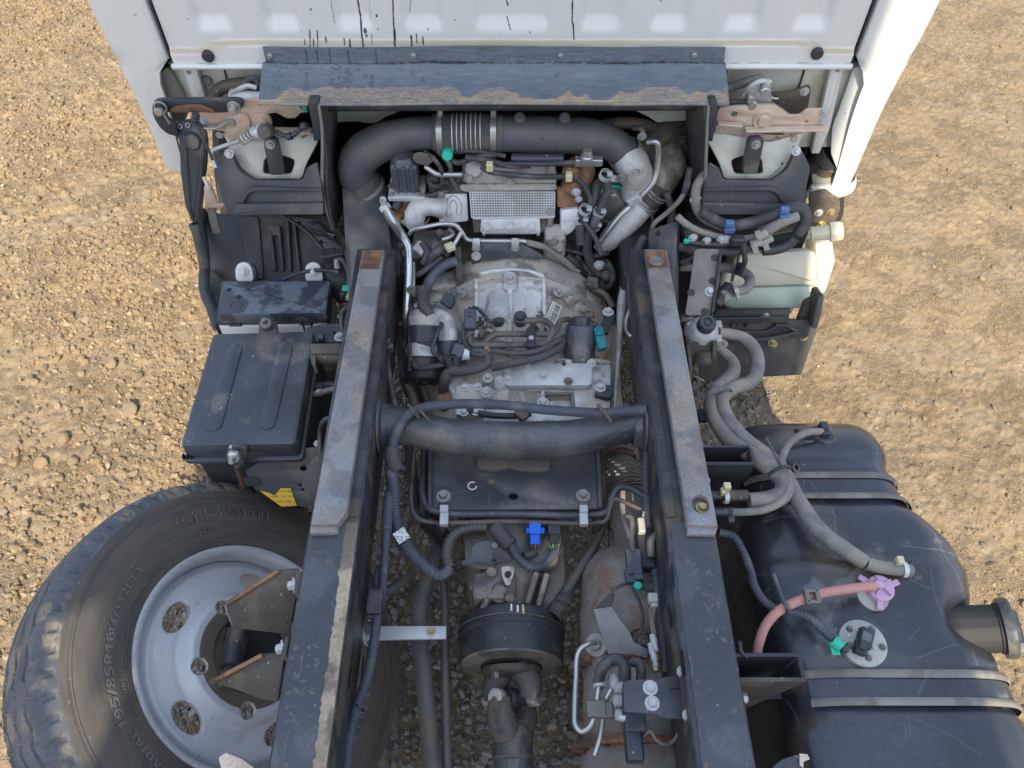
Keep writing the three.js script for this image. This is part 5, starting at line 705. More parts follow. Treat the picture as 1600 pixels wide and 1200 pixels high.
  const lb = onCone(863, 492, 0.004), cvs = document.createElement('canvas'); cvs.width = 96; cvs.height = 256; { const c = cvs.getContext('2d'), R = rng(3); c.fillStyle = '#d9d6c6'; c.fillRect(0, 0, 96, 256); c.fillStyle = '#2a2a2a'; for (let y = 14; y < 200;) { const h = 2 + R() * 6; c.fillRect(34, y, 52, h); y += h + 2 + R() * 5; } c.font = '16px sans-serif'; for (let y = 20; y < 240; y += 14) c.fillRect(12, y, 10 + R() * 6, 6); c.font = 'bold 34px sans-serif'; c.fillText('C', 36, 240); }
  const bt = new THREE.CanvasTexture(cvs); bt.colorSpace = THREE.SRGBColorSpace; const lab = new THREE.BoxGeometry(0.026, 0.0012, 0.062); lab.userData.keepUV = true; const lm = new THREE.Mesh(lab, new THREE.MeshStandardMaterial({ map: bt, roughness: 0.6 })); lm.name = 'barcode_sticker'; lm.position.copy(lb.o); lm.quaternion.setFromUnitVectors(UP, lb.n); lm.rotateY(-0.32); g.add(lm);
  for (const [u, v, s] of [[760, 515, 0.03], [838, 504, 0.028], [826, 408, 0.03]]) { const c = onCone(u, v, 0.002), R = rng(u), o = []; for (let i = 0; i < 40; i++) { const r = 0.002 + 0.004 * R(); o.push(new THREE.IcosahedronGeometry(r, 0).translate(c.o.x + (R() - 0.5) * s * 1.4, c.o.y + 0.002, c.o.z + (R() - 0.5) * s * 2)); } const mu = add('mud_lumps', o, M.bracketBrown, g); mu.userData.kind = 'stuff'; }
  add('clutch_pipe', [tube(line([[734, 528, 0.6], [736, 537, 0.6], [745, 539, 0.605], [780, 539, 0.61], [830, 538, 0.61], [852, 535, 0.61], [862, 522, 0.615], [861, 508, 0.62], [850, 501, 0.62], [830, 501, 0.625], [816, 502, 0.625]]), 0.007, { rad: 12 })], M.iron, g); add('clutch_pipe', tube(line([[754, 540, 0.6], [772, 524, 0.61], [790, 522, 0.615], [835, 522, 0.615], [866, 520, 0.615], [876, 502, 0.61], [890, 500, 0.6], [898, 510, 0.59]]), 0.0065, { rad: 12 }), M.iron, g); add('pipe_union', lathe(P(813, 496, 0.63), V(0, 1, 0.3), [[0, 0.014], [0.009, 0.013], [0.011, 0.004], [0.015, 0.003], [0.015, -0.02]], 14), M.black, g);
  add('pipe_clip', [box(P(830, 523, 0.618), [0.02, 0.018, 0.026], 0.003)], M.black, g); add('pipe_clip', [box(P(830, 538, 0.618), [0.02, 0.018, 0.022], 0.003)], M.black, g); bolt(830, 531, HP(0.62), 5, M.galv, g); hoseTo('breather_tube', g, [[783, 535, 0.59], [790, 552, 0.6], [810, 558, 0.6], [835, 556, 0.6], [858, 545, 0.6], [865, 535, 0.6]], 4, M.iron);
  add('cable_bracket', plate([[702, 453], [709, 448], [714, 449], [713, 464], [716, 482], [722, 505], [727, 514], [720, 520], [712, 512], [704, 492], [690, 480], [675, 472], [683, 470], [703, 475]], face(P(705, 485, 0.62), 1, 0.5), 0.006, { round: 0.004 }), M.frame, g); add('plug_connector', [box(P(735, 500, 0.63), [0.026, 0.03, 0.045], 0.005, [0.5, 0, 0]), box(P(735, 490, 0.645), [0.014, 0.012, 0.02], 0.003)], M.conduit, g);
  add('solenoid', lathe(P(906, 555, 0.555), V(0.02, 0.62, -0.55), [[0, -0.01], [0.034, -0.01], [0.0345, 0.062], [0.031, 0.068], [0.02, 0.07], [0.02, 0.085], [0, 0.086]], 30), M.plastic, g); add('teal_connector', [box(P(938, 530, 0.6), [0.022, 0.024, 0.05], 0.004, [0.4, 0.2, 0]), box(P(936, 520, 0.61), [0.016, 0.018, 0.024], 0.003)], M.teal, g); hoseTo('connector_wires', g, [[938, 541, 0.59], [941, 552, 0.57], [946, 560, 0.55]], 2.6, M.pink); hoseTo('solenoid_wire', g, [[914, 507, 0.58], [924, 500, 0.6], [935, 506, 0.6], [938, 516, 0.6]], 3, M.iron); hoseTo('wrapped_harness', g, [[882, 528, 0.58], [872, 545, 0.59], [850, 556, 0.6], [820, 564, 0.6], [790, 570, 0.6], [768, 575, 0.59]], 6.5, M.rubber, { rib: [0.008, 0.1] });
  add('stay_lug', plate([[946, 484], [960, 483], [962, 493], [955, 508], [950, 520], [936, 518], [941, 500]], HP(0.6), 0.01, { round: 0.004 }), M.black, g); bolt(950, 488, HP(0.602), 6, M.galv, g);
}
{ // clutch actuator on the battery side
  const g = group('clutch_actuator', truck, 'cylindrical actuator with a black round motor end');
  add('actuator_body', [lathe(P(664, 545, 0.555), V(0.02, 0.45, -0.7), [[0, -0.02], [0.04, -0.02], [0.04, 0.07], [0.03, 0.085], [0, 0.088]], 28)], M.alu, g); add('black_band', lathe(P(664, 541, 0.559), V(0.02, 0.45, -0.7), [[0.0405, 0.004], [0.0425, 0.004], [0.0425, 0.042], [0.0405, 0.042]], 28), M.black, g); add('white_label', box(P(664, 524, 0.602), [0.018, 0.002, 0.028], 0.0006, [0.6, 0, 0]), M.offwhite, g);
  add('motor_end', [lathe(P(664, 566, 0.53), V(0.04, -0.42, 0.8), [[0.043, -0.02], [0.044, 0.034], [0.04, 0.042], [0.03, 0.045], [0.014, 0.046], [0.012, 0.05], [0, 0.05]], 30)], M.black, g); for (let k = 0; k < 6; k++) { const a = k * 1.047; const n = V(0.04, -0.42, 0.8).normalize(), c = P(664, 566, 0.53).addScaledVector(n, 0.046), x = V(1, 0, 0), y = n.clone().cross(x).normalize(); add('motor_rib', bar(c.clone().addScaledVector(x, 0.012 * Math.cos(a)).addScaledVector(y, 0.012 * Math.sin(a)), c.clone().addScaledVector(x, 0.036 * Math.cos(a)).addScaledVector(y, 0.036 * Math.sin(a)), 0.003, 0.003), M.black, g); }
  hoseTo('outlet_elbow', g, [[684, 492, 0.59], [692, 498, 0.60], [699, 510, 0.60], [701, 526, 0.59], [701, 538, 0.58]], [13, 15, 15, 15, 15], M.alu, { rad: 22 }); hoseTo('outlet_cuff', g, [[701, 533, 0.585], [701, 545, 0.575], [700, 562, 0.56]], [18, 18, 14], M.black, { rad: 22 });
  add('mount_lug', lathe(P(674, 470, 0.58), V(-0.2, 1, 0.3), [[0, 0.02], [0.018, 0.018], [0.026, 0.006], [0.03, -0.03]], 22), M.aluDirty, g); bolt(676, 480, HP(0.602), 6, M.steel, g, 'bolt', 1.6); add('mount_arm', [box(P(655, 458, 0.57), [0.07, 0.03, 0.03], 0.008, [0, 0.15, 0]), box(P(690, 445, 0.57), [0.08, 0.04, 0.05], 0.012, [0, 0.3, 0])], M.aluDirty, g); add('end_plug', box(P(653, 478, 0.6), [0.02, 0.012, 0.014], 0.003, [0, 0.5, 0]), M.galv, g);
  hoseTo('actuator_wire', g, [[652, 505, 0.6], [648, 520, 0.6], [655, 535, 0.59], [680, 538, 0.59]], 3.4, M.black); hoseTo('actuator_wire', g, [[650, 500, 0.6], [655, 490, 0.61], [666, 486, 0.61]], 8, M.hoseDark); hoseTo('actuator_wire', g, [[735, 510, 0.62], [726, 520, 0.61], [720, 532, 0.6], [718, 545, 0.59]], 3, M.hoseDark); hoseTo('taped_loop', g, [[730, 551, 0.59], [750, 549, 0.6], [762, 556, 0.6], [761, 568, 0.595], [745, 577, 0.59], [722, 580, 0.58], [702, 582, 0.57], [696, 592, 0.56], [692, 612, 0.52]], [6, 6, 7, 7, 8, 9, 9, 8], M.rubber); add('loop_band', lathe(P(726, 553, 0.592), V(1, 0, -0.1), [[0.0105, -0.008], [0.013, -0.008], [0.013, 0.01], [0.0105, 0.01]], 18), M.offwhite, g); bolt(761, 546, HP(0.605), 4, M.gold, g);
  add('lever_claw', [bar(P(684, 556, 0.6), P(698, 570, 0.58), 0.014, 0.008), bar(P(700, 560, 0.6), P(706, 584, 0.57), 0.014, 0.008), bar(P(714, 556, 0.6), P(712, 574, 0.58), 0.014, 0.008)], M.black, g);
}
{
  const g = group('gearbox', truck, 'grey cast gearbox under a flat shift cover');
  add('gear_case', [block([[690, 585], [800, 570], [950, 566], [952, 600], [945, 660], [712, 665], [705, 612]], 0.545, 0.30, { round: 0.012, bevel: 0.006 }), block([[712, 600], [752, 598], [756, 645], [712, 648]], 0.57, 0.5, { round: 0.006, bevel: 0.004 })], M.alu, g);
  add('case_deck', block([[870, 560], [952, 564], [955, 575], [953, 640], [900, 645], [895, 600], [870, 590]], 0.56, 0.5, { bevel: 0.003 }), M.alu, g);
  add('shift_cover', block([[788, 571], [830, 570], [838, 565], [850, 563], [862, 568], [922, 566], [926, 570], [925, 599], [920, 602], [792, 602], [787, 597]], 0.578, 0.56, { round: 0.008, bevel: 0.003 }), M.galv, g);
  for (const [u, v] of [[792, 575], [824, 570], [887, 568], [924, 568], [794, 593], [848, 588], [888, 596]]) bolt(u, v, HP(0.578), u === 848 ? 5.6 : 5, u === 888 ? M.oldbolt : M.galv, g);
  add('cover_gusset', plate([[900, 556], [950, 562], [954, 566], [870, 562]], HP(0.57), 0.01), M.aluDirty, g);
  add('shift_tower', [lathe(P(761, 625, 0.55), UP, [[0, 0.036], [0.009, 0.036], [0.01, 0.03], [0.014, 0.03], [0.014, 0.012], [0.017, 0.01], [0.02, -0.02]], 18)], M.alu, g); add('breather_cap', lathe(P(762, 592, 0.585), UP, [[0, 0.012], [0.006, 0.012], [0.007, 0.004], [0.011, 0.003], [0.012, -0.03]], 16), M.steel, g); add('detent_boss', lathe(P(781, 606, 0.55), UP, [[0, 0.026], [0.012, 0.026], [0.017, 0.016], [0.018, -0.02]], 18), M.alu, g);
  for (const [u, v] of [[726, 606], [746, 605], [725, 645], [744, 644]]) bolt(u, v, HP(0.571), 5, M.galv, g); bolt(848, 629, HP(0.55), 6.5, M.galv, g); add('case_rib', [bar(P(790, 610, 0.552), P(905, 612, 0.552), 0.01, 0.014), bar(P(848, 612, 0.552), P(848, 634, 0.552), 0.008, 0.014), bar(P(908, 602, 0.552), P(904, 640, 0.552), 0.014, 0.014)], M.alu, g);
  add('shift_rod', [tube(line([[800, 630, 0.535], [850, 626, 0.535], [900, 626, 0.535]]), 0.013, { rad: 16 })], M.iron, g); add('rod_clip', box(P(896, 626, 0.545), [0.014, 0.02, 0.05], 0.003), M.oldbolt, g); add('tilted_bracket', block([[933, 598], [958, 602], [960, 614], [952, 622], [929, 616]], 0.575, 0.56, { round: 0.004 }), M.black, g); bolt(938, 606, HP(0.576), 6, M.galv, g); add('end_seal', [lathe(P(700, 625, 0.5), V(-1, 0, 0), [[0, 0.02], [0.02, 0.02], [0.026, 0.01], [0.03, -0.03]], 18)], M.rust, g);
}
{ // tray under the cross tube with two pipes clipped along its edge
  const g = group('shield_tray', truck, 'dark bolted tray with a chalk ring mark and a round hole');
  const h = 0.515;
  add('tray_sheet', block([[672, 695], [933, 695], [938, 795], [672, 797]], h, h - 0.012, { bevel: 0.002, holes: [[802, 775, 7.5, 6]] }), M.frame, g); add('tray_edge', bar(P(672, 700, h + 0.004), P(672, 795, h + 0.004), 0.008, 0.014), M.frame, g); add('tray_edge', bar(P(934, 700, h + 0.004), P(938, 795, h + 0.004), 0.008, 0.014), M.frame, g); add('tray_skirt', block([[660, 700], [672, 700], [672, 810], [700, 822], [690, 830], [655, 800]], h - 0.02, h - 0.1), M.black, g); add('tray_skirt', block([[938, 700], [946, 700], [948, 790], [940, 808], [930, 808]], h - 0.01, h - 0.09), M.bracketBrown, g);
  add('stiffener_pad', block([[744, 705], [860, 705], [860, 733], [838, 736], [795, 731], [770, 735], [746, 732]], h + 0.012, h, { round: 0.006 }), M.iron, g); add('chalk_mark', new THREE.TorusGeometry(0.0085, 0.0018, 6, 26, 5.2).rotateX(-Math.PI / 2).rotateY(1).translate(...P(738, 759, h + 0.001).toArray()), M.offwhite, g); add('small_stud', discOn(729, 753, HP(h + 0.003), 2.5, 0.006, 12), M.rust, g);
  for (const [u, v] of [[693, 776], [911, 775]]) { add('bolt_washer', discOn(u, v + 1, HP(h + 0.003), 13, 0.004), M.iron, g); bolt(u, v, HP(h + 0.003), 7.5, M.screw, g, 'bolt', 1.3); add('clip_strap', block([[u - 8, v + 4], [u + 9, v + 4], [u + 8, v + 26], [u - 7, v + 26]], h + 0.004, h - 0.006), M.frame, g); }
  for (const u of [694, 912]) { add('pipe_clip', [box(P(u, 796, h + 0.012), [0.017, 0.012, 0.016], 0.002), box(P(u, 812, h + 0.012), [0.017, 0.014, 0.026], 0.002), box(P(u, 803, h + 0.01), [0.008, 0.006, 0.02], 0.001)], M.galv, g); }
  hoseTo('coolant_pipe', g, [[663, 690, h - 0.02], [661, 740, h - 0.01], [660, 772, h], [668, 792, h], [690, 801, h], [800, 803, h], [930, 804, h], [950, 798, h + 0.01], [958, 775, h + 0.03], [967, 762, h + 0.04], [985, 763, h + 0.04], [1010, 776, h + 0.04], [1042, 779, h + 0.04]], 5.6, M.frame, { rad: 14 }); hoseTo('brake_pipe', g, [[648, 690, h - 0.01], [644, 740, h], [642, 785, h], [648, 805, h], [662, 814, h], [800, 815, h], [930, 817, h], [948, 812, h + 0.01], [954, 792, h + 0.02], [961, 780, h + 0.03], [980, 786, h + 0.04], [1010, 798, h + 0.03], [1042, 800, h + 0.03]], 3.6, M.iron, { rad: 12 });
}
{ // rear end of the gearbox, drum brake and propeller shaft
  const g = group('gearbox_tail', truck, 'dirty cast gearbox tail with blue and black plugs');
  const c = V(P(797, 900, 0.42).x, 0.38, P(797, 900, 0.42).z);
  add('tail_case', [lathe(V(c.x, 0.375, -0.80), BACK, [[0.02, 0], [0.105, 0], [0.10, 0.07], [0.092, 0.14], [0.083, 0.2], [0.07, 0.26], [0.04, 0.27]], 40), block([[722, 826], [880, 826], [872, 880], [850, 890], [745, 890], [726, 880]], 0.455, 0.36, { round: 0.015, bevel: 0.008 })], M.gearcase, g);
  add('output_block', [block([[738, 896], [772, 892], [806, 892], [806, 935], [738, 936]], 0.47, 0.38, { round: 0.01, bevel: 0.006 }), lathe(P(745, 916, 0.45), V(-1, 0.1, 0.1), [[0, 0.014], [0.01, 0.014], [0.012, 0.004], [0.02, 0.002], [0.022, -0.02]], 18)], M.gearcase, g); add('selector_boss', lathe(P(781, 925, 0.455), V(0, 0.8, 0.6), [[0, 0.02], [0.016, 0.018], [0.02, 0.008], [0.022, -0.03]], 20), M.gearcase, g); add('stud_boss', lathe(P(768, 897, 0.47), UP, [[0, 0.012], [0.009, 0.012], [0.011, 0.004], [0.013, -0.02]], 16), M.gearcase, g);
  add('eye_lug', plate([[783, 885], [804, 884], [803, 898], [796, 915], [790, 915], [784, 900]], face(P(794, 900, 0.485), 1, 0.5), 0.008, { round: 0.006, bevel: 0.002, holes: [[794, 898, 5.5], [794, 911, 1.6]] }), M.aluDirty, g); for (const [a, b, d, e] of [[840, 895, 825, 945], [856, 897, 842, 948], [770, 930, 762, 946]]) add('casting_rib', bar(P(a, b, 0.46), P(d, e, 0.44), 0.012, 0.05, 0.004), M.gearcase, g); add('rear_lug', lathe(P(797, 929, 0.465), V(0, 0.6, 0.8), [[0, 0.014], [0.009, 0.014], [0.012, 0.004], [0.014, -0.02]], 16), M.gearcase, g);
  add('side_wall_plate', block([[850, 880], [882, 850], [884, 930], [860, 955], [842, 950]], 0.42, 0.3, { bevel: 0.004 }), M.gearcase, g); add('sheet_bracket', plate([[738, 852], [752, 846], [775, 843], [792, 856], [802, 870], [795, 878], [760, 880], [720, 884], [722, 876], [735, 872]], face(P(765, 862, 0.485), 1, 0.5), 0.005, { round: 0.005, holes: [[772, 877, 4, 3]] }), M.frame, g); add('bracket_rivet', lathe(P(773, 852, 0.49), V(0, 1, 0.5), [[0, 0.006], [0.006, 0.005], [0.009, 0]], 18), M.oldbolt, g);
  // connectors
  add('blue_connector', [box(P(836, 825, 0.50), [0.024, 0.026, 0.022], 0.003, [0.6, 0, 0]), box(P(836, 838, 0.487), [0.02, 0.022, 0.03], 0.003, [0.6, 0, 0]), box(P(827, 828, 0.497), [0.012, 0.018, 0.012], 0.002, [0.6, 0, 0]), box(P(846, 828, 0.497), [0.012, 0.018, 0.012], 0.002, [0.6, 0, 0]), box(P(836, 820, 0.512), [0.012, 0.008, 0.01], 0.002, [0.6, 0, 0])], M.blue, g); add('black_connector', [box(P(866, 826, 0.495), [0.026, 0.024, 0.02], 0.003, [0.6, 0, 0]), box(P(866, 838, 0.483), [0.02, 0.02, 0.028], 0.003, [0.6, 0, 0])], M.black, g);
  const wc = [[0.5, 0.12, 0.02], [0.45, 0.3, 0.05], [0.3, 0.1, 0.03], [0.04, 0.25, 0.16], [0.35, 0.35, 0.08], [0.04, 0.2, 0.25]]; wc.forEach((col, i) => { const s = i < 3, u = (s ? 830 : 859) + (i % 3) * 5; hoseTo('plug_wire', g, s ? [[u, 848, 0.48], [u + 1, 852, 0.478], [u + 2, 858, 0.47]] : [[u, 848, 0.478], [u, 853, 0.474], [866, 860, 0.466]], 1.2, plain(col, 0.5)); });
  hoseTo('plug_sleeve', g, [[786, 834, 0.50], [797, 850, 0.50], [810, 872, 0.49], [828, 886, 0.485], [848, 884, 0.48], [860, 872, 0.475], [868, 862, 0.47]], 7, M.conduit, { rib: [0.006, 0.1] }); hoseTo('plug_sleeve', g, [[838, 862, 0.475], [828, 867, 0.48], [818, 868, 0.485]], 6, M.rubber); hoseTo('taped_joint', g, [[772, 822, 0.51], [784, 836, 0.505], [798, 852, 0.5]], 13, M.rubber);
  hoseTo('ribbed_hose', g, [[762, 822, 0.505], [735, 823, 0.5], [712, 832, 0.49], [701, 848, 0.48], [698, 870, 0.47], [702, 884, 0.46]], 8.5, M.tailpipe, { rib: [0.008, 0.12], rad: 14 });
  add('brake_band_plate', block([[718, 822], [760, 822], [760, 838], [724, 842]], 0.46, 0.42), M.iron, g);
}
{
  const g = group('drum_brake', truck, 'black parking brake drum behind the gearbox');
  const o = V(P(799, 945, 0.44).x, 0.372, P(799, 950, 0.46).z), n = V(0, 0.02, 1).normalize();
  add('drum_face', lathe(o, n, [[0.098, 0.0795], [0.094, 0.0835], [0.06, 0.0845], [0.057, 0.080], [0.02, 0.079]], 72, 0.4), M.gearcase, g);
  add('drum', lathe(o, n, [[0.02, -0.004], [0.098, -0.004], [0.1035, 0.0], [0.1045, 0.004], [0.1045, 0.014], [0.103, 0.0165], [0.1025, 0.019], [0.1045, 0.021], [0.1045, 0.03], [0.101, 0.034], [0.1005, 0.075], [0.0985, 0.08], [0.09, 0.082], [0.056, 0.083], [0.054, 0.078], [0.03, 0.078], [0, 0.078]], 72, 0.4), M.black, g);
  add('back_plate', lathe(o, n, [[0.1048, 0.0165], [0.1062, 0.018], [0.1048, 0.0195]], 60), M.iron, g);
  for (const [u, v, c] of [[799, 949, M.offwhite], [809, 951, M.offwhite], [817, 950, M.gold], [818, 954, M.gold]]) add('paint_dab', box(P(u, v, 0.4785), [0.004, 0.0016, 0.013], 0.0005, [0.2, 0, 0]), c, g);
}
{
  const g = group('propeller_shaft', truck, 'grimy propeller shaft with a universal joint');
  const n = V(0.02, -0.16, 1).normalize(), o = V(P(799, 945, 0.44).x, 0.366, P(799, 950, 0.46).z + 0.084);
  add('companion_flange', lathe(o, n, [[0, -0.004], [0.056, -0.002], [0.057, 0.008], [0.05, 0.012], [0.03, 0.016], [0, 0.018]], 40), M.iron, g); for (let k = 0; k < 4; k++) { const a = 0.75 + k * Math.PI / 2; boltAt(o.clone().add(V(0.043 * Math.cos(a), 0.043 * Math.sin(a), 0.009)), n, 0.009, M.oldbolt, g, 'bolt', 1.7); }
  const yo = o.clone().addScaledVector(n, 0.056), x = V(1, 0, 0), y = n.clone().cross(x).normalize(), da = x.clone().multiplyScalar(-0.55).addScaledVector(y, 0.83).normalize(), db = n.clone().cross(da).normalize();
  const ear = (d, s, base, r0) => tube([base.clone().addScaledVector(d, s * 0.02), base.clone().lerp(yo, 0.6).addScaledVector(d, s * 0.042), yo.clone().addScaledVector(d, s * 0.040)], [r0, r0, 0.02], { rad: 18 });
  const so = yo.clone().addScaledVector(n, 0.062);
  add('flange_yoke', [ear(db, 1, o, 0.024), ear(db, -1, o, 0.024)], M.iron, g); add('shaft_yoke', [ear(da, 1, so, 0.027), ear(da, -1, so, 0.027), lathe(so, n, [[0, -0.022], [0.03, -0.016], [0.038, 0.0], [0.036, 0.03], [0, 0.03]], 28)], M.iron, g); add('spider', [cyl(yo.clone().addScaledVector(da, -0.05), yo.clone().addScaledVector(da, 0.05), 0.013, 0.013, 16), cyl(yo.clone().addScaledVector(db, -0.05), yo.clone().addScaledVector(db, 0.05), 0.013, 0.013, 16), new THREE.SphereGeometry(0.022, 16, 12).translate(yo.x, yo.y, yo.z)], M.black, g);
  for (const [d, s] of [[da, 1], [da, -1], [db, 1], [db, -1]]) { const q = yo.clone().addScaledVector(d, s * 0.055); add('bearing_cap', lathe(q, d.clone().multiplyScalar(s), [[0, 0.005], [0.012, 0.006], [0.0155, 0.003], [0.016, -0.014]], 20), M.aluDirty, g); }
  add('shaft_tube', lathe(so.clone().addScaledVector(n, 0.012), n, [[0.03, 0], [0.0365, 0.006], [0.037, 0.022], [0.0355, 0.028], [0.036, 0.6], [0, 0.6]], 36), M.frame, g); add('weld_ring', lathe(so.clone().addScaledVector(n, 0.036), n, [[0.035, -0.005], [0.0385, -0.002], [0.0385, 0.002], [0.035, 0.005]], 36), M.iron, g);
}
{ // assorted wires and small hoses
  const g = group('engine_looms', truck, 'assorted dark wires and small hoses around the gearbox');
  const W = (l, r, m) => hoseTo('loom_wire', g, l, r, m || M.hoseDark);
  W([[648, 470, 0.6], [640, 500, 0.6], [642, 540, 0.58], [640, 580, 0.55]], 4); W([[690, 505, 0.62], [684, 520, 0.62], [676, 548, 0.6], [690, 560, 0.59], [720, 556, 0.59]], 3.4, M.black); W([[640, 560, 0.56], [655, 575, 0.57], [690, 570, 0.58], [715, 565, 0.58], [740, 548, 0.59]], 4.5); W([[660, 452, 0.63], [662, 478, 0.63], [672, 492, 0.62]], 9, M.rubber); W([[735, 480, 0.64], [728, 500, 0.63], [724, 528, 0.61], [738, 552, 0.6], [770, 556, 0.6]], 3.2, M.black);
  W([[770, 548, 0.61], [800, 552, 0.61], [840, 548, 0.61], [875, 530, 0.6]], 4.5, M.rubber); W([[635, 600, 0.5], [645, 620, 0.48], [650, 650, 0.46]], 7, M.bracketBrown); W([[655, 590, 0.5], [664, 615, 0.48], [672, 640, 0.46]], 5, M.rubber); W([[880, 570, 0.58], [905, 548, 0.57], [930, 560, 0.56], [948, 580, 0.55]], 3, M.black);
  W([[630, 425, 0.6], [650, 430, 0.62], [668, 420, 0.63], [690, 402, 0.64]], 5, M.rubber); W([[640, 395, 0.62], [655, 402, 0.63], [672, 388, 0.64], [700, 398, 0.64]], 4, M.iron); W([[900, 440, 0.55], [925, 450, 0.55], [945, 460, 0.55], [958, 480, 0.54]], 5, M.iron); W([[880, 390, 0.6], [905, 395, 0.6], [930, 400, 0.6], [950, 395, 0.62]], 4, M.black); W([[905, 330, 0.7], [915, 350, 0.69], [930, 372, 0.67], [940, 400, 0.65]], 4, M.black);
  W([[700, 238, -1.47], [740, 236, -1.46], [790, 244, -1.45]], 4, M.black); W([[650, 300, -1.44], [668, 306, -1.43], [690, 300, -1.43]], 5, M.black); W([[1040, 300, -1.46], [1050, 330, -1.44], [1046, 356, -1.42]], 6, M.rubber); W([[1090, 380, 0.64], [1080, 400, 0.63], [1062, 412, 0.62]], 5, M.rubber); W([[730, 640, 0.57], [760, 648, 0.57], [800, 650, 0.57], [830, 646, 0.57]], 5, M.black);
  for (const [u, v, h, m] of [[716, 548, 0.6, M.conduit], [925, 442, 0.56, M.iron], [700, 470, 0.63, M.black], [816, 646, 0.58, M.iron], [656, 388, 0.65, M.alu]]) add('loom_plug', [box(P(u, v, h), [0.024, 0.02, 0.028], 0.004, [0.3, u, 0]), box(P(u + 3, v + 5, h), [0.014, 0.014, 0.02], 0.003, [0.3, u, 0])], m, g);
}
// ---------------------------------------------------------------- battery side: wheel-arch liner, fuse box, battery box
{
  const g = group('arch_liner', truck, 'ribbed black wheel arch liner');
  const lp = face(P(440, 390, 0.52), 1, 0.75, 0.0);
  add('liner_sheet', plate([[318, 330], [352, 334], [505, 333], [540, 370], [555, 395], [550, 452], [500, 470], [345, 500], [330, 470], [318, 430]], lp, 0.012, { round: 0.02, bevel: 0.004 }), M.liner, g);
  const up = d => ({ o: lp.o.clone().addScaledVector(lp.n, d), n: lp.n });
  add('liner_panel', plate([[372, 338], [404, 338], [412, 436], [387, 436]], up(0.008), 0.012, { round: 0.01, bevel: 0.004 }), M.liner, g);
  for (const [a, b, c, d] of [[424, 360, 431, 424], [437, 353, 443, 424], [450, 342, 455, 424], [460, 344, 469, 426]]) add('liner_rib', bar(hit(a, b, up(0.004)), hit(c, d, up(0.004)), 0.009, 0.02, 0.004, lp.n), M.liner, g); add('liner_box', plate([[420, 352], [437, 352], [437, 368], [421, 368]], up(0.012), 0.014, { round: 0.004 }), M.liner, g);
  add('liner_rim', [tube(line([[318, 330, 0.58], [314, 345, 0.575], [318, 385, 0.56], [320, 420, 0.54], [319, 450, 0.52], [330, 480, 0.5], [342, 515, 0.46]]), 0.013, { rad: 12 })], M.liner, g); add('liner_flank', block([[318, 430], [330, 418], [352, 440], [342, 500], [336, 512], [322, 470]], 0.5, 0.36, { round: 0.008 }), M.liner, g);
  add('liner_step', bar(hit(388, 332, up(0.006)), hit(500, 334, up(0.006)), 0.01, 0.02, 0.004, lp.n), M.liner, g);
  add('gusset_plate', plate([[438, 336], [455, 338], [500, 350], [522, 375], [545, 395], [552, 440], [530, 425], [505, 392], [480, 362], [460, 348]], up(0.02), 0.01, { round: 0.006, holes: [[468, 348, 3], [491, 348, 3.2], [524, 371, 3.2], [502, 378, 3]] }), M.frame, g); add('gusset_fold', tube([[438, 336], [462, 349], [482, 364], [505, 390]].map(q => hit(q[0], q[1], up(0.022))), 0.004, { rad: 8 }), M.frame, g);
}
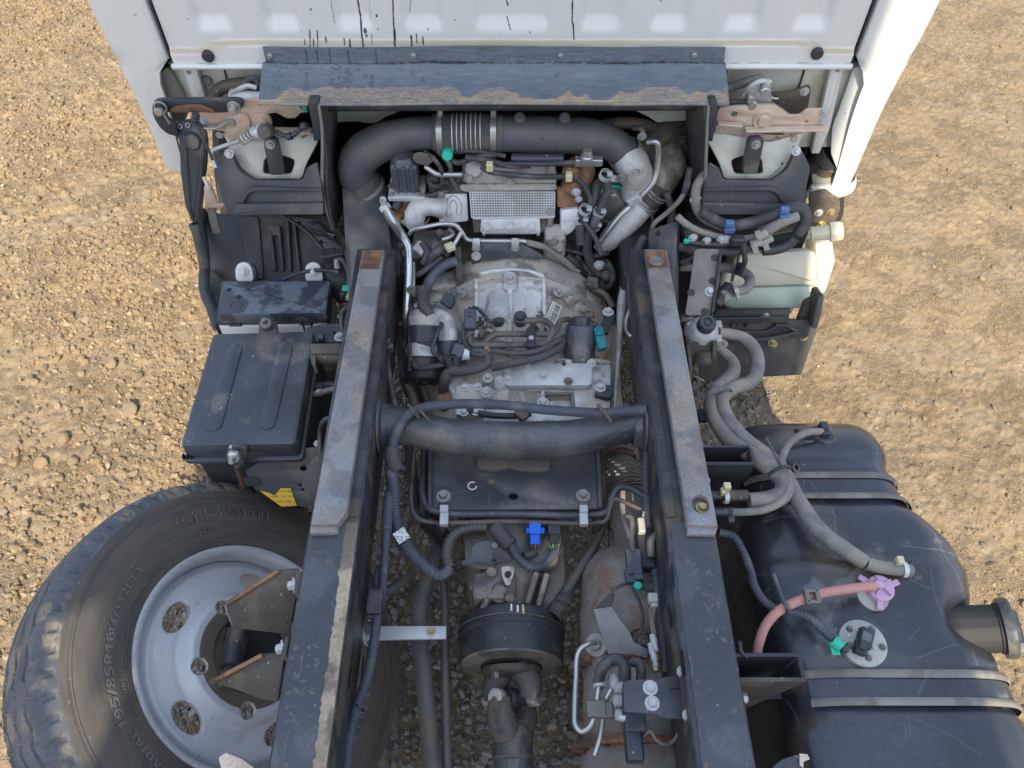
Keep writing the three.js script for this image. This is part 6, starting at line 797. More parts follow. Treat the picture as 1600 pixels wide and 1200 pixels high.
{
  const g = group('fuse_box', truck, 'low black relay box with white mounting ears');
  const h1 = 0.565, h0 = 0.47;
  const A = P(350, 439, h1), B = P(516, 438, h1), C = P(510, 489, h1), D = P(340, 490, h1);
  add('box_lid', [plate([A, B, C, D], HP(h1), 0.035, { round: 0.006, bevel: 0.006 })], M.lid, g, 'lid marked with pale wavy patches');
  add('lid_rim', plate([P(346, 438, h1 - 0.03), P(518, 437, h1 - 0.03), P(516, 498, h1 - 0.03), P(338, 502, h1 - 0.03)], HP(h1 - 0.03), 0.02, { round: 0.008, bevel: 0.004 }), M.plastic, g); add('box_base', plate([P(348, 440, h0 + 0.05), P(516, 440, h0 + 0.05), P(512, 508, h0 + 0.05), P(342, 512, h0 + 0.05)], HP(h0 + 0.05), 0.09, { round: 0.008 }), M.offwhite, g);
  for (const [u, v] of [[358, 453], [373, 464]]) add('lid_plug', lathe(P(u, v, h1), UP, [[0, 0.001], [0.005, 0.0012], [0.0065, 0.0005], [0.0065, -0.002]], 16), M.dark, g); add('moulded_ring', new THREE.TorusGeometry(0.0135, 0.0008, 6, 32).rotateX(Math.PI / 2).translate(...P(369, 477, h1 + 0.0003).toArray()), M.plastic, g);
  for (const u of [381, 490]) { const ep = face(P(u, 425, 0.55), 0.8, 1); add('mounting_ear', plate([[u - 13, 440], [u - 14, 420], [u - 10, 412], [u - 1, 409], [u + 8, 412], [u + 13, 422], [u + 15, 440]], ep, 0.012, { round: 0.01, bevel: 0.003 }), M.offwhite, g); add('ear_shadow', plate([[u + 4, 411], [u + 14, 413], [u + 20, 425], [u + 20, 440], [u + 8, 440]], { o: ep.o.clone().addScaledVector(ep.n, -0.012), n: ep.n }, 0.012, { round: 0.008 }), M.black, g); add('ear_washer', lathe(hit(u, 424, ep), ep.n, [[0.004, 0.003], [0.012, 0.003], [0.013, 0]], 22), M.galv, g); bolt(u, 424, { o: ep.o.clone().addScaledVector(ep.n, 0.002), n: ep.n }, 5, M.galv, g); }  // the black piece beside each white ear stands in for its shadow
  for (const u of [365, 377, 474, 487]) add('lid_catch', box(P(u, 502, h1 - 0.04), [0.006, 0.05, 0.02], 0.002), M.black, g); add('catch_block', box(P(372, 512, h1 - 0.06), [0.03, 0.04, 0.02], 0.003), M.black, g); add('catch_block', box(P(480, 510, h1 - 0.06), [0.03, 0.04, 0.02], 0.003), M.black, g);
  const R = rng(66), o = []; 
  // wiring beside the box
  hoseTo('plug_lead', g, [[512, 402, 0.60], [524, 404, 0.6], [536, 408, 0.6], [545, 425, 0.59], [545, 450, 0.56], [543, 470, 0.55]], 4.5, M.hoseDark); add('plug_housing', [box(P(514, 400, 0.60), [0.04, 0.026, 0.03], 0.004, [0, 0.2, 0]), box(P(528, 398, 0.605), [0.03, 0.02, 0.02], 0.003, [0, 0.3, 0])], M.black, g); add('plug_screw', lathe(P(526, 412, 0.602), UP, [[0, 0.01], [0.004, 0.01], [0.006, 0.002], [0.007, -0.01]], 12), M.galv, g); add('green_clip', box(P(543, 453, 0.575), [0.022, 0.02, 0.016], 0.003, [0, 0.1, 0]), M.green2, g); add('yellow_plug', box(P(543, 463, 0.566), [0.014, 0.014, 0.014], 0.002), M.cream2, g); add('black_plug', box(P(537, 459, 0.57), [0.014, 0.02, 0.024], 0.003), M.black, g); hoseTo('second_lead', g, [[548, 470, 0.54], [552, 445, 0.57], [550, 425, 0.58]], 3, M.hoseDark);
  add('ribbed_duct', [block([[505, 400], [540, 412], [542, 436], [520, 440], [508, 425]], 0.56, 0.48, { round: 0.006 })], M.liner, g); hoseTo('loop_lead', g, [[440, 438, 0.54], [470, 426, 0.55], [500, 422, 0.56], [530, 425, 0.56]], 3, M.black); hoseTo('loop_pipe', g, [[535, 520, 0.56], [534, 495, 0.58], [540, 482, 0.6], [550, 478, 0.6]], 4, M.hoseDark);
}
{
  const g = group('battery_box', truck, 'big black battery box with two long raised ribs on the lid');
  const h1 = 0.60, h0 = 0.33;
  const A = P(332, 520, h1), B = P(491, 516, h1), C = P(462, 694, h1), D = P(280, 697, h1);
  add('box_lid', plate([A, B, C, D], HP(h1), 0.05, { round: 0.012, bevel: 0.008 }), M.plastic, g);
  const rib = (a, b, w) => { const p = P(...a, h1 + 0.004), q = P(...b, h1 + 0.004); const d = q.clone().sub(p).normalize(), s = V(-d.z, 0, d.x).multiplyScalar(w); const o = []; for (let i = 0; i <= 8; i++) { const t = i / 8 * Math.PI; o.push(p.clone().addScaledVector(s, Math.cos(t)).addScaledVector(d, -w * Math.sin(t))); } for (let i = 0; i <= 8; i++) { const t = i / 8 * Math.PI; o.push(q.clone().addScaledVector(s, -Math.cos(t)).addScaledVector(d, w * Math.sin(t))); } add('lid_rib', plate(o, HP(h1 + 0.004), 0.008, { bevel: 0.003 }), M.plastic, g); };
  rib([366, 545], [334, 662], 0.016); rib([445, 543], [418, 660], 0.016);
  const off = (p, y) => V(p.x, y, p.z); add('lid_skirt', plate([off(A, h1 - 0.045).add(V(-0.005, 0, -0.004)), off(B, h1 - 0.045).add(V(0.005, 0, -0.004)), off(C, h1 - 0.045).add(V(0.006, 0, 0.008)), off(D, h1 - 0.045).add(V(-0.006, 0, 0.008))], HP(h1 - 0.045), 0.012, { round: 0.012, bevel: 0.004 }), M.plastic, g);
  add('box_body', plate([off(A, h1 - 0.055), off(B, h1 - 0.055), off(C, h1 - 0.055).add(V(0, 0, -0.004)), off(D, h1 - 0.055).add(V(0.012, 0, -0.004))], HP(h1 - 0.055), 0.2, { round: 0.012, bevel: 0.006 }), M.liner, g); for (const k of [0, 1, 2]) add('vent_slot', box(P(287 + k * 6, 713, h1 - 0.04), [0.004, 0.012, 0.008], 0.001), M.dark, g);
  add('catch_tab', plate([[355, 698], [385, 698], [385, 712], [379, 728], [355, 726], [353, 712]], face(P(368, 712, h1 - 0.01), 0.5, 1), 0.014, { round: 0.006, bevel: 0.003 }), M.plastic, g); add('wing_nut', [lathe(P(366, 713, h1 + 0.005), V(0, 0.5, 1), [[0, 0.022], [0.005, 0.022], [0.006, 0.008], [0.012, 0.006], [0.014, 0]], 14), box(P(363, 702, h1 + 0.022), [0.006, 0.022, 0.008], 0.002)], M.steel, g); hoseTo('hold_down_rod', g, [[370, 728, 0.57], [374, 742, 0.53], [381, 760, 0.48]], 4, M.rust);
  add('catch_tab', plate([[404, 502], [432, 502], [434, 520], [404, 520]], HP(h1 - 0.004), 0.016, { round: 0.006 }), M.plastic, g); add('wing_nut', [lathe(P(416, 506, h1 + 0.004), V(0, 1, 0.3), [[0, 0.022], [0.005, 0.022], [0.006, 0.008], [0.012, 0.006], [0.014, 0]], 14)], M.oldbolt, g);
  add('side_latch', box(P(392, 708, h1 - 0.045), [0.022, 0.03, 0.02], 0.004), M.iron, g); add('corner_stud', lathe(P(499, 528, 0.57), V(1, 0, 0), [[0, 0.01], [0.01, 0.01], [0.011, 0]], 16), M.plastic, g);
  add('support_plate', block([[478, 512], [505, 506], [533, 506], [533, 534], [492, 534]], 0.56, 0.55, { bevel: 0.001, holes: [[523, 520, 3]] }), M.frame, g); add('support_floor', block([[490, 540], [535, 540], [520, 700], [470, 700]], 0.36, 0.34), M.black, g); bolt(531, 527, HP(0.575), 6, M.galv, g);
  hoseTo('battery_cable', g, [[478, 604, 0.54], [500, 603, 0.55], [515, 600, 0.56], [530, 602, 0.56]], 5, M.hoseDark); hoseTo('battery_cable', g, [[478, 618, 0.54], [498, 614, 0.55], [512, 610, 0.56], [528, 606, 0.56]], 4.6, M.hose); clampAt('cable_band', g, [500, 613, 0.55], [508, 611, 0.555], 5.6, M.offwhite, 8); clampAt('cable_band', g, [512, 610, 0.56], [516, 609, 0.56], 5.6, M.oldbolt, 6);
}
// ---------------------------------------------------------------- the spare wheel, a thing of its own
{
  const w = new THREE.Group(); w.name = 'spare_wheel'; scene.add(w);
  w.userData = { label: 'tilted spare wheel with blue-grey steel rim and worn tyre, slung beside the frame rail', category: 'wheel' };
  const C = V(-0.552, 0.352, -0.473), n = V(0.934, 1, -0.115).normalize(); w.position.copy(C);
  // local frame: y along the axle towards the viewer; turned so that the lettering reads as in the photograph
  const toC = V(P(350, 800, 0.5).x - C.x, P(350, 800, 0.5).y - C.y, P(350, 800, 0.5).z - C.z); const zdir = toC.addScaledVector(n, -toC.dot(n)).normalize(), xdir = n.clone().cross(zdir).normalize();
  w.quaternion.setFromRotationMatrix(new THREE.Matrix4().makeBasis(xdir, n, zdir));
  // side of the tyre: letters and rings in low relief, polar map
  const cv = document.createElement('canvas'); cv.width = 2048; cv.height = 256; const c = cv.getContext('2d'); c.fillStyle = '#808080'; c.fillRect(0, 0, 2048, 256);
  const vr = r => 256 - (r - 0.213) / (0.3345 - 0.213) * 256, au = deg => ((deg + 360) % 360) / 360 * 2048;
  c.fillStyle = '#a0a0a0'; c.fillRect(0, vr(0.232), 2048, 3); c.fillRect(0, vr(0.2265), 2048, 2); c.fillStyle = '#606060'; c.fillRect(0, vr(0.318), 2048, 4); c.fillStyle = '#989898'; c.fillRect(0, vr(0.322), 2048, 3);
  const put = (txt, deg, r, px, style) => { for (const w of [-2048, 0, 2048]) { c.save(); c.translate(au(deg) + w, vr(r)); c.scale(-1, 1); c.font = `bold ${px}px sans-serif`; c.textAlign = 'center'; c.textBaseline = 'middle'; if (style) { c.lineWidth = 7; c.lineJoin = 'round'; c.strokeStyle = '#e8e8e8'; c.strokeText(txt, 0, 0); c.fillStyle = '#707070'; c.fillText(txt, 0, 0); } else { c.fillStyle = '#e0e0e0'; c.fillText(txt, 0, 0); } c.restore(); } };
  put('G 5 9 0', -1, 0.286, 74, 1); put('RADIAL', 118, 0.252, 34); put('195/85R16', 88, 0.260, 42); put('114/112L', 62, 0.260, 34); put('LT', 45, 0.260, 36); put('TUBELESS', 88, 0.241, 20); put('3915', 8, 0.250, 26); put('195/85R16 LT', -120, 0.260, 42); put('G 5 9 0', 180, 0.286, 74, 1);
  const bt = new THREE.CanvasTexture(cv); bt.wrapS = THREE.RepeatWrapping;
  const cm = document.createElement('canvas'); cm.width = 2048; cm.height = 256; { const k = cm.getContext('2d'), R = rng(21); k.fillStyle = 'rgb(88,83,78)'; k.fillRect(0, 0, 2048, 256); for (let q = 0; q < 2600; q++) { const t = R(); k.fillStyle = t < 0.5 ? `rgba(104,92,78,${0.05 + 0.1 * R()})` : `rgba(58,58,60,${0.05 + 0.1 * R()})`; k.beginPath(); k.ellipse(R() * 2048, R() * 256, 8 + R() * 50, 2 + R() * 16, 0, 0, 7); k.fill(); } for (let q = 0; q < 260; q++) { k.fillStyle = `rgba(150,142,130,${0.2 + 0.5 * R()})`; k.beginPath(); k.arc(R() * 2048, R() * 256, 0.6 + R() * 2, 0, 7); k.fill(); } k.globalCompositeOperation = 'soft-light'; k.globalAlpha = 0.5; k.drawImage(cv, 0, 0); }
  const ct = new THREE.CanvasTexture(cm); ct.colorSpace = THREE.SRGBColorSpace; ct.wrapS = THREE.RepeatWrapping;
  const side = new THREE.MeshPhysicalMaterial({ map: ct, roughness: 0.74, bumpMap: bt, bumpScale: 0.005 });
  const prof = [[0.213, 0.079], [0.2155, 0.0835], [0.222, 0.087], [0.235, 0.0915], [0.255, 0.096], [0.28, 0.0985], [0.305, 0.098], [0.318, 0.0965], [0.3195, 0.0955], [0.321, 0.0965], [0.3345, 0.0945]];
  const seg = 160, sideG = s => { const gr = new THREE.BufferGeometry(), pos = [], uv = [], ix = []; for (let i = 0; i <= seg; i++) { const a = i / seg * Math.PI * 2; for (const [r, y] of prof) { pos.push(-r * Math.sin(a) * -1, s * y, r * Math.cos(a)); uv.push(i / seg, (r - 0.213) / (0.3345 - 0.213)); } } const m = prof.length; for (let i = 0; i < seg; i++) for (let j = 0; j < m - 1; j++) { const A = i * m + j, B = A + m; s > 0 ? ix.push(A, B, A + 1, B, B + 1, A + 1) : ix.push(A, A + 1, B, B, A + 1, B + 1); } gr.setAttribute('position', new THREE.Float32BufferAttribute(pos, 3)); gr.setAttribute('uv', new THREE.Float32BufferAttribute(uv, 2)); gr.setIndex(ix); gr.computeVertexNormals(); gr.userData.keepUV = true; return gr; };
  const ty = group('tyre', w); add('sidewall', sideG(1), side, ty); add('sidewall', sideG(-1), side, ty);
  // tread with three zigzag grooves; the shoulders are cut into lugs
  const arc = [[-0.0945, 0.334], [-0.0925, 0.343], [-0.089, 0.351], [-0.083, 0.359], [-0.072, 0.3645], [-0.045, 0.3675], [0, 0.369], [0.045, 0.3675], [0.072, 0.3645], [0.083, 0.359], [0.089, 0.351], [0.0925, 0.343], [0.0945, 0.334]]; const ac = new THREE.CatmullRomCurve3(arc.map(q => V(q[0], q[1], 0)), false, 'centripetal');
  const NT = 840, MT = 72; const tread = grid(NT, MT, (i, j) => { const a = i * Math.PI * 2, q = ac.getPointAt(j), y = q.x; let r = q.y; const zz = 0.006 * (2 * Math.abs(((i * 42) % 1) - 0.5) - 0.5) * 2; for (const gy of [-0.045, 0, 0.045]) { const d = Math.abs(y - gy - zz); r -= 0.010 * (1 - sstep(0.0024, 0.0044, d)); } const e = Math.abs(y); const ph = (i * 62 + (y > 0 ? 0.12 : 0.4) + 0.15 * (e - 0.07) / 0.02) % 1; const k = 1 - sstep(0.13, 0.23, Math.abs(ph - 0.5)); const kk = k * sstep(0.062, 0.072, e) * (1 - sstep(0.0915, 0.0938, e)); const sip = (1 - sstep(0.02, 0.05, Math.abs(((i * 62 + (y > 0 ? 0.62 : 0.9)) % 1) - 0.5))) * sstep(0.05, 0.06, e) * (1 - sstep(0.08, 0.086, e)); r -= 0.0055 * kk + 0.003 * sip; const yy = y - Math.sign(y) * 0.0045 * kk * sstep(0.08, 0.09, e); return V(r * Math.sin(a), yy, r * Math.cos(a)); });
  add('tread', tread, M.tread, ty);
  // rim: flange, well, flat ring with hand holes, raised hub ring with stud holes
  const rm = group('rim', w), dd = 0.05; add('rim_flange', lathe(V(0, 0, 0), V(0, 1, 0), [[0.2, 0.06], [0.2125, 0.068], [0.2165, 0.076], [0.219, 0.084], [0.2175, 0.0875], [0.213, 0.088], [0.206, 0.083], [0.2015, 0.072], [0.2, 0.05], [0.198, 0.0], [0.2, -0.06], [0.213, -0.078], [0.218, -0.086]], 120, 0.9), M.rim, rm);
  const disc = new THREE.Shape(); disc.absarc(0, 0, 0.199, 0, Math.PI * 2, false); const hub = new THREE.Path(); hub.absarc(0, 0, 0.074, 0, Math.PI * 2, true); disc.holes.push(hub);
  const px = (u, v, lv) => { const d = ray(u, v), o = V(0, CAM_H, 0).sub(C); const N = n, pl = lv; const t = (pl - o.dot(N)) / d.dot(N); const q = o.addScaledVector(d, t); return new THREE.Vector2(q.dot(xdir), q.dot(zdir)); };
  const lugs = [[320, 1039], [395, 1121], [361, 936]].map(q => px(...q, 0.086)), hand = [[264, 957], [289, 1150], [412, 886]].map(q => px(...q, 0.064));
  const la = Math.atan2(lugs[0].y, lugs[0].x); for (let k = 0; k < 5; k++) { const a = la + k * Math.PI * 2 / 5, p = new THREE.Path(); p.absarc(0.1016 * Math.cos(a), 0.1016 * Math.sin(a), 0.0155, 0, Math.PI * 2, true); disc.holes.push(p); }
  const ha = hand.map(q => Math.atan2(q.y, q.x)); const h0 = ha[0], stepA = Math.PI * 2 / 5; const holesA = []; for (let k = 0; k < 5; k++) { const a = h0 + k * stepA; holesA.push(a); const p = new THREE.Path(); p.absellipse(0.152 * Math.cos(a), 0.152 * Math.sin(a), 0.020, 0.033, 0, Math.PI * 2, true, a); disc.holes.push(p); }
  // dense sheet bent into the pressed profile
  const hgt = r => 0.048 + 0.012 * sstep(0.199, 0.18, r) + 0.006 * sstep(0.18, 0.135, r) + 0.020 * sstep(0.136, 0.110, r);
  let dg; { const inside = (x, z) => { const r = Math.hypot(x, z); if (r > 0.1985 || r < 0.074) return false; for (let k = 0; k < 5; k++) { const a = la + k * stepA; if (Math.hypot(x - 0.1016 * Math.cos(a), z - 0.1016 * Math.sin(a)) < 0.0155) return false; const b = holesA[k], X2 = x * Math.cos(b) + z * Math.sin(b) - 0.152, Z2 = -x * Math.sin(b) + z * Math.cos(b); if ((X2 / 0.020) ** 2 + (Z2 / 0.033) ** 2 < 1) return false; } return true; };
    const pos = [], ix = [], NA = 360, NR = 62, keep = []; const rr = j => 0.074 + (0.1985 - 0.074) * j / NR; for (let i = 0; i <= NA; i++) for (let j = 0; j <= NR; j++) { const a = i / NA * Math.PI * 2, r = rr(j); pos.push(r * Math.cos(a), hgt(r), r * Math.sin(a)); }
    // holes are cut with an even edge: corners near a rim are pulled onto it
    const pull = (x, z) => { for (let k = 0; k < 5; k++) { const a = la + k * stepA, cx = 0.1016 * Math.cos(a), cz = 0.1016 * Math.sin(a), d = Math.hypot(x - cx, z - cz); if (d > 0.0128 && d < 0.0168) return [cx + (x - cx) / d * 0.0155, cz + (z - cz) / d * 0.0155]; const b = holesA[k], X2 = x * Math.cos(b) + z * Math.sin(b) - 0.152, Z2 = -x * Math.sin(b) + z * Math.cos(b), e = Math.hypot(X2 / 0.020, Z2 / 0.033); if (e > 0.9 && e < 1.055) { const f = 1 / e, X3 = X2 * f + 0.152, Z3 = Z2 * f; return [X3 * Math.cos(b) - Z3 * Math.sin(b), X3 * Math.sin(b) + Z3 * Math.cos(b)]; } } return null; };
    for (let i = 0; i < pos.length; i += 3) { const q = pull(pos[i], pos[i + 2]); if (q) { pos[i] = q[0]; pos[i + 2] = q[1]; pos[i + 1] = hgt(Math.hypot(...q)) - 0.001; } }
    const ixh = []; for (let i = 0; i < NA; i++) for (let j = 0; j < NR; j++) { const A = i * (NR + 1) + j, B = A + NR + 1; const cx = (pos[A * 3] + pos[(B + 1) * 3]) / 2, cz = (pos[A * 3 + 2] + pos[(B + 1) * 3 + 2]) / 2; if (inside(cx, cz)) (j < 13 ? ixh : ix).push(A, A + 1, B, B, A + 1, B + 1); }
    dg = new THREE.BufferGeometry(); dg.setAttribute('position', new THREE.Float32BufferAttribute(pos, 3)); dg.setAttribute('uv', new THREE.Float32BufferAttribute(pos.length / 3 * 2 | 0, 2)); dg.setIndex(ix); dg.setAttribute('uv', new THREE.Float32BufferAttribute(new Float32Array(pos.length / 3 * 2), 2)); dg.setIndex([...ix, ...ixh]); dg.computeVertexNormals(); const hg = dg.clone(); dg.setIndex(ix); hg.setIndex(ixh); add('hub_face', hg, M.hubface, rm); }
  const back = dg.clone(); back.translate(0, -0.007, 0); add('rim_disc', [dg, back], M.rim, rm);
  const wall = []; for (let k = 0; k < 5; k++) { const b = holesA[k], a = la + k * stepA; const ring = (f, y0, y1, N) => grid(N, 1, (i, j) => { const t = i * Math.PI * 2, q = f(t); return V(q[0], hgt(Math.hypot(...q)) - 0.0005 - 0.008 * j, q[1]); }); wall.push(ring(t => { const x = 0.152 + 0.020 * Math.cos(t), z = 0.033 * Math.sin(t); return [x * Math.cos(b) - z * Math.sin(b), x * Math.sin(b) + z * Math.cos(b)]; }, 0, 0, 40), ring(t => [0.1016 * Math.cos(a) + 0.0155 * Math.cos(t), 0.1016 * Math.sin(a) + 0.0155 * Math.sin(t)], 0, 0, 28)); } add('hole_edge', wall, M.rim, rm).userData.kind = 'stuff';
}
{ // carrier that holds the spare wheel: brown angled plates, hub disc and roller
  const g = group('spare_carrier', truck, 'brown rusty plates holding the spare wheel at its hub');
  const C = V(-0.552, 0.352, -0.473), n = V(0.934, 1, -0.115).normalize();
  add('hub_disc', lathe(C.clone().addScaledVector(n, 0.072), n, [[0, 0.004], [0.06, 0.004], [0.073, 0.003], [0.076, 0], [0.076, -0.008]], 60), M.bracketBrown, g);
  const hp = { o: C.clone().addScaledVector(n, 0.080), n }; add('hub_plate', plate([[390, 920], [420, 900], [470, 900], [440, 1085], [400, 1075], [345, 1050], [350, 1005], [355, 980]], hp, 0.012, { round: 0.02 }), M.dark, g);
  const ra = { o: C.clone().addScaledVector(n, 0.098), n }; add('roller', [cyl(hit(373, 985, ra), hit(362, 1042, ra), 0.021, 0.021, 24)], M.web, g); add('roller_cheek', plate([[350, 1045], [358, 1038], [372, 1042], [378, 1050], [368, 1062], [345, 1075]], ra, 0.008, { round: 0.004, holes: [[349 + 1, 1048, 2.2]] }), M.bracketBrown, g); hoseTo('lift_wire', g, [hit(352, 946, ra), hit(356, 958, ra), hit(360, 968, ra), hit(364, 978, ra)], 1.6, M.galv);
  // folded plates bolted to the outside of the rail
  const pa = [[354, 944], [436, 892], [464, 890], [468, 900], [452, 992], [392, 985], [364, 982], [353, 952]], pb = [[329, 1067], [410, 1024], [440, 1022], [445, 1022], [434, 1098], [415, 1094], [398, 1090], [372, 1079]];
  const up = face(P(430, 930, 0.63), 1, 1.2, -0.1), dn = face(P(410, 1050, 0.62), 1, 1.0, -0.1);
  add('upper_plate', plate(pa, up, 0.008, { bevel: 0.002, round: 0.006 }), M.bracketBrown, g); add('upper_flange', [plate([[462, 889], [472, 893], [466, 930], [459, 926]], HP(0.675), 0.09, { bevel: 0.002 })], M.bracketBrown, g); add('plate_lip', bar(hit(354, 944, { o: up.o.clone().addScaledVector(up.n, 0.003), n: up.n }), hit(436, 892, { o: up.o.clone().addScaledVector(up.n, 0.003), n: up.n }), 0.008, 0.006), M.rust, g);
  add('lower_plate', plate(pb, dn, 0.008, { bevel: 0.002, round: 0.004 }), M.bracketBrown, g); add('lower_flange', plate([[438, 1022], [446, 994], [452, 994], [447, 1026]], HP(0.675), 0.08, { bevel: 0.002 }), M.bracketBrown, g); add('plate_lip', bar(hit(329, 1067, { o: dn.o.clone().addScaledVector(dn.n, 0.003), n: dn.n }), hit(410, 1024, { o: dn.o.clone().addScaledVector(dn.n, 0.003), n: dn.n }), 0.008, 0.006), M.rust, g);
  boltAt(P(460, 914, 0.66), V(-1, 0.3, 0.3), 0.009, M.galv, g); boltAt(P(442, 1013, 0.66), V(-1, 0.3, 0.3), 0.009, M.galv, g);
  add('near_bracket', plate([[353, 1176], [378, 1186], [397, 1200], [397, 1240], [352, 1230], [341, 1184], [349, 1178]], face(P(370, 1190, 0.62), 1, 0.4), 0.01, { round: 0.003 }), M.zinc, g);
}
// ---------------------------------------------------------------- tank side: hoses, washer tank, filter, mud flap
{
  const g = group('washer_tank', truck, 'translucent yellowed plastic bottle part full of greenish liquid');
  const wm = new THREE.MeshPhysicalMaterial({ color: new THREE.Color().setRGB(0.78, 0.74, 0.58), roughness: 0.45, transmission: 0.25, thickness: 0, ior: 1.45 });
  const wl = new THREE.MeshPhysicalMaterial({ color: new THREE.Color().setRGB(0.48, 0.56, 0.47), roughness: 0.4 });
  const fp = face(P(1220, 470, 0.42), 0.75, 1); const up = d => ({ o: fp.o.clone().addScaledVector(fp.n, d), n: fp.n });
  add('bottle_front', plate([[1146, 402], [1160, 396], [1270, 390], [1282, 396], [1278, 448], [1255, 447], [1140, 450]], up(0), 0.10, { round: 0.012, bevel: 0.014 }), wm, g, 'upper empty half of the bottle');
  add('bottle_liquid', plate([[1128, 450], [1280, 446], [1256, 483], [1140, 483], [1123, 472]], up(0.001), 0.10, { round: 0.01, bevel: 0.012 }), wl, g, 'lower half, greenish with liquid');
  add('bottle_side', plate([[1272, 380], [1302, 372], [1308, 408], [1292, 458], [1282, 462], [1262, 462], [1278, 440]], up(0.006), 0.12, { round: 0.012, bevel: 0.014 }), wm, g); add('bottle_shoulder', [plate([[1212, 372], [1240, 366], [1300, 358], [1304, 392], [1220, 398]], { o: up(-0.02).o, n: V(0, 1, 0.7).normalize() }, 0.08, { round: 0.014, bevel: 0.012 })], wm, g);
  add('filler_cap', lathe(Q(1302, 362, -1.40), V(1, 0.25, 0.1), [[0, 0.02], [0.02, 0.02], [0.0225, 0.014], [0.0235, -0.008], [0.018, -0.01], [0.017, -0.05]], 30), wm, g); add('bottle_ridge', bar(hit(1158, 397, up(0.004)), hit(1146, 440, up(0.004)), 0.008, 0.012, 0.004, fp.n), wm, g);
  for (const u of [1146, 1229]) { add('foot_tab', plate([[u - 11, 483], [u + 12, 482], [u + 8, 490], [u - 11, 490]], up(0.004), 0.01), M.bone, g); bolt(u, 487, up(0.006), 4, M.gold, g); } hoseTo('sump_tube', g, [[1134, 425, 0.52], [1132, 440, 0.5], [1136, 460, 0.48]], 9, wl); add('pump_body', [lathe(P(1128, 462, 0.55), V(0.5, 0.6, -0.4), [[0, -0.02], [0.014, -0.02], [0.015, 0.03], [0.008, 0.034], [0, 0.036]], 18)], M.frame, g); add('pump_plug', box(P(1133, 461, 0.56), [0.016, 0.02, 0.02], 0.003, [0, 0.5, 0]), M.galv, g); hoseTo('pump_lead', g, [[1122, 466, 0.54], [1116, 478, 0.53], [1112, 488, 0.53], [1110, 500, 0.52]], 3, M.black);
}
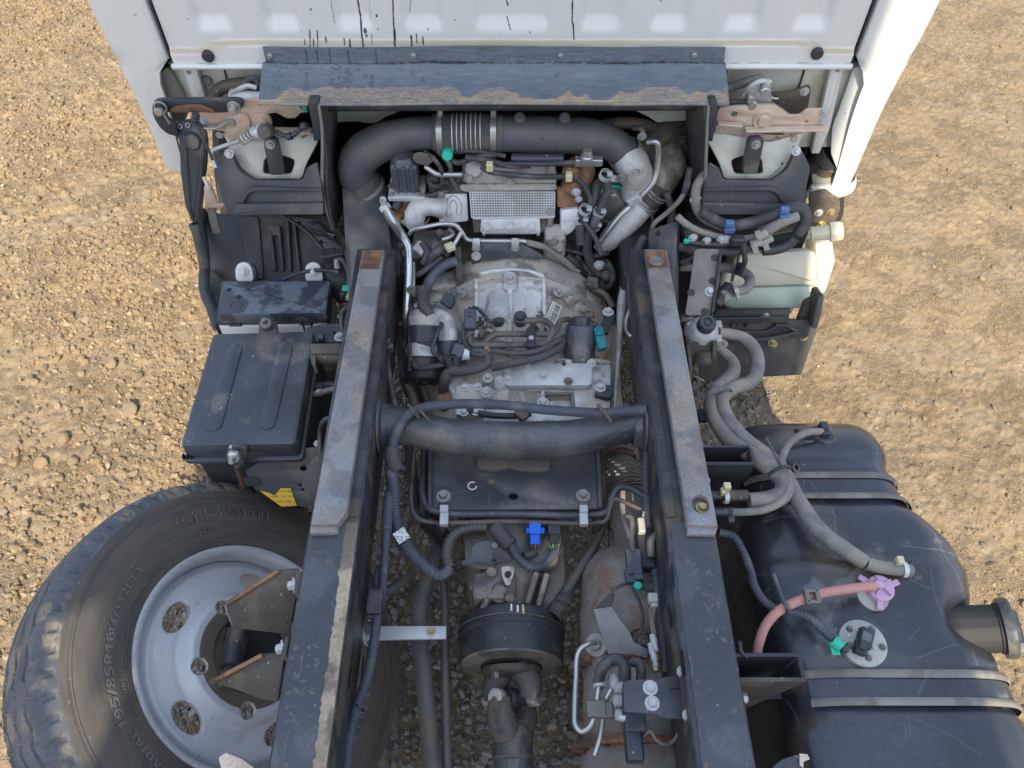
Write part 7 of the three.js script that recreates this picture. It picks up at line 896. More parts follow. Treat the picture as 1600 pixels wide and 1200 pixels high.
{
  const g = group('hose_bank', truck, 'tangle of coolant hoses below the plain cab lock');
  hoseTo('return_hose', g, [[1106, 268, -1.45], [1090, 290, -1.43], [1088, 320, -1.4], [1100, 340, -1.38], [1125, 352, -1.36], [1140, 356, -1.35]], 8, M.hose); clampAt('hose_clamp', g, [1087, 312, -1.41], [1088, 316, -1.405], 9, M.cream2, 5);
  hoseTo('coolant_hose', g, [[1058, 338, -1.36], [1075, 352, -1.35], [1100, 364, -1.34], [1128, 371, -1.33], [1160, 373, -1.33], [1195, 368, -1.33]], 5.5, M.hose); hoseTo('coolant_hose', g, [[1095, 330, -1.37], [1120, 345, -1.36], [1140, 352, -1.35], [1180, 346, -1.35], [1215, 334, -1.35], [1240, 324, -1.36], [1255, 330, -1.36], [1258, 346, -1.35], [1246, 366, -1.34]], [9, 9, 9, 9, 9, 10, 10, 9], M.hoseDark);
  hoseTo('coolant_hose', g, [[1246, 338, -1.34], [1225, 346, -1.33], [1200, 360, -1.325], [1185, 372, -1.325]], 8, M.hose); hoseTo('coolant_hose', g, [[1190, 380, -1.32], [1170, 388, -1.32], [1145, 394, -1.32], [1125, 392, -1.32]], 6.5, M.hoseDark); hoseTo('coolant_hose', g, [[1192, 392, -1.31], [1212, 390, -1.31], [1232, 382, -1.315], [1242, 372, -1.32]], 8, M.black); hoseTo('coolant_hose', g, [[1058, 385, -1.32], [1075, 390, -1.32], [1095, 392, -1.32], [1125, 392, -1.32]], 7, M.hoseDark);
  for (const [u, v] of [[1188, 372], [1196, 380], [1180, 385]]) add('spring_clamp', [lathe(Q(u, v, -1.32), V(0.8, 0.5, 0), [[0.017, -0.006], [0.019, -0.006], [0.019, 0.006], [0.017, 0.006]], 20), box(Q(u + 4, v - 5, -1.30), [0.022, 0.012, 0.012], 0.002, [0, 0, 0.7])], M.bone, g);
  for (const [u, v] of [[1140, 355], [1226, 334]]) add('blue_clip', [box(Q(u, v - 6, -1.335), [0.018, 0.012, 0.014], 0.002), box(Q(u, v + 4, -1.335), [0.022, 0.014, 0.014], 0.002)], plain([0.10, 0.19, 0.36], 0.45), g);
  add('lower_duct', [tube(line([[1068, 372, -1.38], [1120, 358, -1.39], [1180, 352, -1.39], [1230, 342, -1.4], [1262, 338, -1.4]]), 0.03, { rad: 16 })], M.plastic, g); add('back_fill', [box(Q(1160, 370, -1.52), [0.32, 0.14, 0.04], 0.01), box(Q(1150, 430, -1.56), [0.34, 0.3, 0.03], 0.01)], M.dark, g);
  for (const [u, v] of [[1083, 371], [1104, 376], [1127, 374], [1134, 374]]) bolt(u, v, ZP(-1.315), 5, M.galv, g); add('green_tag', box(Q(1074, 377, -1.31), [0.016, 0.01, 0.008], 0.002), M.green2, g); hoseTo('loom', g, [[1076, 378, -1.31], [1105, 382, -1.31], [1135, 381, -1.31], [1150, 376, -1.31], [1160, 376, -1.31], [1162, 390, -1.31], [1164, 408, -1.3], [1158, 424, -1.3]], 4.4, M.black); add('loom_joint', box(Q(1152, 376, -1.305), [0.03, 0.022, 0.02], 0.005), M.black, g);
  hoseTo('filter_hose', g, [[1062, 418, 0.60], [1076, 418, 0.6], [1130, 418, 0.58], [1152, 422, 0.58], [1168, 430, 0.58], [1172, 442, 0.58], [1164, 452, 0.58], [1148, 456, 0.58]], [6, 6, 6, 7, 8, 8, 8, 7], M.hose); add('hose_clip', box(P(1155, 420, 0.6), [0.014, 0.03, 0.016], 0.003), M.black, g); add('hose_clip', [lathe(P(1148, 456, 0.58), V(1, 0, -0.2), [[0.011, -0.005], [0.0125, -0.005], [0.0125, 0.005], [0.011, 0.005]], 18), box(P(1152, 462, 0.585), [0.008, 0.008, 0.022], 0.002)], M.bone, g); clampAt('hose_clamp', g, [1074, 413, 0.6], [1079, 413, 0.6], 8, M.oldbolt, 6);
  const gp = face(P(1097, 440, 0.66), 1, 0.45); add('rubber_shield', plate([[1086, 388], [1126, 389], [1124, 440], [1111, 492], [1070, 493], [1079, 440]], gp, 0.006, { round: 0.012 }), M.greyplate, g); for (const [u, v] of [[1117, 403], [1113, 439], [1080, 457], [1101, 487]]) add('shield_stud', lathe(hit(u, v, gp), gp.n, [[0, 0.002], [0.006, 0.002], [0.0085, 0.0005], [0.0085, -0.002]], 18), M.seal, g); bolt(1109, 456, gp, 5.5, M.galv, g); add('shield_side', [bar(hit(1126, 392, gp).add(V(0, -0.004, 0)), hit(1112, 490, gp).add(V(0, -0.004, 0)), 0.006, 0.03)], M.seal, g);
}
{
  const g = group('headlamp_bracket', truck, 'brown plate with three bolts under the cab corner');
  add('bracket_plate', plate([[1266, 302], [1290, 296], [1312, 312], [1313, 328], [1302, 356], [1276, 358], [1260, 350]], ZP(-1.52), 0.006, { round: 0.008 }), M.bracketBrown, g); for (const [u, v, m] of [[1279, 332, M.galv], [1298, 331, M.gold], [1283, 350, M.gold]]) bolt(u, v, ZP(-1.52), 4.5, m, g);
  add('lamp_socket', [lathe(Q(1288, 254, -1.6), V(0.1, 1, 0.5), [[0, 0.02], [0.036, 0.02], [0.04, 0.0], [0.05, -0.06], [0, -0.06]], 32)], M.bracketBrown, g); add('lamp_hole', lathe(Q(1287, 252, -1.595), V(0.1, 1, 0.5), [[0, 0.024], [0.031, 0.024], [0.034, 0.021]], 30), M.dark, g); add('lamp_skirt', plate([[1268, 270], [1316, 280], [1322, 300], [1300, 302], [1270, 290]], face(Q(1295, 285, -1.56), 0.6, 1), 0.02, { round: 0.01 }), M.greyplate, g); add('fender_back', plate([[1262, 180], [1300, 200], [1300, 250], [1280, 300], [1262, 300]], ZP(-1.66), 0.01), M.dark, g); add('fender_edge', plate([[1296, 300], [1322, 284], [1318, 335], [1310, 356]], ZP(-1.6), 0.02), M.seal, g);
}
{
  const g = group('fuel_filter', truck, 'round grey fuel filter head with a black priming knob');
  const o = P(1097, 516, 0.60); add('filter_head', lathe(o, V(0.05, 1, 0.3), [[0, 0.02], [0.02, 0.02], [0.026, 0.016], [0.032, 0.006], [0.036, 0.0], [0.037, -0.012], [0.03, -0.02], [0.028, -0.09], [0, -0.09]], 36), M.alu, g); add('priming_knob', lathe(o.clone().add(V(0.002, 0.02, 0.006)), V(0.05, 1, 0.3), [[0, 0.022], [0.006, 0.021], [0.007, 0.018], [0.009, 0.018], [0.01, 0.022], [0.017, 0.022], [0.0195, 0.018], [0.0195, 0]], 30), M.plastic, g); hoseTo('filter_spout', g, [[1068, 500, 0.6], [1078, 497, 0.61], [1084, 496, 0.61], [1082, 503, 0.61], [1074, 508, 0.605]], 4, M.galv); 
  add('filter_bracket', [plate([[1074, 534], [1120, 534], [1120, 566], [1083, 568], [1076, 560]], face(P(1098, 550, 0.575), 0.5, 1), 0.006, { bevel: 0.0015 }), plate([[1073, 531], [1121, 531], [1121, 536], [1073, 536]], HP(0.585), 0.004)], M.bracketBrown, g); add('bracket_cheek', plate([[1114, 536], [1121, 536], [1119, 567], [1112, 563]], face(P(1117, 550, 0.585), 0.5, 1), 0.016), M.bracketBrown, g); add('bracket_cheek', plate([[1070, 520], [1075, 520], [1082, 575], [1078, 580]], HP(0.59), 0.05), M.bracketBrown, g); add('bracket_bowl', cyl(P(1098, 548, 0.57), P(1098, 566, 0.55), 0.022, 0.024, 22), M.bracketBrown, g);
  for (const [u, v] of [[1122, 510], [1122, 532]]) { add('hose_clip', box(P(u, v, 0.58), [0.014, 0.02, 0.02], 0.002), M.bone, g); } bolt(1130, 537, HP(0.52), 5, M.galv, g); bolt(1207, 537, HP(0.40), 5, M.gold, g); bolt(1196, 493, HP(0.44), 5, M.galv, g);
  hoseTo('drain_wire', g, [[1080, 585, 0.5], [1090, 590, 0.5], [1099, 595, 0.49]], 1.8, M.galv);
}
{
  const g = group('mud_flap', truck, 'dusty black mud flap hanging behind the wheel arch');
  const mp = face(P(1180, 540, 0.34), 0.32, 1); add('flap_sheet', plate([[1085, 520], [1262, 500], [1276, 518], [1252, 586], [1095, 594]], mp, 0.008, { bevel: 0.002 }), M.rubber, g);
  const up = d => ({ o: mp.o.clone().addScaledVector(mp.n, d), n: mp.n }); add('flap_frame', plate([[1120, 486], [1236, 484], [1232, 500], [1112, 500]], up(0.02), 0.012), M.liner, g); add('flap_channel', plate([[1108, 503], [1270, 500], [1262, 528], [1112, 530]], up(0.012), 0.01, { round: 0.006 }), M.liner, g); add('flap_rail', tube([[1112, 528], [1150, 530], [1195, 530], [1215, 527], [1246, 519]].map(q => hit(q[0], q[1], up(0.02))), 0.006, { rad: 10 }), M.liner, g); add('flap_rail', tube([[1150, 518], [1195, 518], [1222, 508], [1246, 518]].map(q => hit(q[0], q[1], up(0.018))), 0.004, { rad: 8 }), M.liner, g); add('frame_lip', bar(hit(1112, 501, up(0.026)), hit(1232, 499, up(0.026)), 0.006, 0.02), M.liner, g); for (const u of [1146, 1154, 1168, 1214]) add('flap_tooth', box(hit(u, 507, up(0.016)), [0.012, 0.014, 0.012], 0.002), M.liner, g);
  add('arch_end', plate([[1258, 474], [1282, 462], [1274, 512], [1246, 506]], up(-0.005), 0.02, { round: 0.006 }), M.bracketBrown, g); add('arch_tail', plate([[1278, 464], [1288, 462], [1284, 490], [1276, 515], [1268, 512], [1272, 490]], up(0.032), 0.05, { round: 0.004 }), M.liner, g); bolt(1256, 527, up(0.001), 4.5, M.gold, g); bolt(1206, 536, up(0.001), 4.5, M.galv, g);
}
{ // the long fuel hoses from the filter to the tank
  const g = group('fuel_hoses', truck, 'thick dusty fuel hoses looping from the filter to the tank');
  hoseTo('fuel_hose', g, [[1122, 519, 0.58], [1140, 522, 0.57], [1160, 527, 0.56], [1178, 545, 0.55], [1184, 572, 0.55], [1174, 596, 0.56], [1150, 605, 0.58], [1134, 614, 0.6], [1128, 628, 0.62], [1138, 655, 0.63], [1160, 682, 0.63], [1185, 702, 0.63], [1212, 722, 0.63], [1232, 752, 0.63], [1252, 790, 0.63], [1282, 830, 0.63], [1318, 858, 0.62], [1350, 878, 0.61]], [9, 10, 12, 12, 12, 12, 12, 12, 11, 11, 11, 11, 11, 11, 12, 12, 12, 11], M.hose, { rad: 18 });
  hoseTo('fuel_hose', g, [[1118, 542, 0.56], [1130, 550, 0.56], [1144, 563, 0.56], [1146, 582, 0.57], [1132, 597, 0.58], [1117, 612, 0.6], [1112, 632, 0.61], [1120, 660, 0.62], [1142, 690, 0.63], [1172, 710, 0.635], [1205, 732, 0.64], [1226, 752, 0.64], [1222, 772, 0.635], [1204, 781, 0.63], [1170, 783, 0.63]], [8, 9, 11, 12, 12, 12, 12, 12, 12, 12, 13, 14, 14, 14, 12], M.hose, { rad: 18 });
  hoseTo('elbow_end', g, [[1168, 774, 0.635], [1150, 774, 0.635], [1130, 774, 0.635]], [9, 9, 9], M.bracketBrown); clampAt('white_band', g, [1134, 776, 0.635], [1138, 776, 0.635], 11, M.offwhite, 7); add('yellow_clip', [box(P(1135, 762, 0.66), [0.013, 0.02, 0.013], 0.002), box(P(1129, 768, 0.655), [0.008, 0.012, 0.012], 0.002)], M.cream2, g); hoseTo('pipe_stub', g, [[1108, 774, 0.635], [1120, 774, 0.635], [1132, 774, 0.635]], 7.5, M.frame);
  hoseTo('return_hose', g, [[1284, 674, 0.60], [1260, 676, 0.62], [1238, 688, 0.63], [1226, 705, 0.64], [1222, 722, 0.65], [1228, 738, 0.65], [1232, 760, 0.65], [1222, 782, 0.645], [1196, 796, 0.64], [1165, 800, 0.635], [1130, 800, 0.63]], [6, 6, 6, 6, 6, 6, 6, 6, 6, 6, 6.5], M.hose, { rad: 16 }); clampAt('black_band', g, [1140, 800, 0.635], [1144, 800, 0.635], 7.6, M.seal, 6); add('band_ear', box(P(1142, 811, 0.63), [0.012, 0.01, 0.014], 0.002), M.conduit, g); hoseTo('pipe_stub', g, [[1114, 800, 0.63], [1124, 800, 0.63], [1133, 800, 0.63]], 7, M.frame);
  clampAt('tie_band', g, [1126, 618, 0.61], [1130, 624, 0.61], 19, M.hose, 5); hoseTo('cable_tie', g, [[1200, 742, 0.66], [1212, 734, 0.675], [1226, 729, 0.68], [1238, 732, 0.67]], 3, M.black); hoseTo('tie_tail', g, [[1197, 683, 0.72], [1208, 706, 0.70], [1222, 730, 0.685]], 2, M.hoseDark); add('tie_head', [lathe(P(1242, 731, 0.67), V(0.5, 1, 0.4), [[0.005, 0.004], [0.0085, 0.004], [0.009, -0.002], [0.005, -0.004]], 18)], M.black, g); add('stub_tongue', plate([[1090, 638], [1106, 640], [1108, 656], [1093, 657]], HP(0.56), 0.01, { round: 0.004 }), M.black, g);
  hoseTo('white_connector', g, [[1352, 880, 0.61], [1375, 886, 0.605], [1410, 890, 0.60], [1422, 892, 0.595]], [11, 10.5, 10.5, 10.5], M.hose, { rad: 18 }); clampAt('white_band', g, [1412, 890, 0.60], [1416, 890, 0.60], 12, M.offwhite, 7); add('yellow_clip', box(P(1406, 876, 0.62), [0.012, 0.012, 0.014], 0.002), M.cream2, g);
  hoseTo('wiring_sleeve', g, [[1124, 832, 0.6], [1145, 838, 0.6], [1160, 860, 0.6], [1172, 890, 0.6], [1180, 918, 0.61], [1195, 940, 0.615], [1215, 953, 0.62], [1240, 956, 0.62], [1262, 964, 0.62], [1285, 984, 0.615], [1305, 1002, 0.61], [1325, 1016, 0.605]], 7, M.conduit, { rib: [0.006, 0.1], rad: 14 }); add('green_tape', [lathe(P(1308, 1007, 0.612), V(0.55, 0, 0.6), [[0.0095, -0.008], [0.0112, -0.008], [0.0112, 0.008], [0.0095, 0.008]], 18), box(P(1304, 1013, 0.61), [0.014, 0.004, 0.022], 0.001)], M.green2, g);
  hoseTo('breather_hose', g, [[1182, 1026, 0.60], [1186, 1005, 0.61], [1196, 978, 0.62], [1215, 956, 0.635], [1245, 940, 0.64], [1280, 928, 0.64], [1320, 921, 0.635], [1352, 917, 0.63], [1366, 916, 0.625]], [7, 7.5, 7.5, 7.5, 7.5, 7.5, 7.5, 7.5, 8], M.pink, { rad: 18 }); add('buckle', [box(P(1261, 933, 0.652), [0.008, 0.01, 0.026], 0.002), box(P(1277, 931, 0.652), [0.008, 0.01, 0.026], 0.002), box(P(1269, 924, 0.652), [0.022, 0.01, 0.006], 0.002), box(P(1270, 941, 0.652), [0.022, 0.01, 0.006], 0.002)], M.oldbolt, g); hoseTo('cable_tie', g, [[1226, 940, 0.655], [1231, 948, 0.655], [1233, 960, 0.635]], 4, M.conduit); hoseTo('tie_tail', g, [[1209, 897, 0.70], [1216, 918, 0.68], [1226, 944, 0.657]], 3, M.conduit);
}
// ---------------------------------------------------------------- fuel tank
{
  const g = group('fuel_tank', truck, 'large black moulded fuel tank with two straps, lilac valve and round sender plate');
  const z0 = -0.93, z1 = 0.06, cx = 0.645, cy = 0.405, zs = z => (z - z0) / (z1 - z0);
  const zA = P(1340, 762, 0.58).z, zB = P(1400, 1076, 0.58).z;
  const section = (z, a, off = 0) => {
    const t = Math.min(z - z0, z1 - z); const e = Math.pow(Math.min(1, Math.max(0, t) / 0.11), 1); const endk = Math.sqrt(Math.max(0, 1 - (1 - e) * (1 - e)));
    let hw = 0.205 * (0.72 + 0.28 * endk), hh = 0.185 * (0.55 + 0.45 * endk); if (t < 0.0005) { hw *= 0.9; hh *= 0.86; }
    const N = 5.2, c = Math.cos(a), s = Math.sin(a); let x = Math.sign(c) * Math.pow(Math.abs(c), 2 / N) * hw, y = Math.sign(s) * Math.pow(Math.abs(s), 2 / N) * hh;
    let d = 0; for (const zz of [zA, zB]) d += 0.010 * Math.exp(-Math.pow((z - zz) / 0.045, 4)); 
    if (y > 0) { const zn = z - P(1430, 870, 0.58).z; d += 0.007 * Math.exp(-Math.pow(zn / 0.03, 2)) * sstep(0.0, 0.1, x) ; const q = Math.hypot((x - 0.165) / 0.07, (z - P(1470, 960, 0.58).z) / 0.075); d += 0.03 * Math.exp(-q * q * 1.6); const q2 = Math.hypot((x - 0.06) / 0.13, (z - P(1350, 1010, 0.58).z) / 0.09); d += 0.006 * Math.exp(-q2 * q2); const q3 = (z - P(1340, 720, 0.58).z) / 0.02; d += 0.010 * Math.exp(-q3 * q3); const q4 = (z - P(1400, 885, 0.58).z) / 0.012; d -= 0.004 * Math.exp(-q4 * q4); d += 0.003 * (fbm(x * 14 + 5, z * 14, 81, 2) - 0.5); }
    if (x > 0) x -= 0.08 * sstep(0.0, 0.2, x) * sstep(P(1485, 905, 0.5).z, P(1420, 785, 0.5).z, z); const k = Math.hypot(x, y) || 1; const sc = 1 + (off - d) / k; return V(cx + x * sc, cy + y * sc - 0.03 * sstep(0.10, 0.2, Math.abs(x)) * 0, z);
  };
  const NZ = 220, NA = 160; const ang = i => -i * Math.PI * 2 + 0.2; const zz = j => { const q = j; return z0 + (z1 - z0) * (0.5 - 0.5 * Math.cos(q * Math.PI)); };
  const body = grid(NA, NZ, (i, j) => section(zz(j), ang(i))); const cap = (z) => { const sh = []; for (let i = 0; i < 60; i++) { const p = section(z, i / 60 * Math.PI * 2); sh.push(new THREE.Vector2(p.x, p.y)); } const gq = new THREE.ShapeGeometry(new THREE.Shape(sh)); gq.translate(0, 0, z); return gq; };
  add('tank_body', [body, cap(z0 + 0.0001), cap(z1 - 0.0001)], M.tank, g);
  for (const zc of [zA, zB]) { const st = group('tank_strap', g); const band = (za, zb, off, th) => { const o = grid(120, 3, (i, j) => section(zc + za + (zb - za) * j, -0.35 + i * ((zc === zA ? 2.5 : 2.12) + 0.35), off + (j > 0.1 && j < 0.9 ? th : 0))); return o; }; st.userData = {};
    add('strap_band', band(-0.024, 0.024, 0.006, 0.002), M.tank, st); add('strap_edge', band(-0.029, -0.0155, 0.010, 0.003), M.strap, st); add('strap_edge', band(0.0155, 0.029, 0.010, 0.003), M.strap, st); }
  const topY = (u, v) => { let h = 0.585; for (let k = 0; k < 4; k++) { const p = P(u, v, h); let best = h, bd = 9; for (let i = 20; i < 70; i++) { const a = i / 90 * Math.PI, q = section(p.z, a); const d = Math.abs(q.x - p.x); if (d < bd) { bd = d; best = q.y; } } h = best; } return h; };
  const top = (u, v, lift = 0) => P(u, v, topY(u, v) + lift);
  // sender plate
  const sp = top(1348, 1005, 0.003), pl = HP(sp.y); const s = group('sender_plate', g, 'pale round sender plate with a black plug'); add('plate_disc', lathe(sp, V(0.02, 1, 0), [[0, 0.004], [0.036, 0.004], [0.0395, 0.002], [0.04, -0.006]], 48), M.bone, s); const dS = HP(sp.y + 0.004); for (const [u, v] of [[1327, 983], [1362, 983], [1379, 1011], [1357, 1028], [1327, 1009]]) boltAt(hit(u, v, dS), UP, 0.0042, M.oldbolt, s, 'screw', 0.8); for (const [u, v, m] of [[1338, 985, M.galv], [1326, 993, M.offwhite], [1330, 1002, M.galv], [1365, 1013, M.galv]]) add('rivet', lathe(hit(u, v, dS), UP, [[0, 0.002], [0.0022, 0.0018], [0.003, 0]], 12), m, s);
  add('plug_body', [box(hit(1351, 998, HP(sp.y + 0.018)), [0.022, 0.022, 0.034], 0.003, [0.2, -0.42, 0]), box(hit(1345, 1012, HP(sp.y + 0.014)), [0.02, 0.02, 0.024], 0.003, [0.2, -0.42, 0]), box(hit(1349, 1008, HP(sp.y + 0.028)), [0.012, 0.006, 0.016], 0.002, [0.2, -0.42, 0])], M.black, s); add('plug_top', box(hit(1354, 995, HP(sp.y + 0.03)), [0.016, 0.004, 0.016], 0.0018, [0.2, -0.42, 0]), M.conduit, s);
  // lilac valve
  const vv = top(1374, 921, 0.006), vl = group('breather_valve', g, 'lilac plastic breather valve'); add('valve_disc', lathe(vv, V(0.05, 1, 0.05), [[0, 0.012], [0.018, 0.012], [0.023, 0.008], [0.024, -0.006]], 36), M.lilac, vl); for (const a of [0.35, 2.5, 4.45]) add('valve_wing', [box([0.03, 0.002, 0], [0.018, 0.005, 0.011], 0.002).rotateY(a).translate(vv.x, vv.y, vv.z)], M.lilac, vl); for (const a of [0.6, 1.9, 3.9, 5.3]) add('valve_rib', box([0.011, 0.0145, 0], [0.019, 0.006, 0.003], 0.001).rotateY(a).translate(vv.x, vv.y, vv.z), M.lilac, vl); add('valve_spout', tube([vv.clone().add(V(-0.002, 0.018, 0)), vv.clone().add(V(-0.016, 0.02, -0.002))], 0.007, { rad: 14 }), M.lilac, vl); add('valve_seat', lathe(vv.clone().add(V(-0.012, -0.004, 0.008)), UP, [[0, 0], [0.027, 0], [0.029, -0.006]], 30), M.bone, vl);
  // pipe elbows moulded on top
  const t1 = top(1288, 676, 0); add('moulded_bump', lathe(top(1260, 685, -0.004), UP, [[0, 0.01], [0.012, 0.009], [0.02, 0.002], [0.03, -0.004]], 24), M.tank, g); add('moulded_bump', lathe(top(1290, 684, -0.004), UP, [[0, 0.012], [0.014, 0.01], [0.022, 0.002], [0.034, -0.004]], 24), M.tank, g); add('inlet_clip', [box(P(1286, 668, t1.y + 0.018), [0.014, 0.02, 0.018], 0.002), box(P(1288, 677, t1.y + 0.014), [0.018, 0.022, 0.018], 0.003)], M.black, g); add('outlet_bump', lathe(top(1430, 892, -0.004), UP, [[0, 0.012], [0.014, 0.01], [0.02, 0.002], [0.03, -0.004]], 24), M.tank, g);
  // filler neck and cap
  const nk = V(1, 0.42, 0.10).normalize(), nb = P(1478, 985, 0.53); add('filler_neck', lathe(nb, nk, [[0.044, -0.03], [0.043, 0.0], [0.041, 0.006], [0.0405, 0.078], [0.043, 0.08], [0.043, 0.086]], 44), M.dark, g); add('filler_cap', lathe(nb.clone().addScaledVector(nk, 0.084), nk, [[0.042, 0], [0.05, 0.001], [0.051, 0.004], [0.051, 0.016], [0.048, 0.019], [0.03, 0.02], [0.028, 0.017], [0, 0.017]], 44), M.plastic, g); add('cap_grip', bar(nb.clone().addScaledVector(nk, 0.108).add(V(0.004, 0, -0.03)), nb.clone().addScaledVector(nk, 0.108).add(V(-0.002, 0, 0.03)), 0.012, 0.012, 0.003), M.plastic, g); add('cap_lug', box(nb.clone().addScaledVector(nk, 0.106).add(V(0, 0, 0.034)), [0.02, 0.014, 0.014], 0.003), M.strap, g);
}
{ // channel brackets that carry the tank, bolted to the rail
  for (const [k, top, front] of [[0, [[1098, 699], [1172, 700], [1176, 706], [1171, 724], [1106, 724]], [[1104, 724], [1174, 722], [1163, 762], [1110, 766]]], [1, [[1165, 1026], [1248, 1026], [1257, 1034], [1257, 1062], [1168, 1062]], [[1169, 1064], [1256, 1062], [1212, 1116], [1178, 1152]]]]) {
    const g = group('tank_bracket', truck, k ? 'dusty channel bracket nearest the viewer' : 'black channel bracket beside the far tank strap');
    const h = 0.665; const Z = q => q.map(p => P(p[0], p[1], h)); const T = Z(top); const zf = T[T.length - 1].z, zb = T[0].z, x0 = 0.352, x1 = T[1].x;
    add('channel_back', plate([V(x0, h, zb), V(x1, h, zb), V(x1 - 0.03, h - 0.16, zb), V(x0, h - 0.16, zb)], ZP(zb), 0.006, { bevel: 0.001 }), M.black, g); add('channel_end', box([x1 + 0.001, h - 0.035, (zf + zb) / 2], [0.007, 0.07, zf - zb], 0.003), M.black, g);
    add('channel_front', plate([V(x0, h, zf), V(x1 + 0.004, h, zf), V(x1 - (k ? 0.05 : 0.02), h - 0.15, zf), V(x0, h - 0.2, zf)], ZP(zf + 0.003), 0.007, { bevel: 0.0015 }), k ? M.bracketBrown : M.black, g); add('channel_floor', box([(x0 + x1) / 2, h - 0.12, (zf + zb) / 2], [x1 - x0, 0.006, zf - zb - 0.006], 0.001), M.dark, g);
    boltAt(V(x0 + 0.004, h - 0.03, zf + 0.02), V(1, 0.2, 0), 0.0085, M.galv, g); if (k) hoseTo('bent_strip', g, [[1156, 1002, 0.68], [1158, 1018, 0.67], [1168, 1028, 0.668]], 3, M.black);
  }
  const g = group('tank_guard', truck, 'blue-grey plate end at the lower edge of the tank'); add('guard_plate', plate([[1205, 1200], [1222, 1186], [1248, 1178], [1256, 1200], [1256, 1240], [1205, 1240]], HP(0.66), 0.01, { round: 0.006 }), M.frame, g); add('guard_lip', plate([[1249, 1177], [1262, 1178], [1266, 1186], [1256, 1190], [1256, 1200], [1250, 1196]], HP(0.664), 0.006), M.zinc, g);
}
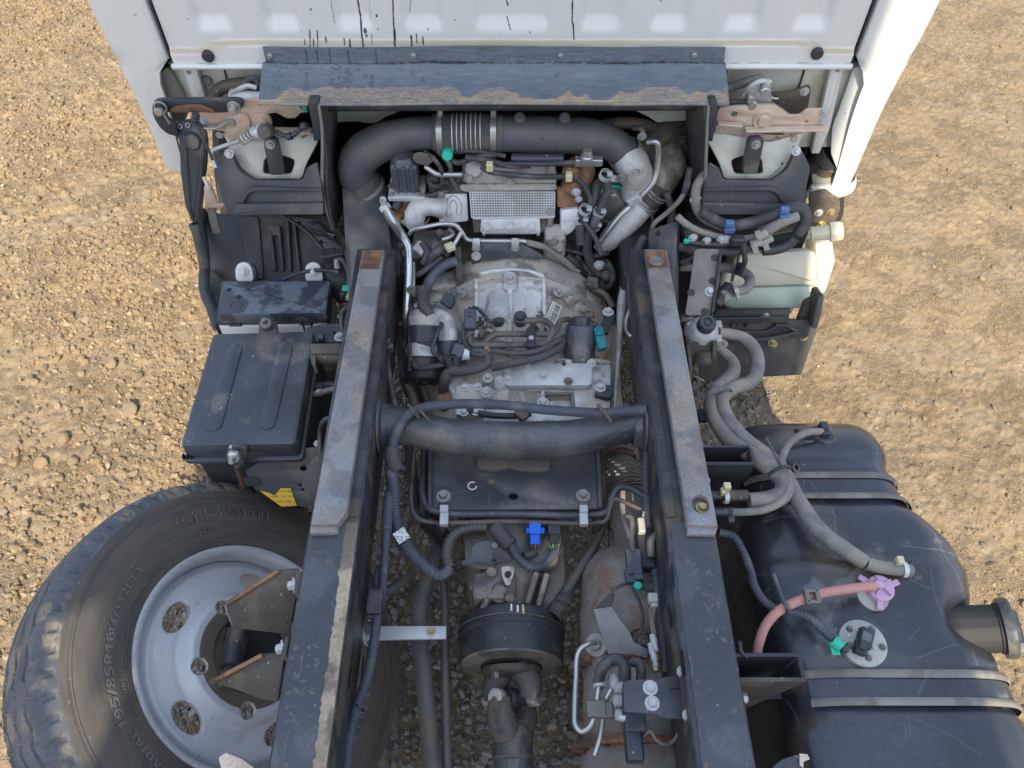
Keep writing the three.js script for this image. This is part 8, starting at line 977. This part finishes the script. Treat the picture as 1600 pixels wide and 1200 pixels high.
// ---------------------------------------------------------------- exhaust, wiring and pipes along the rails
{
  const g = group('exhaust_filter', truck, 'rusty cylindrical exhaust filter with bolted flanges');
  const a = P(985, 905, 0.40), b = P(1012, 1330, 0.36); const d = b.clone().sub(a).normalize(), L = b.distanceTo(a); const zAt = v => { const p = P(985, v, 0.46); return p.clone().sub(a).dot(d); };
  const f1 = zAt(1030), f2 = zAt(1158); add('filter_shell', lathe(a, d, [[0.02, -0.05], [0.075, -0.045], [0.095, -0.02], [0.102, 0.0], [0.104, f1 * 0.4], [0.106, f1 * 0.42], [0.106, f1 * 0.46], [0.104, f1 * 0.48], [0.104, f1 - 0.012], [0.102, f1 + 0.02], [0.104, f2 - 0.02], [0.104, f2], [0.112, f2 + 0.02], [0.112, L]], 56), M.exhaust, g);
  for (const f of [f1, f2]) { add('clamp_flange', [lathe(a.clone().addScaledVector(d, f), d, [[0.1, -0.007], [0.126, -0.006], [0.128, 0], [0.126, 0.006], [0.1, 0.007]], 56)], M.rust, g); for (let k = 0; k < 5; k++) { const t = 0.6 + k * 0.55; boltAt(a.clone().addScaledVector(d, f).add(V(0.116 * Math.cos(t), 0.116 * Math.sin(t), 0.008)), d, 0.007, M.rust, g); } }
  add('inlet_cone', lathe(P(985, 815, 0.40), V(0.1, -0.05, 1), [[0.05, -0.06], [0.05, 0.0], [0.056, 0.05], [0.075, 0.08]], 36), M.exhaust, g); hoseTo('flex_joint', g, [[962, 715, 0.34], [972, 745, 0.36], [984, 775, 0.37]], [28, 29, 30], M.exhaust, { rib: [0.012, 0.16], rad: 20 }); hoseTo('front_pipe', g, [[984, 772, 0.37], [990, 800, 0.38], [992, 825, 0.39]], [26, 27, 28], M.exhaust, { rad: 20 }); hoseTo('front_pipe', g, [[955, 690, 0.33], [945, 600, 0.3], [945, 520, 0.3]], 24, M.exhaust, { rad: 20 });
  for (const v of [770, 722]) clampAt('joint_collar', g, [v > 750 ? 982 : 964, v, 0.365], [v > 750 ? 985 : 967, v + 6, 0.367], 30, M.rust, 6); add('hanger_rubber', lathe(P(962, 845, 0.40), V(1, 0.2, 0), [[0.01, -0.012], [0.03, -0.012], [0.032, 0.012], [0.01, 0.012]], 22), M.rubber, g);
  const sp = face(P(970, 975, 0.53), 1, 0.45, -0.2), sp2 = face(P(945, 940, 0.51), 1, -0.1, -0.5); add('bent_shield', plate([[927, 952], [955, 948], [985, 990], [990, 1003], [1012, 1014], [1012, 1028], [985, 1022], [950, 1022]], sp, 0.003, { bevel: 0.0006 }), M.shieldDull, g, 'speckled grey bent sheet'); add('shield_top', plate([[928, 951], [956, 923], [960, 928], [954, 948]], sp2, 0.003, { bevel: 0.0006 }), M.bracketBrown, g); add('shield_tab', plate([[952, 918], [976, 910], [978, 914], [958, 924]], HP(0.53), 0.004), M.bracketBrown, g);
  add('sensor_boss', lathe(P(932, 1008, 0.50), V(-0.4, 1, 0.2), [[0, 0.012], [0.009, 0.012], [0.011, 0.004], [0.02, 0.003], [0.022, -0.02]], 22), M.exhaust, g); hoseTo('pressure_pipe', g, [[932, 1004, 0.53], [920, 1006, 0.54], [908, 1013, 0.54], [902, 1025, 0.535], [900, 1060, 0.53], [898, 1110, 0.53], [899, 1132, 0.53], [908, 1143, 0.53], [921, 1136, 0.535], [930, 1112, 0.545], [934, 1085, 0.555], [936, 1068, 0.56]], 4.6, M.steel, { rad: 14 }); hoseTo('pressure_pipe', g, [[929, 1180, 0.5], [938, 1150, 0.51], [942, 1120, 0.53], [943, 1105, 0.54], [948, 1090, 0.55], [956, 1075, 0.56]], 4.6, M.steel, { rad: 14 });
  hoseTo('ribbed_hose', g, [[935, 1066, 0.56], [938, 1050, 0.575], [948, 1036, 0.585], [962, 1030, 0.59], [973, 1035, 0.59], [977, 1052, 0.585], [974, 1075, 0.57]], 9.5, M.hoseDark, { rad: 16 }); hoseTo('ribbed_hose', g, [[988, 1034, 0.57], [998, 1036, 0.575], [1002, 1048, 0.575], [1000, 1070, 0.56]], 8, M.hoseDark, { rad: 16 }); for (const [u, v] of [[936, 1064], [961, 1066]]) add('hose_ferrule', lathe(P(u, v, 0.56), V(0.05, 0.1, 1), [[0.0085, -0.012], [0.0105, -0.011], [0.0105, 0.011], [0.0085, 0.012]], 18), M.galv, g); hoseTo('hose_bore', g, [[957, 1076, 0.56], [964, 1064, 0.565], [974, 1062, 0.565]], 5, M.steel); add('pipe_clamp', [box(P(932, 1108, 0.55), [0.034, 0.016, 0.028], 0.004), box(P(945, 1110, 0.55), [0.03, 0.014, 0.026], 0.004)], M.oldbolt, g);
  add('oxygen_sensor', lathe(P(1003, 1002, 0.50), V(0.1, 1, 0.4), [[0, 0.034], [0.006, 0.034], [0.007, 0.016], [0.012, 0.014], [0.012, 0.004], [0.02, 0.003], [0.022, -0.02]], 18), M.bracketBrown, g); hoseTo('sensor_lead', g, [[1003, 985, 0.55], [1004, 960, 0.56], [997, 935, 0.57], [988, 918, 0.58]], 2.6, M.black); add('control_unit', [box(P(989, 1150, 0.55), [0.028, 0.03, 0.08], 0.005)], M.plastic, g); add('unit_plug', box(P(992, 1130, 0.56), [0.034, 0.024, 0.03], 0.004), M.conduit, g); hoseTo('unit_lead', g, [[1006, 1150, 0.55], [1016, 1142, 0.56], [1028, 1158, 0.56], [1045, 1162, 0.55], [1058, 1150, 0.55], [1062, 1130, 0.56]], 3, M.hose);
  for (const [u, v, r] of [[1025, 1060, 9], [940, 1030, 7], [980, 1100, 6]]) add('heat_lug', lathe(P(u, v, 0.48), UP, [[0, 0.014], [0.01, 0.013], [0.013, 0.004], [0.016, -0.02]], 16), M.exhaust, g);
}
{
  const g = group('pipe_mount', truck, 'blue-grey mounting plate with two big bolts'); const pl = HP(0.64);
  add('mount_plate', plate([[974, 1066], [981, 1062], [1030, 1061], [1040, 1057], [1080, 1056], [1084, 1122], [1045, 1123], [1022, 1115], [975, 1112]], pl, 0.006, { bevel: 0.0015, round: 0.003 }), M.frame, g); add('mount_side', plate([[974, 1066], [979, 1066], [979, 1113], [974, 1113]], HP(0.638), 0.05), M.black, g); for (const [u, v] of [[1016, 1075], [1019, 1099]]) bolt(u, v, pl, 8, M.galv, g); for (const [u, v] of [[1070, 1050], [1079, 1118]]) boltAt(P(u, v, 0.655), V(-1, 0.5, 0), 0.009, M.galv, g); add('plate_crease', bar(P(1045, 1075, 0.642), P(1078, 1070, 0.642), 0.004, 0.004), M.frame, g);
  for (const [u, v] of [[971, 1075], [970, 1095], [973, 1118]]) add('edge_nut', lathe(P(u, v, 0.61), V(-1, 0.4, 0), [[0, 0.01], [0.008, 0.01], [0.01, 0]], 10), M.galv, g);
}
{
  const g = group('battery_side_harness', truck, 'ribbed wiring sleeve running down the inside of the battery-side rail and over the cross tube');
  hoseTo('sleeve', g, [[1008, 640, 0.66], [975, 643, 0.66], [940, 645, 0.66], [895, 643, 0.655], [850, 640, 0.65], [800, 634, 0.65], [745, 631, 0.65], [700, 632, 0.65], [662, 637, 0.65], [638, 648, 0.65], [622, 670, 0.64], [613, 700, 0.62], [609, 730, 0.60], [611, 760, 0.58], [606, 790, 0.58], [604, 830, 0.58]], 8, M.conduit, { rib: [0.005, 0.09], rad: 14 });
  hoseTo('sleeve', g, [[604, 820, 0.58], [602, 860, 0.57], [600, 890, 0.56], [597, 925, 0.55], [590, 955, 0.55], [586, 990, 0.55], [580, 1030, 0.55], [570, 1070, 0.55], [556, 1110, 0.54], [545, 1160, 0.54], [540, 1210, 0.54]], [8, 7, 7, 8, 8, 8, 8, 8.5, 8.5, 8.5, 8.5], M.conduit, { rib: [0.005, 0.09], rad: 14 });
  hoseTo('branch_sleeve', g, [[611, 735, 0.6], [616, 770, 0.58], [616, 800, 0.56], [622, 830, 0.55], [638, 858, 0.54], [660, 882, 0.53], [682, 898, 0.53], [695, 896, 0.53], [702, 886, 0.53]], [10, 10, 10, 10, 11, 11, 10, 9, 8], M.conduit, { rib: [0.007, 0.08], rad: 16 }); add('paper_tag', box(P(627, 837, 0.57), [0.024, 0.002, 0.024], 0.0006, [0.2, 0.6, 0]), (() => { const cv = document.createElement('canvas'); cv.width = cv.height = 64; const c = cv.getContext('2d'), R = rng(8); c.fillStyle = '#dcdcda'; c.fillRect(0, 0, 64, 64); c.fillStyle = '#555'; for (let y = 6; y < 60; y += 9) for (let x = 5; x < 56; x += 6) if (R() < 0.7) c.fillRect(x, y, 4, 5); const t = new THREE.CanvasTexture(cv); t.colorSpace = THREE.SRGBColorSpace; t.wrapS = t.wrapT = THREE.RepeatWrapping; t.repeat.set(40, 40); return new THREE.MeshStandardMaterial({ map: t, roughness: 0.7 }); })(), g);
  hoseTo('taped_junction', g, [[612, 700, 0.62], [614, 720, 0.61], [620, 735, 0.6]], [11, 13, 12], M.rubber); hoseTo('loop_sleeve', g, [[600, 885, 0.56], [592, 890, 0.55], [589, 910, 0.545], [593, 930, 0.545]], 6, M.conduit, { rib: [0.005, 0.09] }); add('branch_plug', [box(P(586, 942, 0.55), [0.03, 0.026, 0.05], 0.005), box(P(579, 956, 0.55), [0.014, 0.014, 0.03], 0.003)], M.black, g); hoseTo('plug_ring', g, [[577, 960, 0.55], [575, 968, 0.55], [579, 970, 0.55]], 2, M.galv); hoseTo('drain_stub', g, [[604, 925, 0.45], [618, 916, 0.45], [630, 908, 0.45]], 7, M.rubber);
  for (const [u, v] of [[642, 640], [658, 645]]) hoseTo('cable_tie', g, [[u - 4, v - 8, 0.668], [u + 2, v, 0.672], [u + 12, v + 12, 0.655]], 2.4, M.bracketBrown); for (const [u, v] of [[936, 634], [946, 645]]) hoseTo('cable_tie', g, [[u - 2, v - 2, 0.675], [u + 6, v + 10, 0.672], [u + 9, v + 18, 0.66]], 3, M.bracketBrown); clampAt('cable_tie', g, [561, 1105, 0.54], [557, 1112, 0.54], 10.5, M.black, 4);
  hoseTo('edge_wire', g, [[608, 410, 0.64], [602, 470, 0.62], [602, 540, 0.6], [610, 600, 0.57], [618, 640, 0.55]], 5, M.hoseDark); for (const [u, v] of [[606, 430], [604, 540]]) add('grey_clip', [box(P(u, v - 6, 0.63), [0.014, 0.012, 0.014], 0.002), box(P(u + 6, v + 3, 0.62), [0.012, 0.014, 0.014], 0.002), box(P(u - 3, v + 2, 0.62), [0.012, 0.012, 0.01], 0.002)], M.conduit, g); hoseTo('taped_harness', g, [[628, 510, 0.5], [626, 550, 0.48], [630, 590, 0.46], [640, 620, 0.44]], 6, M.hoseDark);
}
{
  const g = group('tank_side_harness', truck, 'wiring and cable runs down the inside of the tank-side rail');
  hoseTo('sleeve', g, [[1005, 372, 0.64], [992, 400, 0.64], [985, 440, 0.62], [990, 480, 0.61], [999, 530, 0.6], [1002, 580, 0.6], [1012, 615, 0.62], [1008, 634, 0.65]], 6.5, M.conduit); hoseTo('sleeve', g, [[1005, 636, 0.66], [1011, 660, 0.64], [1011, 700, 0.6], [1009, 750, 0.56], [1012, 800, 0.55], [1016, 840, 0.54], [1022, 880, 0.54], [1028, 930, 0.54], [1032, 970, 0.53], [1038, 1010, 0.53], [1042, 1050, 0.52]], 7, M.conduit, { rib: [0.005, 0.09], rad: 14 });
  hoseTo('shift_cable', g, [[986, 372, 0.6], [980, 420, 0.57], [972, 475, 0.55], [968, 530, 0.53], [964, 580, 0.51], [960, 640, 0.48]], [5, 5, 8, 5, 5, 7], M.galv); hoseTo('park_cable', g, [[945, 815, 0.43], [930, 850, 0.43], [908, 885, 0.43], [890, 915, 0.43], [875, 940, 0.43], [864, 955, 0.43]], [7, 7, 7, 7, 9, 10], M.tailpipe, { rad: 14 }); add('cable_boot', lathe(P(874, 948, 0.43), V(-0.6, 0, 0.8), [[0.012, -0.03], [0.016, -0.02], [0.012, -0.01], [0.018, 0], [0.014, 0.012], [0.02, 0.024]], 18), M.rubber, g);
  hoseTo('bent_pipe', g, [[1000, 432, 0.62], [999, 460, 0.6], [982, 490, 0.58], [978, 510, 0.57], [984, 524, 0.57], [996, 524, 0.57]], 3.6, M.steel); for (const [u, v] of [[1000, 440], [1003, 548], [1020, 935]]) add('grey_clip', [box(P(u, v, 0.61), [0.016, 0.014, 0.016], 0.002), box(P(u + 2, v + 8, 0.605), [0.012, 0.012, 0.014], 0.002)], u > 1010 ? M.bone : M.galv, g); hoseTo('rail_wire', g, [[1012, 430, 0.62], [1008, 520, 0.58], [1000, 600, 0.54], [994, 640, 0.52]], 4, M.hoseDark);
  add('grey_connector', [box(P(990, 880, 0.55), [0.028, 0.024, 0.05], 0.004), box(P(985, 900, 0.545), [0.02, 0.02, 0.03], 0.003), box(P(996, 894, 0.55), [0.018, 0.02, 0.034], 0.003)], M.conduit, g); add('green_plug', lathe(P(996, 917, 0.55), UP, [[0, 0.008], [0.007, 0.008], [0.008, -0.004]], 16), M.green2, g); hoseTo('taped_fork', g, [[989, 862, 0.56], [984, 840, 0.57], [976, 818, 0.58], [972, 806, 0.58]], 4.5, M.rubber); hoseTo('taped_fork', g, [[986, 846, 0.57], [987, 828, 0.575], [986, 808, 0.58], [976, 806, 0.58]], 4.5, M.rubber); hoseTo('connector_lead', g, [[1000, 912, 0.54], [1018, 918, 0.54], [1032, 912, 0.54], [1034, 890, 0.54], [1028, 860, 0.55]], 7, M.rubber); add('relay_case', box(P(1008, 860, 0.54), [0.03, 0.03, 0.08], 0.005), M.black, g);
  hoseTo('brake_line', g, [[1016, 950, 0.55], [1018, 975, 0.55], [1022, 1000, 0.55], [1024, 1030, 0.55]], 2.4, M.hose); hoseTo('brake_line', g, [[1024, 945, 0.55], [1020, 970, 0.55], [1024, 990, 0.55]], 2.4, M.hose); for (const [u, v] of [[1023, 1006], [1023, 1030], [1020, 1020]]) add('line_union', lathe(P(u, v, 0.555), V(0.1, 0.1, 1), [[0, -0.016], [0.006, -0.016], [0.007, 0], [0.005, 0.004], [0.005, 0.014], [0, 0.014]], 12), M.galv, g); for (const v of [1028, 1044]) add('brass_nut', lathe(P(1025, v, 0.555), V(0.1, 0.1, 1), [[0, -0.006], [0.006, -0.006], [0.006, 0.006], [0, 0.006]], 6), M.gold, g);
  add('small_connector', box(P(1002, 822, 0.56), [0.014, 0.016, 0.03], 0.003), M.bone, g); hoseTo('white_lead', g, [[1006, 800, 0.56], [1004, 812, 0.56], [1001, 826, 0.56]], 2.2, M.bone); hoseTo('pipe_end_loop', g, [[1042, 835, 0.57], [1028, 836, 0.57], [1018, 845, 0.57], [1018, 870, 0.56]], 7, M.tailpipe);
}
{
  const g = group('under_pipes', truck, 'thick and thin brake vacuum pipes hung from a galvanised strap');
  hoseTo('thick_pipe', g, [[686, 800, 0.36], [684, 850, 0.37], [672, 895, 0.38], [660, 930, 0.38], [655, 960, 0.38], [656, 1000, 0.38], [662, 1060, 0.38], [669, 1130, 0.38], [678, 1220, 0.38]], [12, 12, 12, 12.5, 13, 13, 13, 13.5, 14], M.tailpipe, { rad: 20 }); hoseTo('thin_pipe', g, [[684, 870, 0.36], [692, 905, 0.36], [695, 950, 0.36], [695, 1000, 0.36], [696, 1080, 0.36], [699, 1210, 0.36]], [6, 6, 6.5, 6.5, 7, 7], M.tailpipe, { rad: 16 });
  add('hanger_strap', block([[570, 978], [697, 978], [697, 998], [570, 1000]], 0.44, 0.434, { bevel: 0.001 }), M.galv, g); add('strap_foot', block([[563, 970], [568, 970], [570, 1000], [565, 996]], 0.46, 0.42), M.galv, g); bolt(674, 986, HP(0.44), 5, M.gold, g); bolt(572, 983, HP(0.45), 6, M.oldbolt, g); clampAt('pipe_cushion', g, [656, 992, 0.38], [657, 1002, 0.38], 15, M.rubber, 14); clampAt('pipe_cushion', g, [695, 984, 0.36], [695, 996, 0.36], 8.5, M.rubber, 22);
  hoseTo('front_hose', g, [[640, 660, 0.40], [642, 720, 0.40], [650, 780, 0.39], [664, 820, 0.38]], 9, M.rubber); hoseTo('front_rod', g, [[650, 600, 0.4], [660, 650, 0.38], [664, 700, 0.37]], 8, M.bracketBrown);
}
scene.traverse(o => { if (o.isMesh && o.name !== 'rear_window') o.castShadow = o.receiveShadow = true; });
renderer.render(scene, camera);
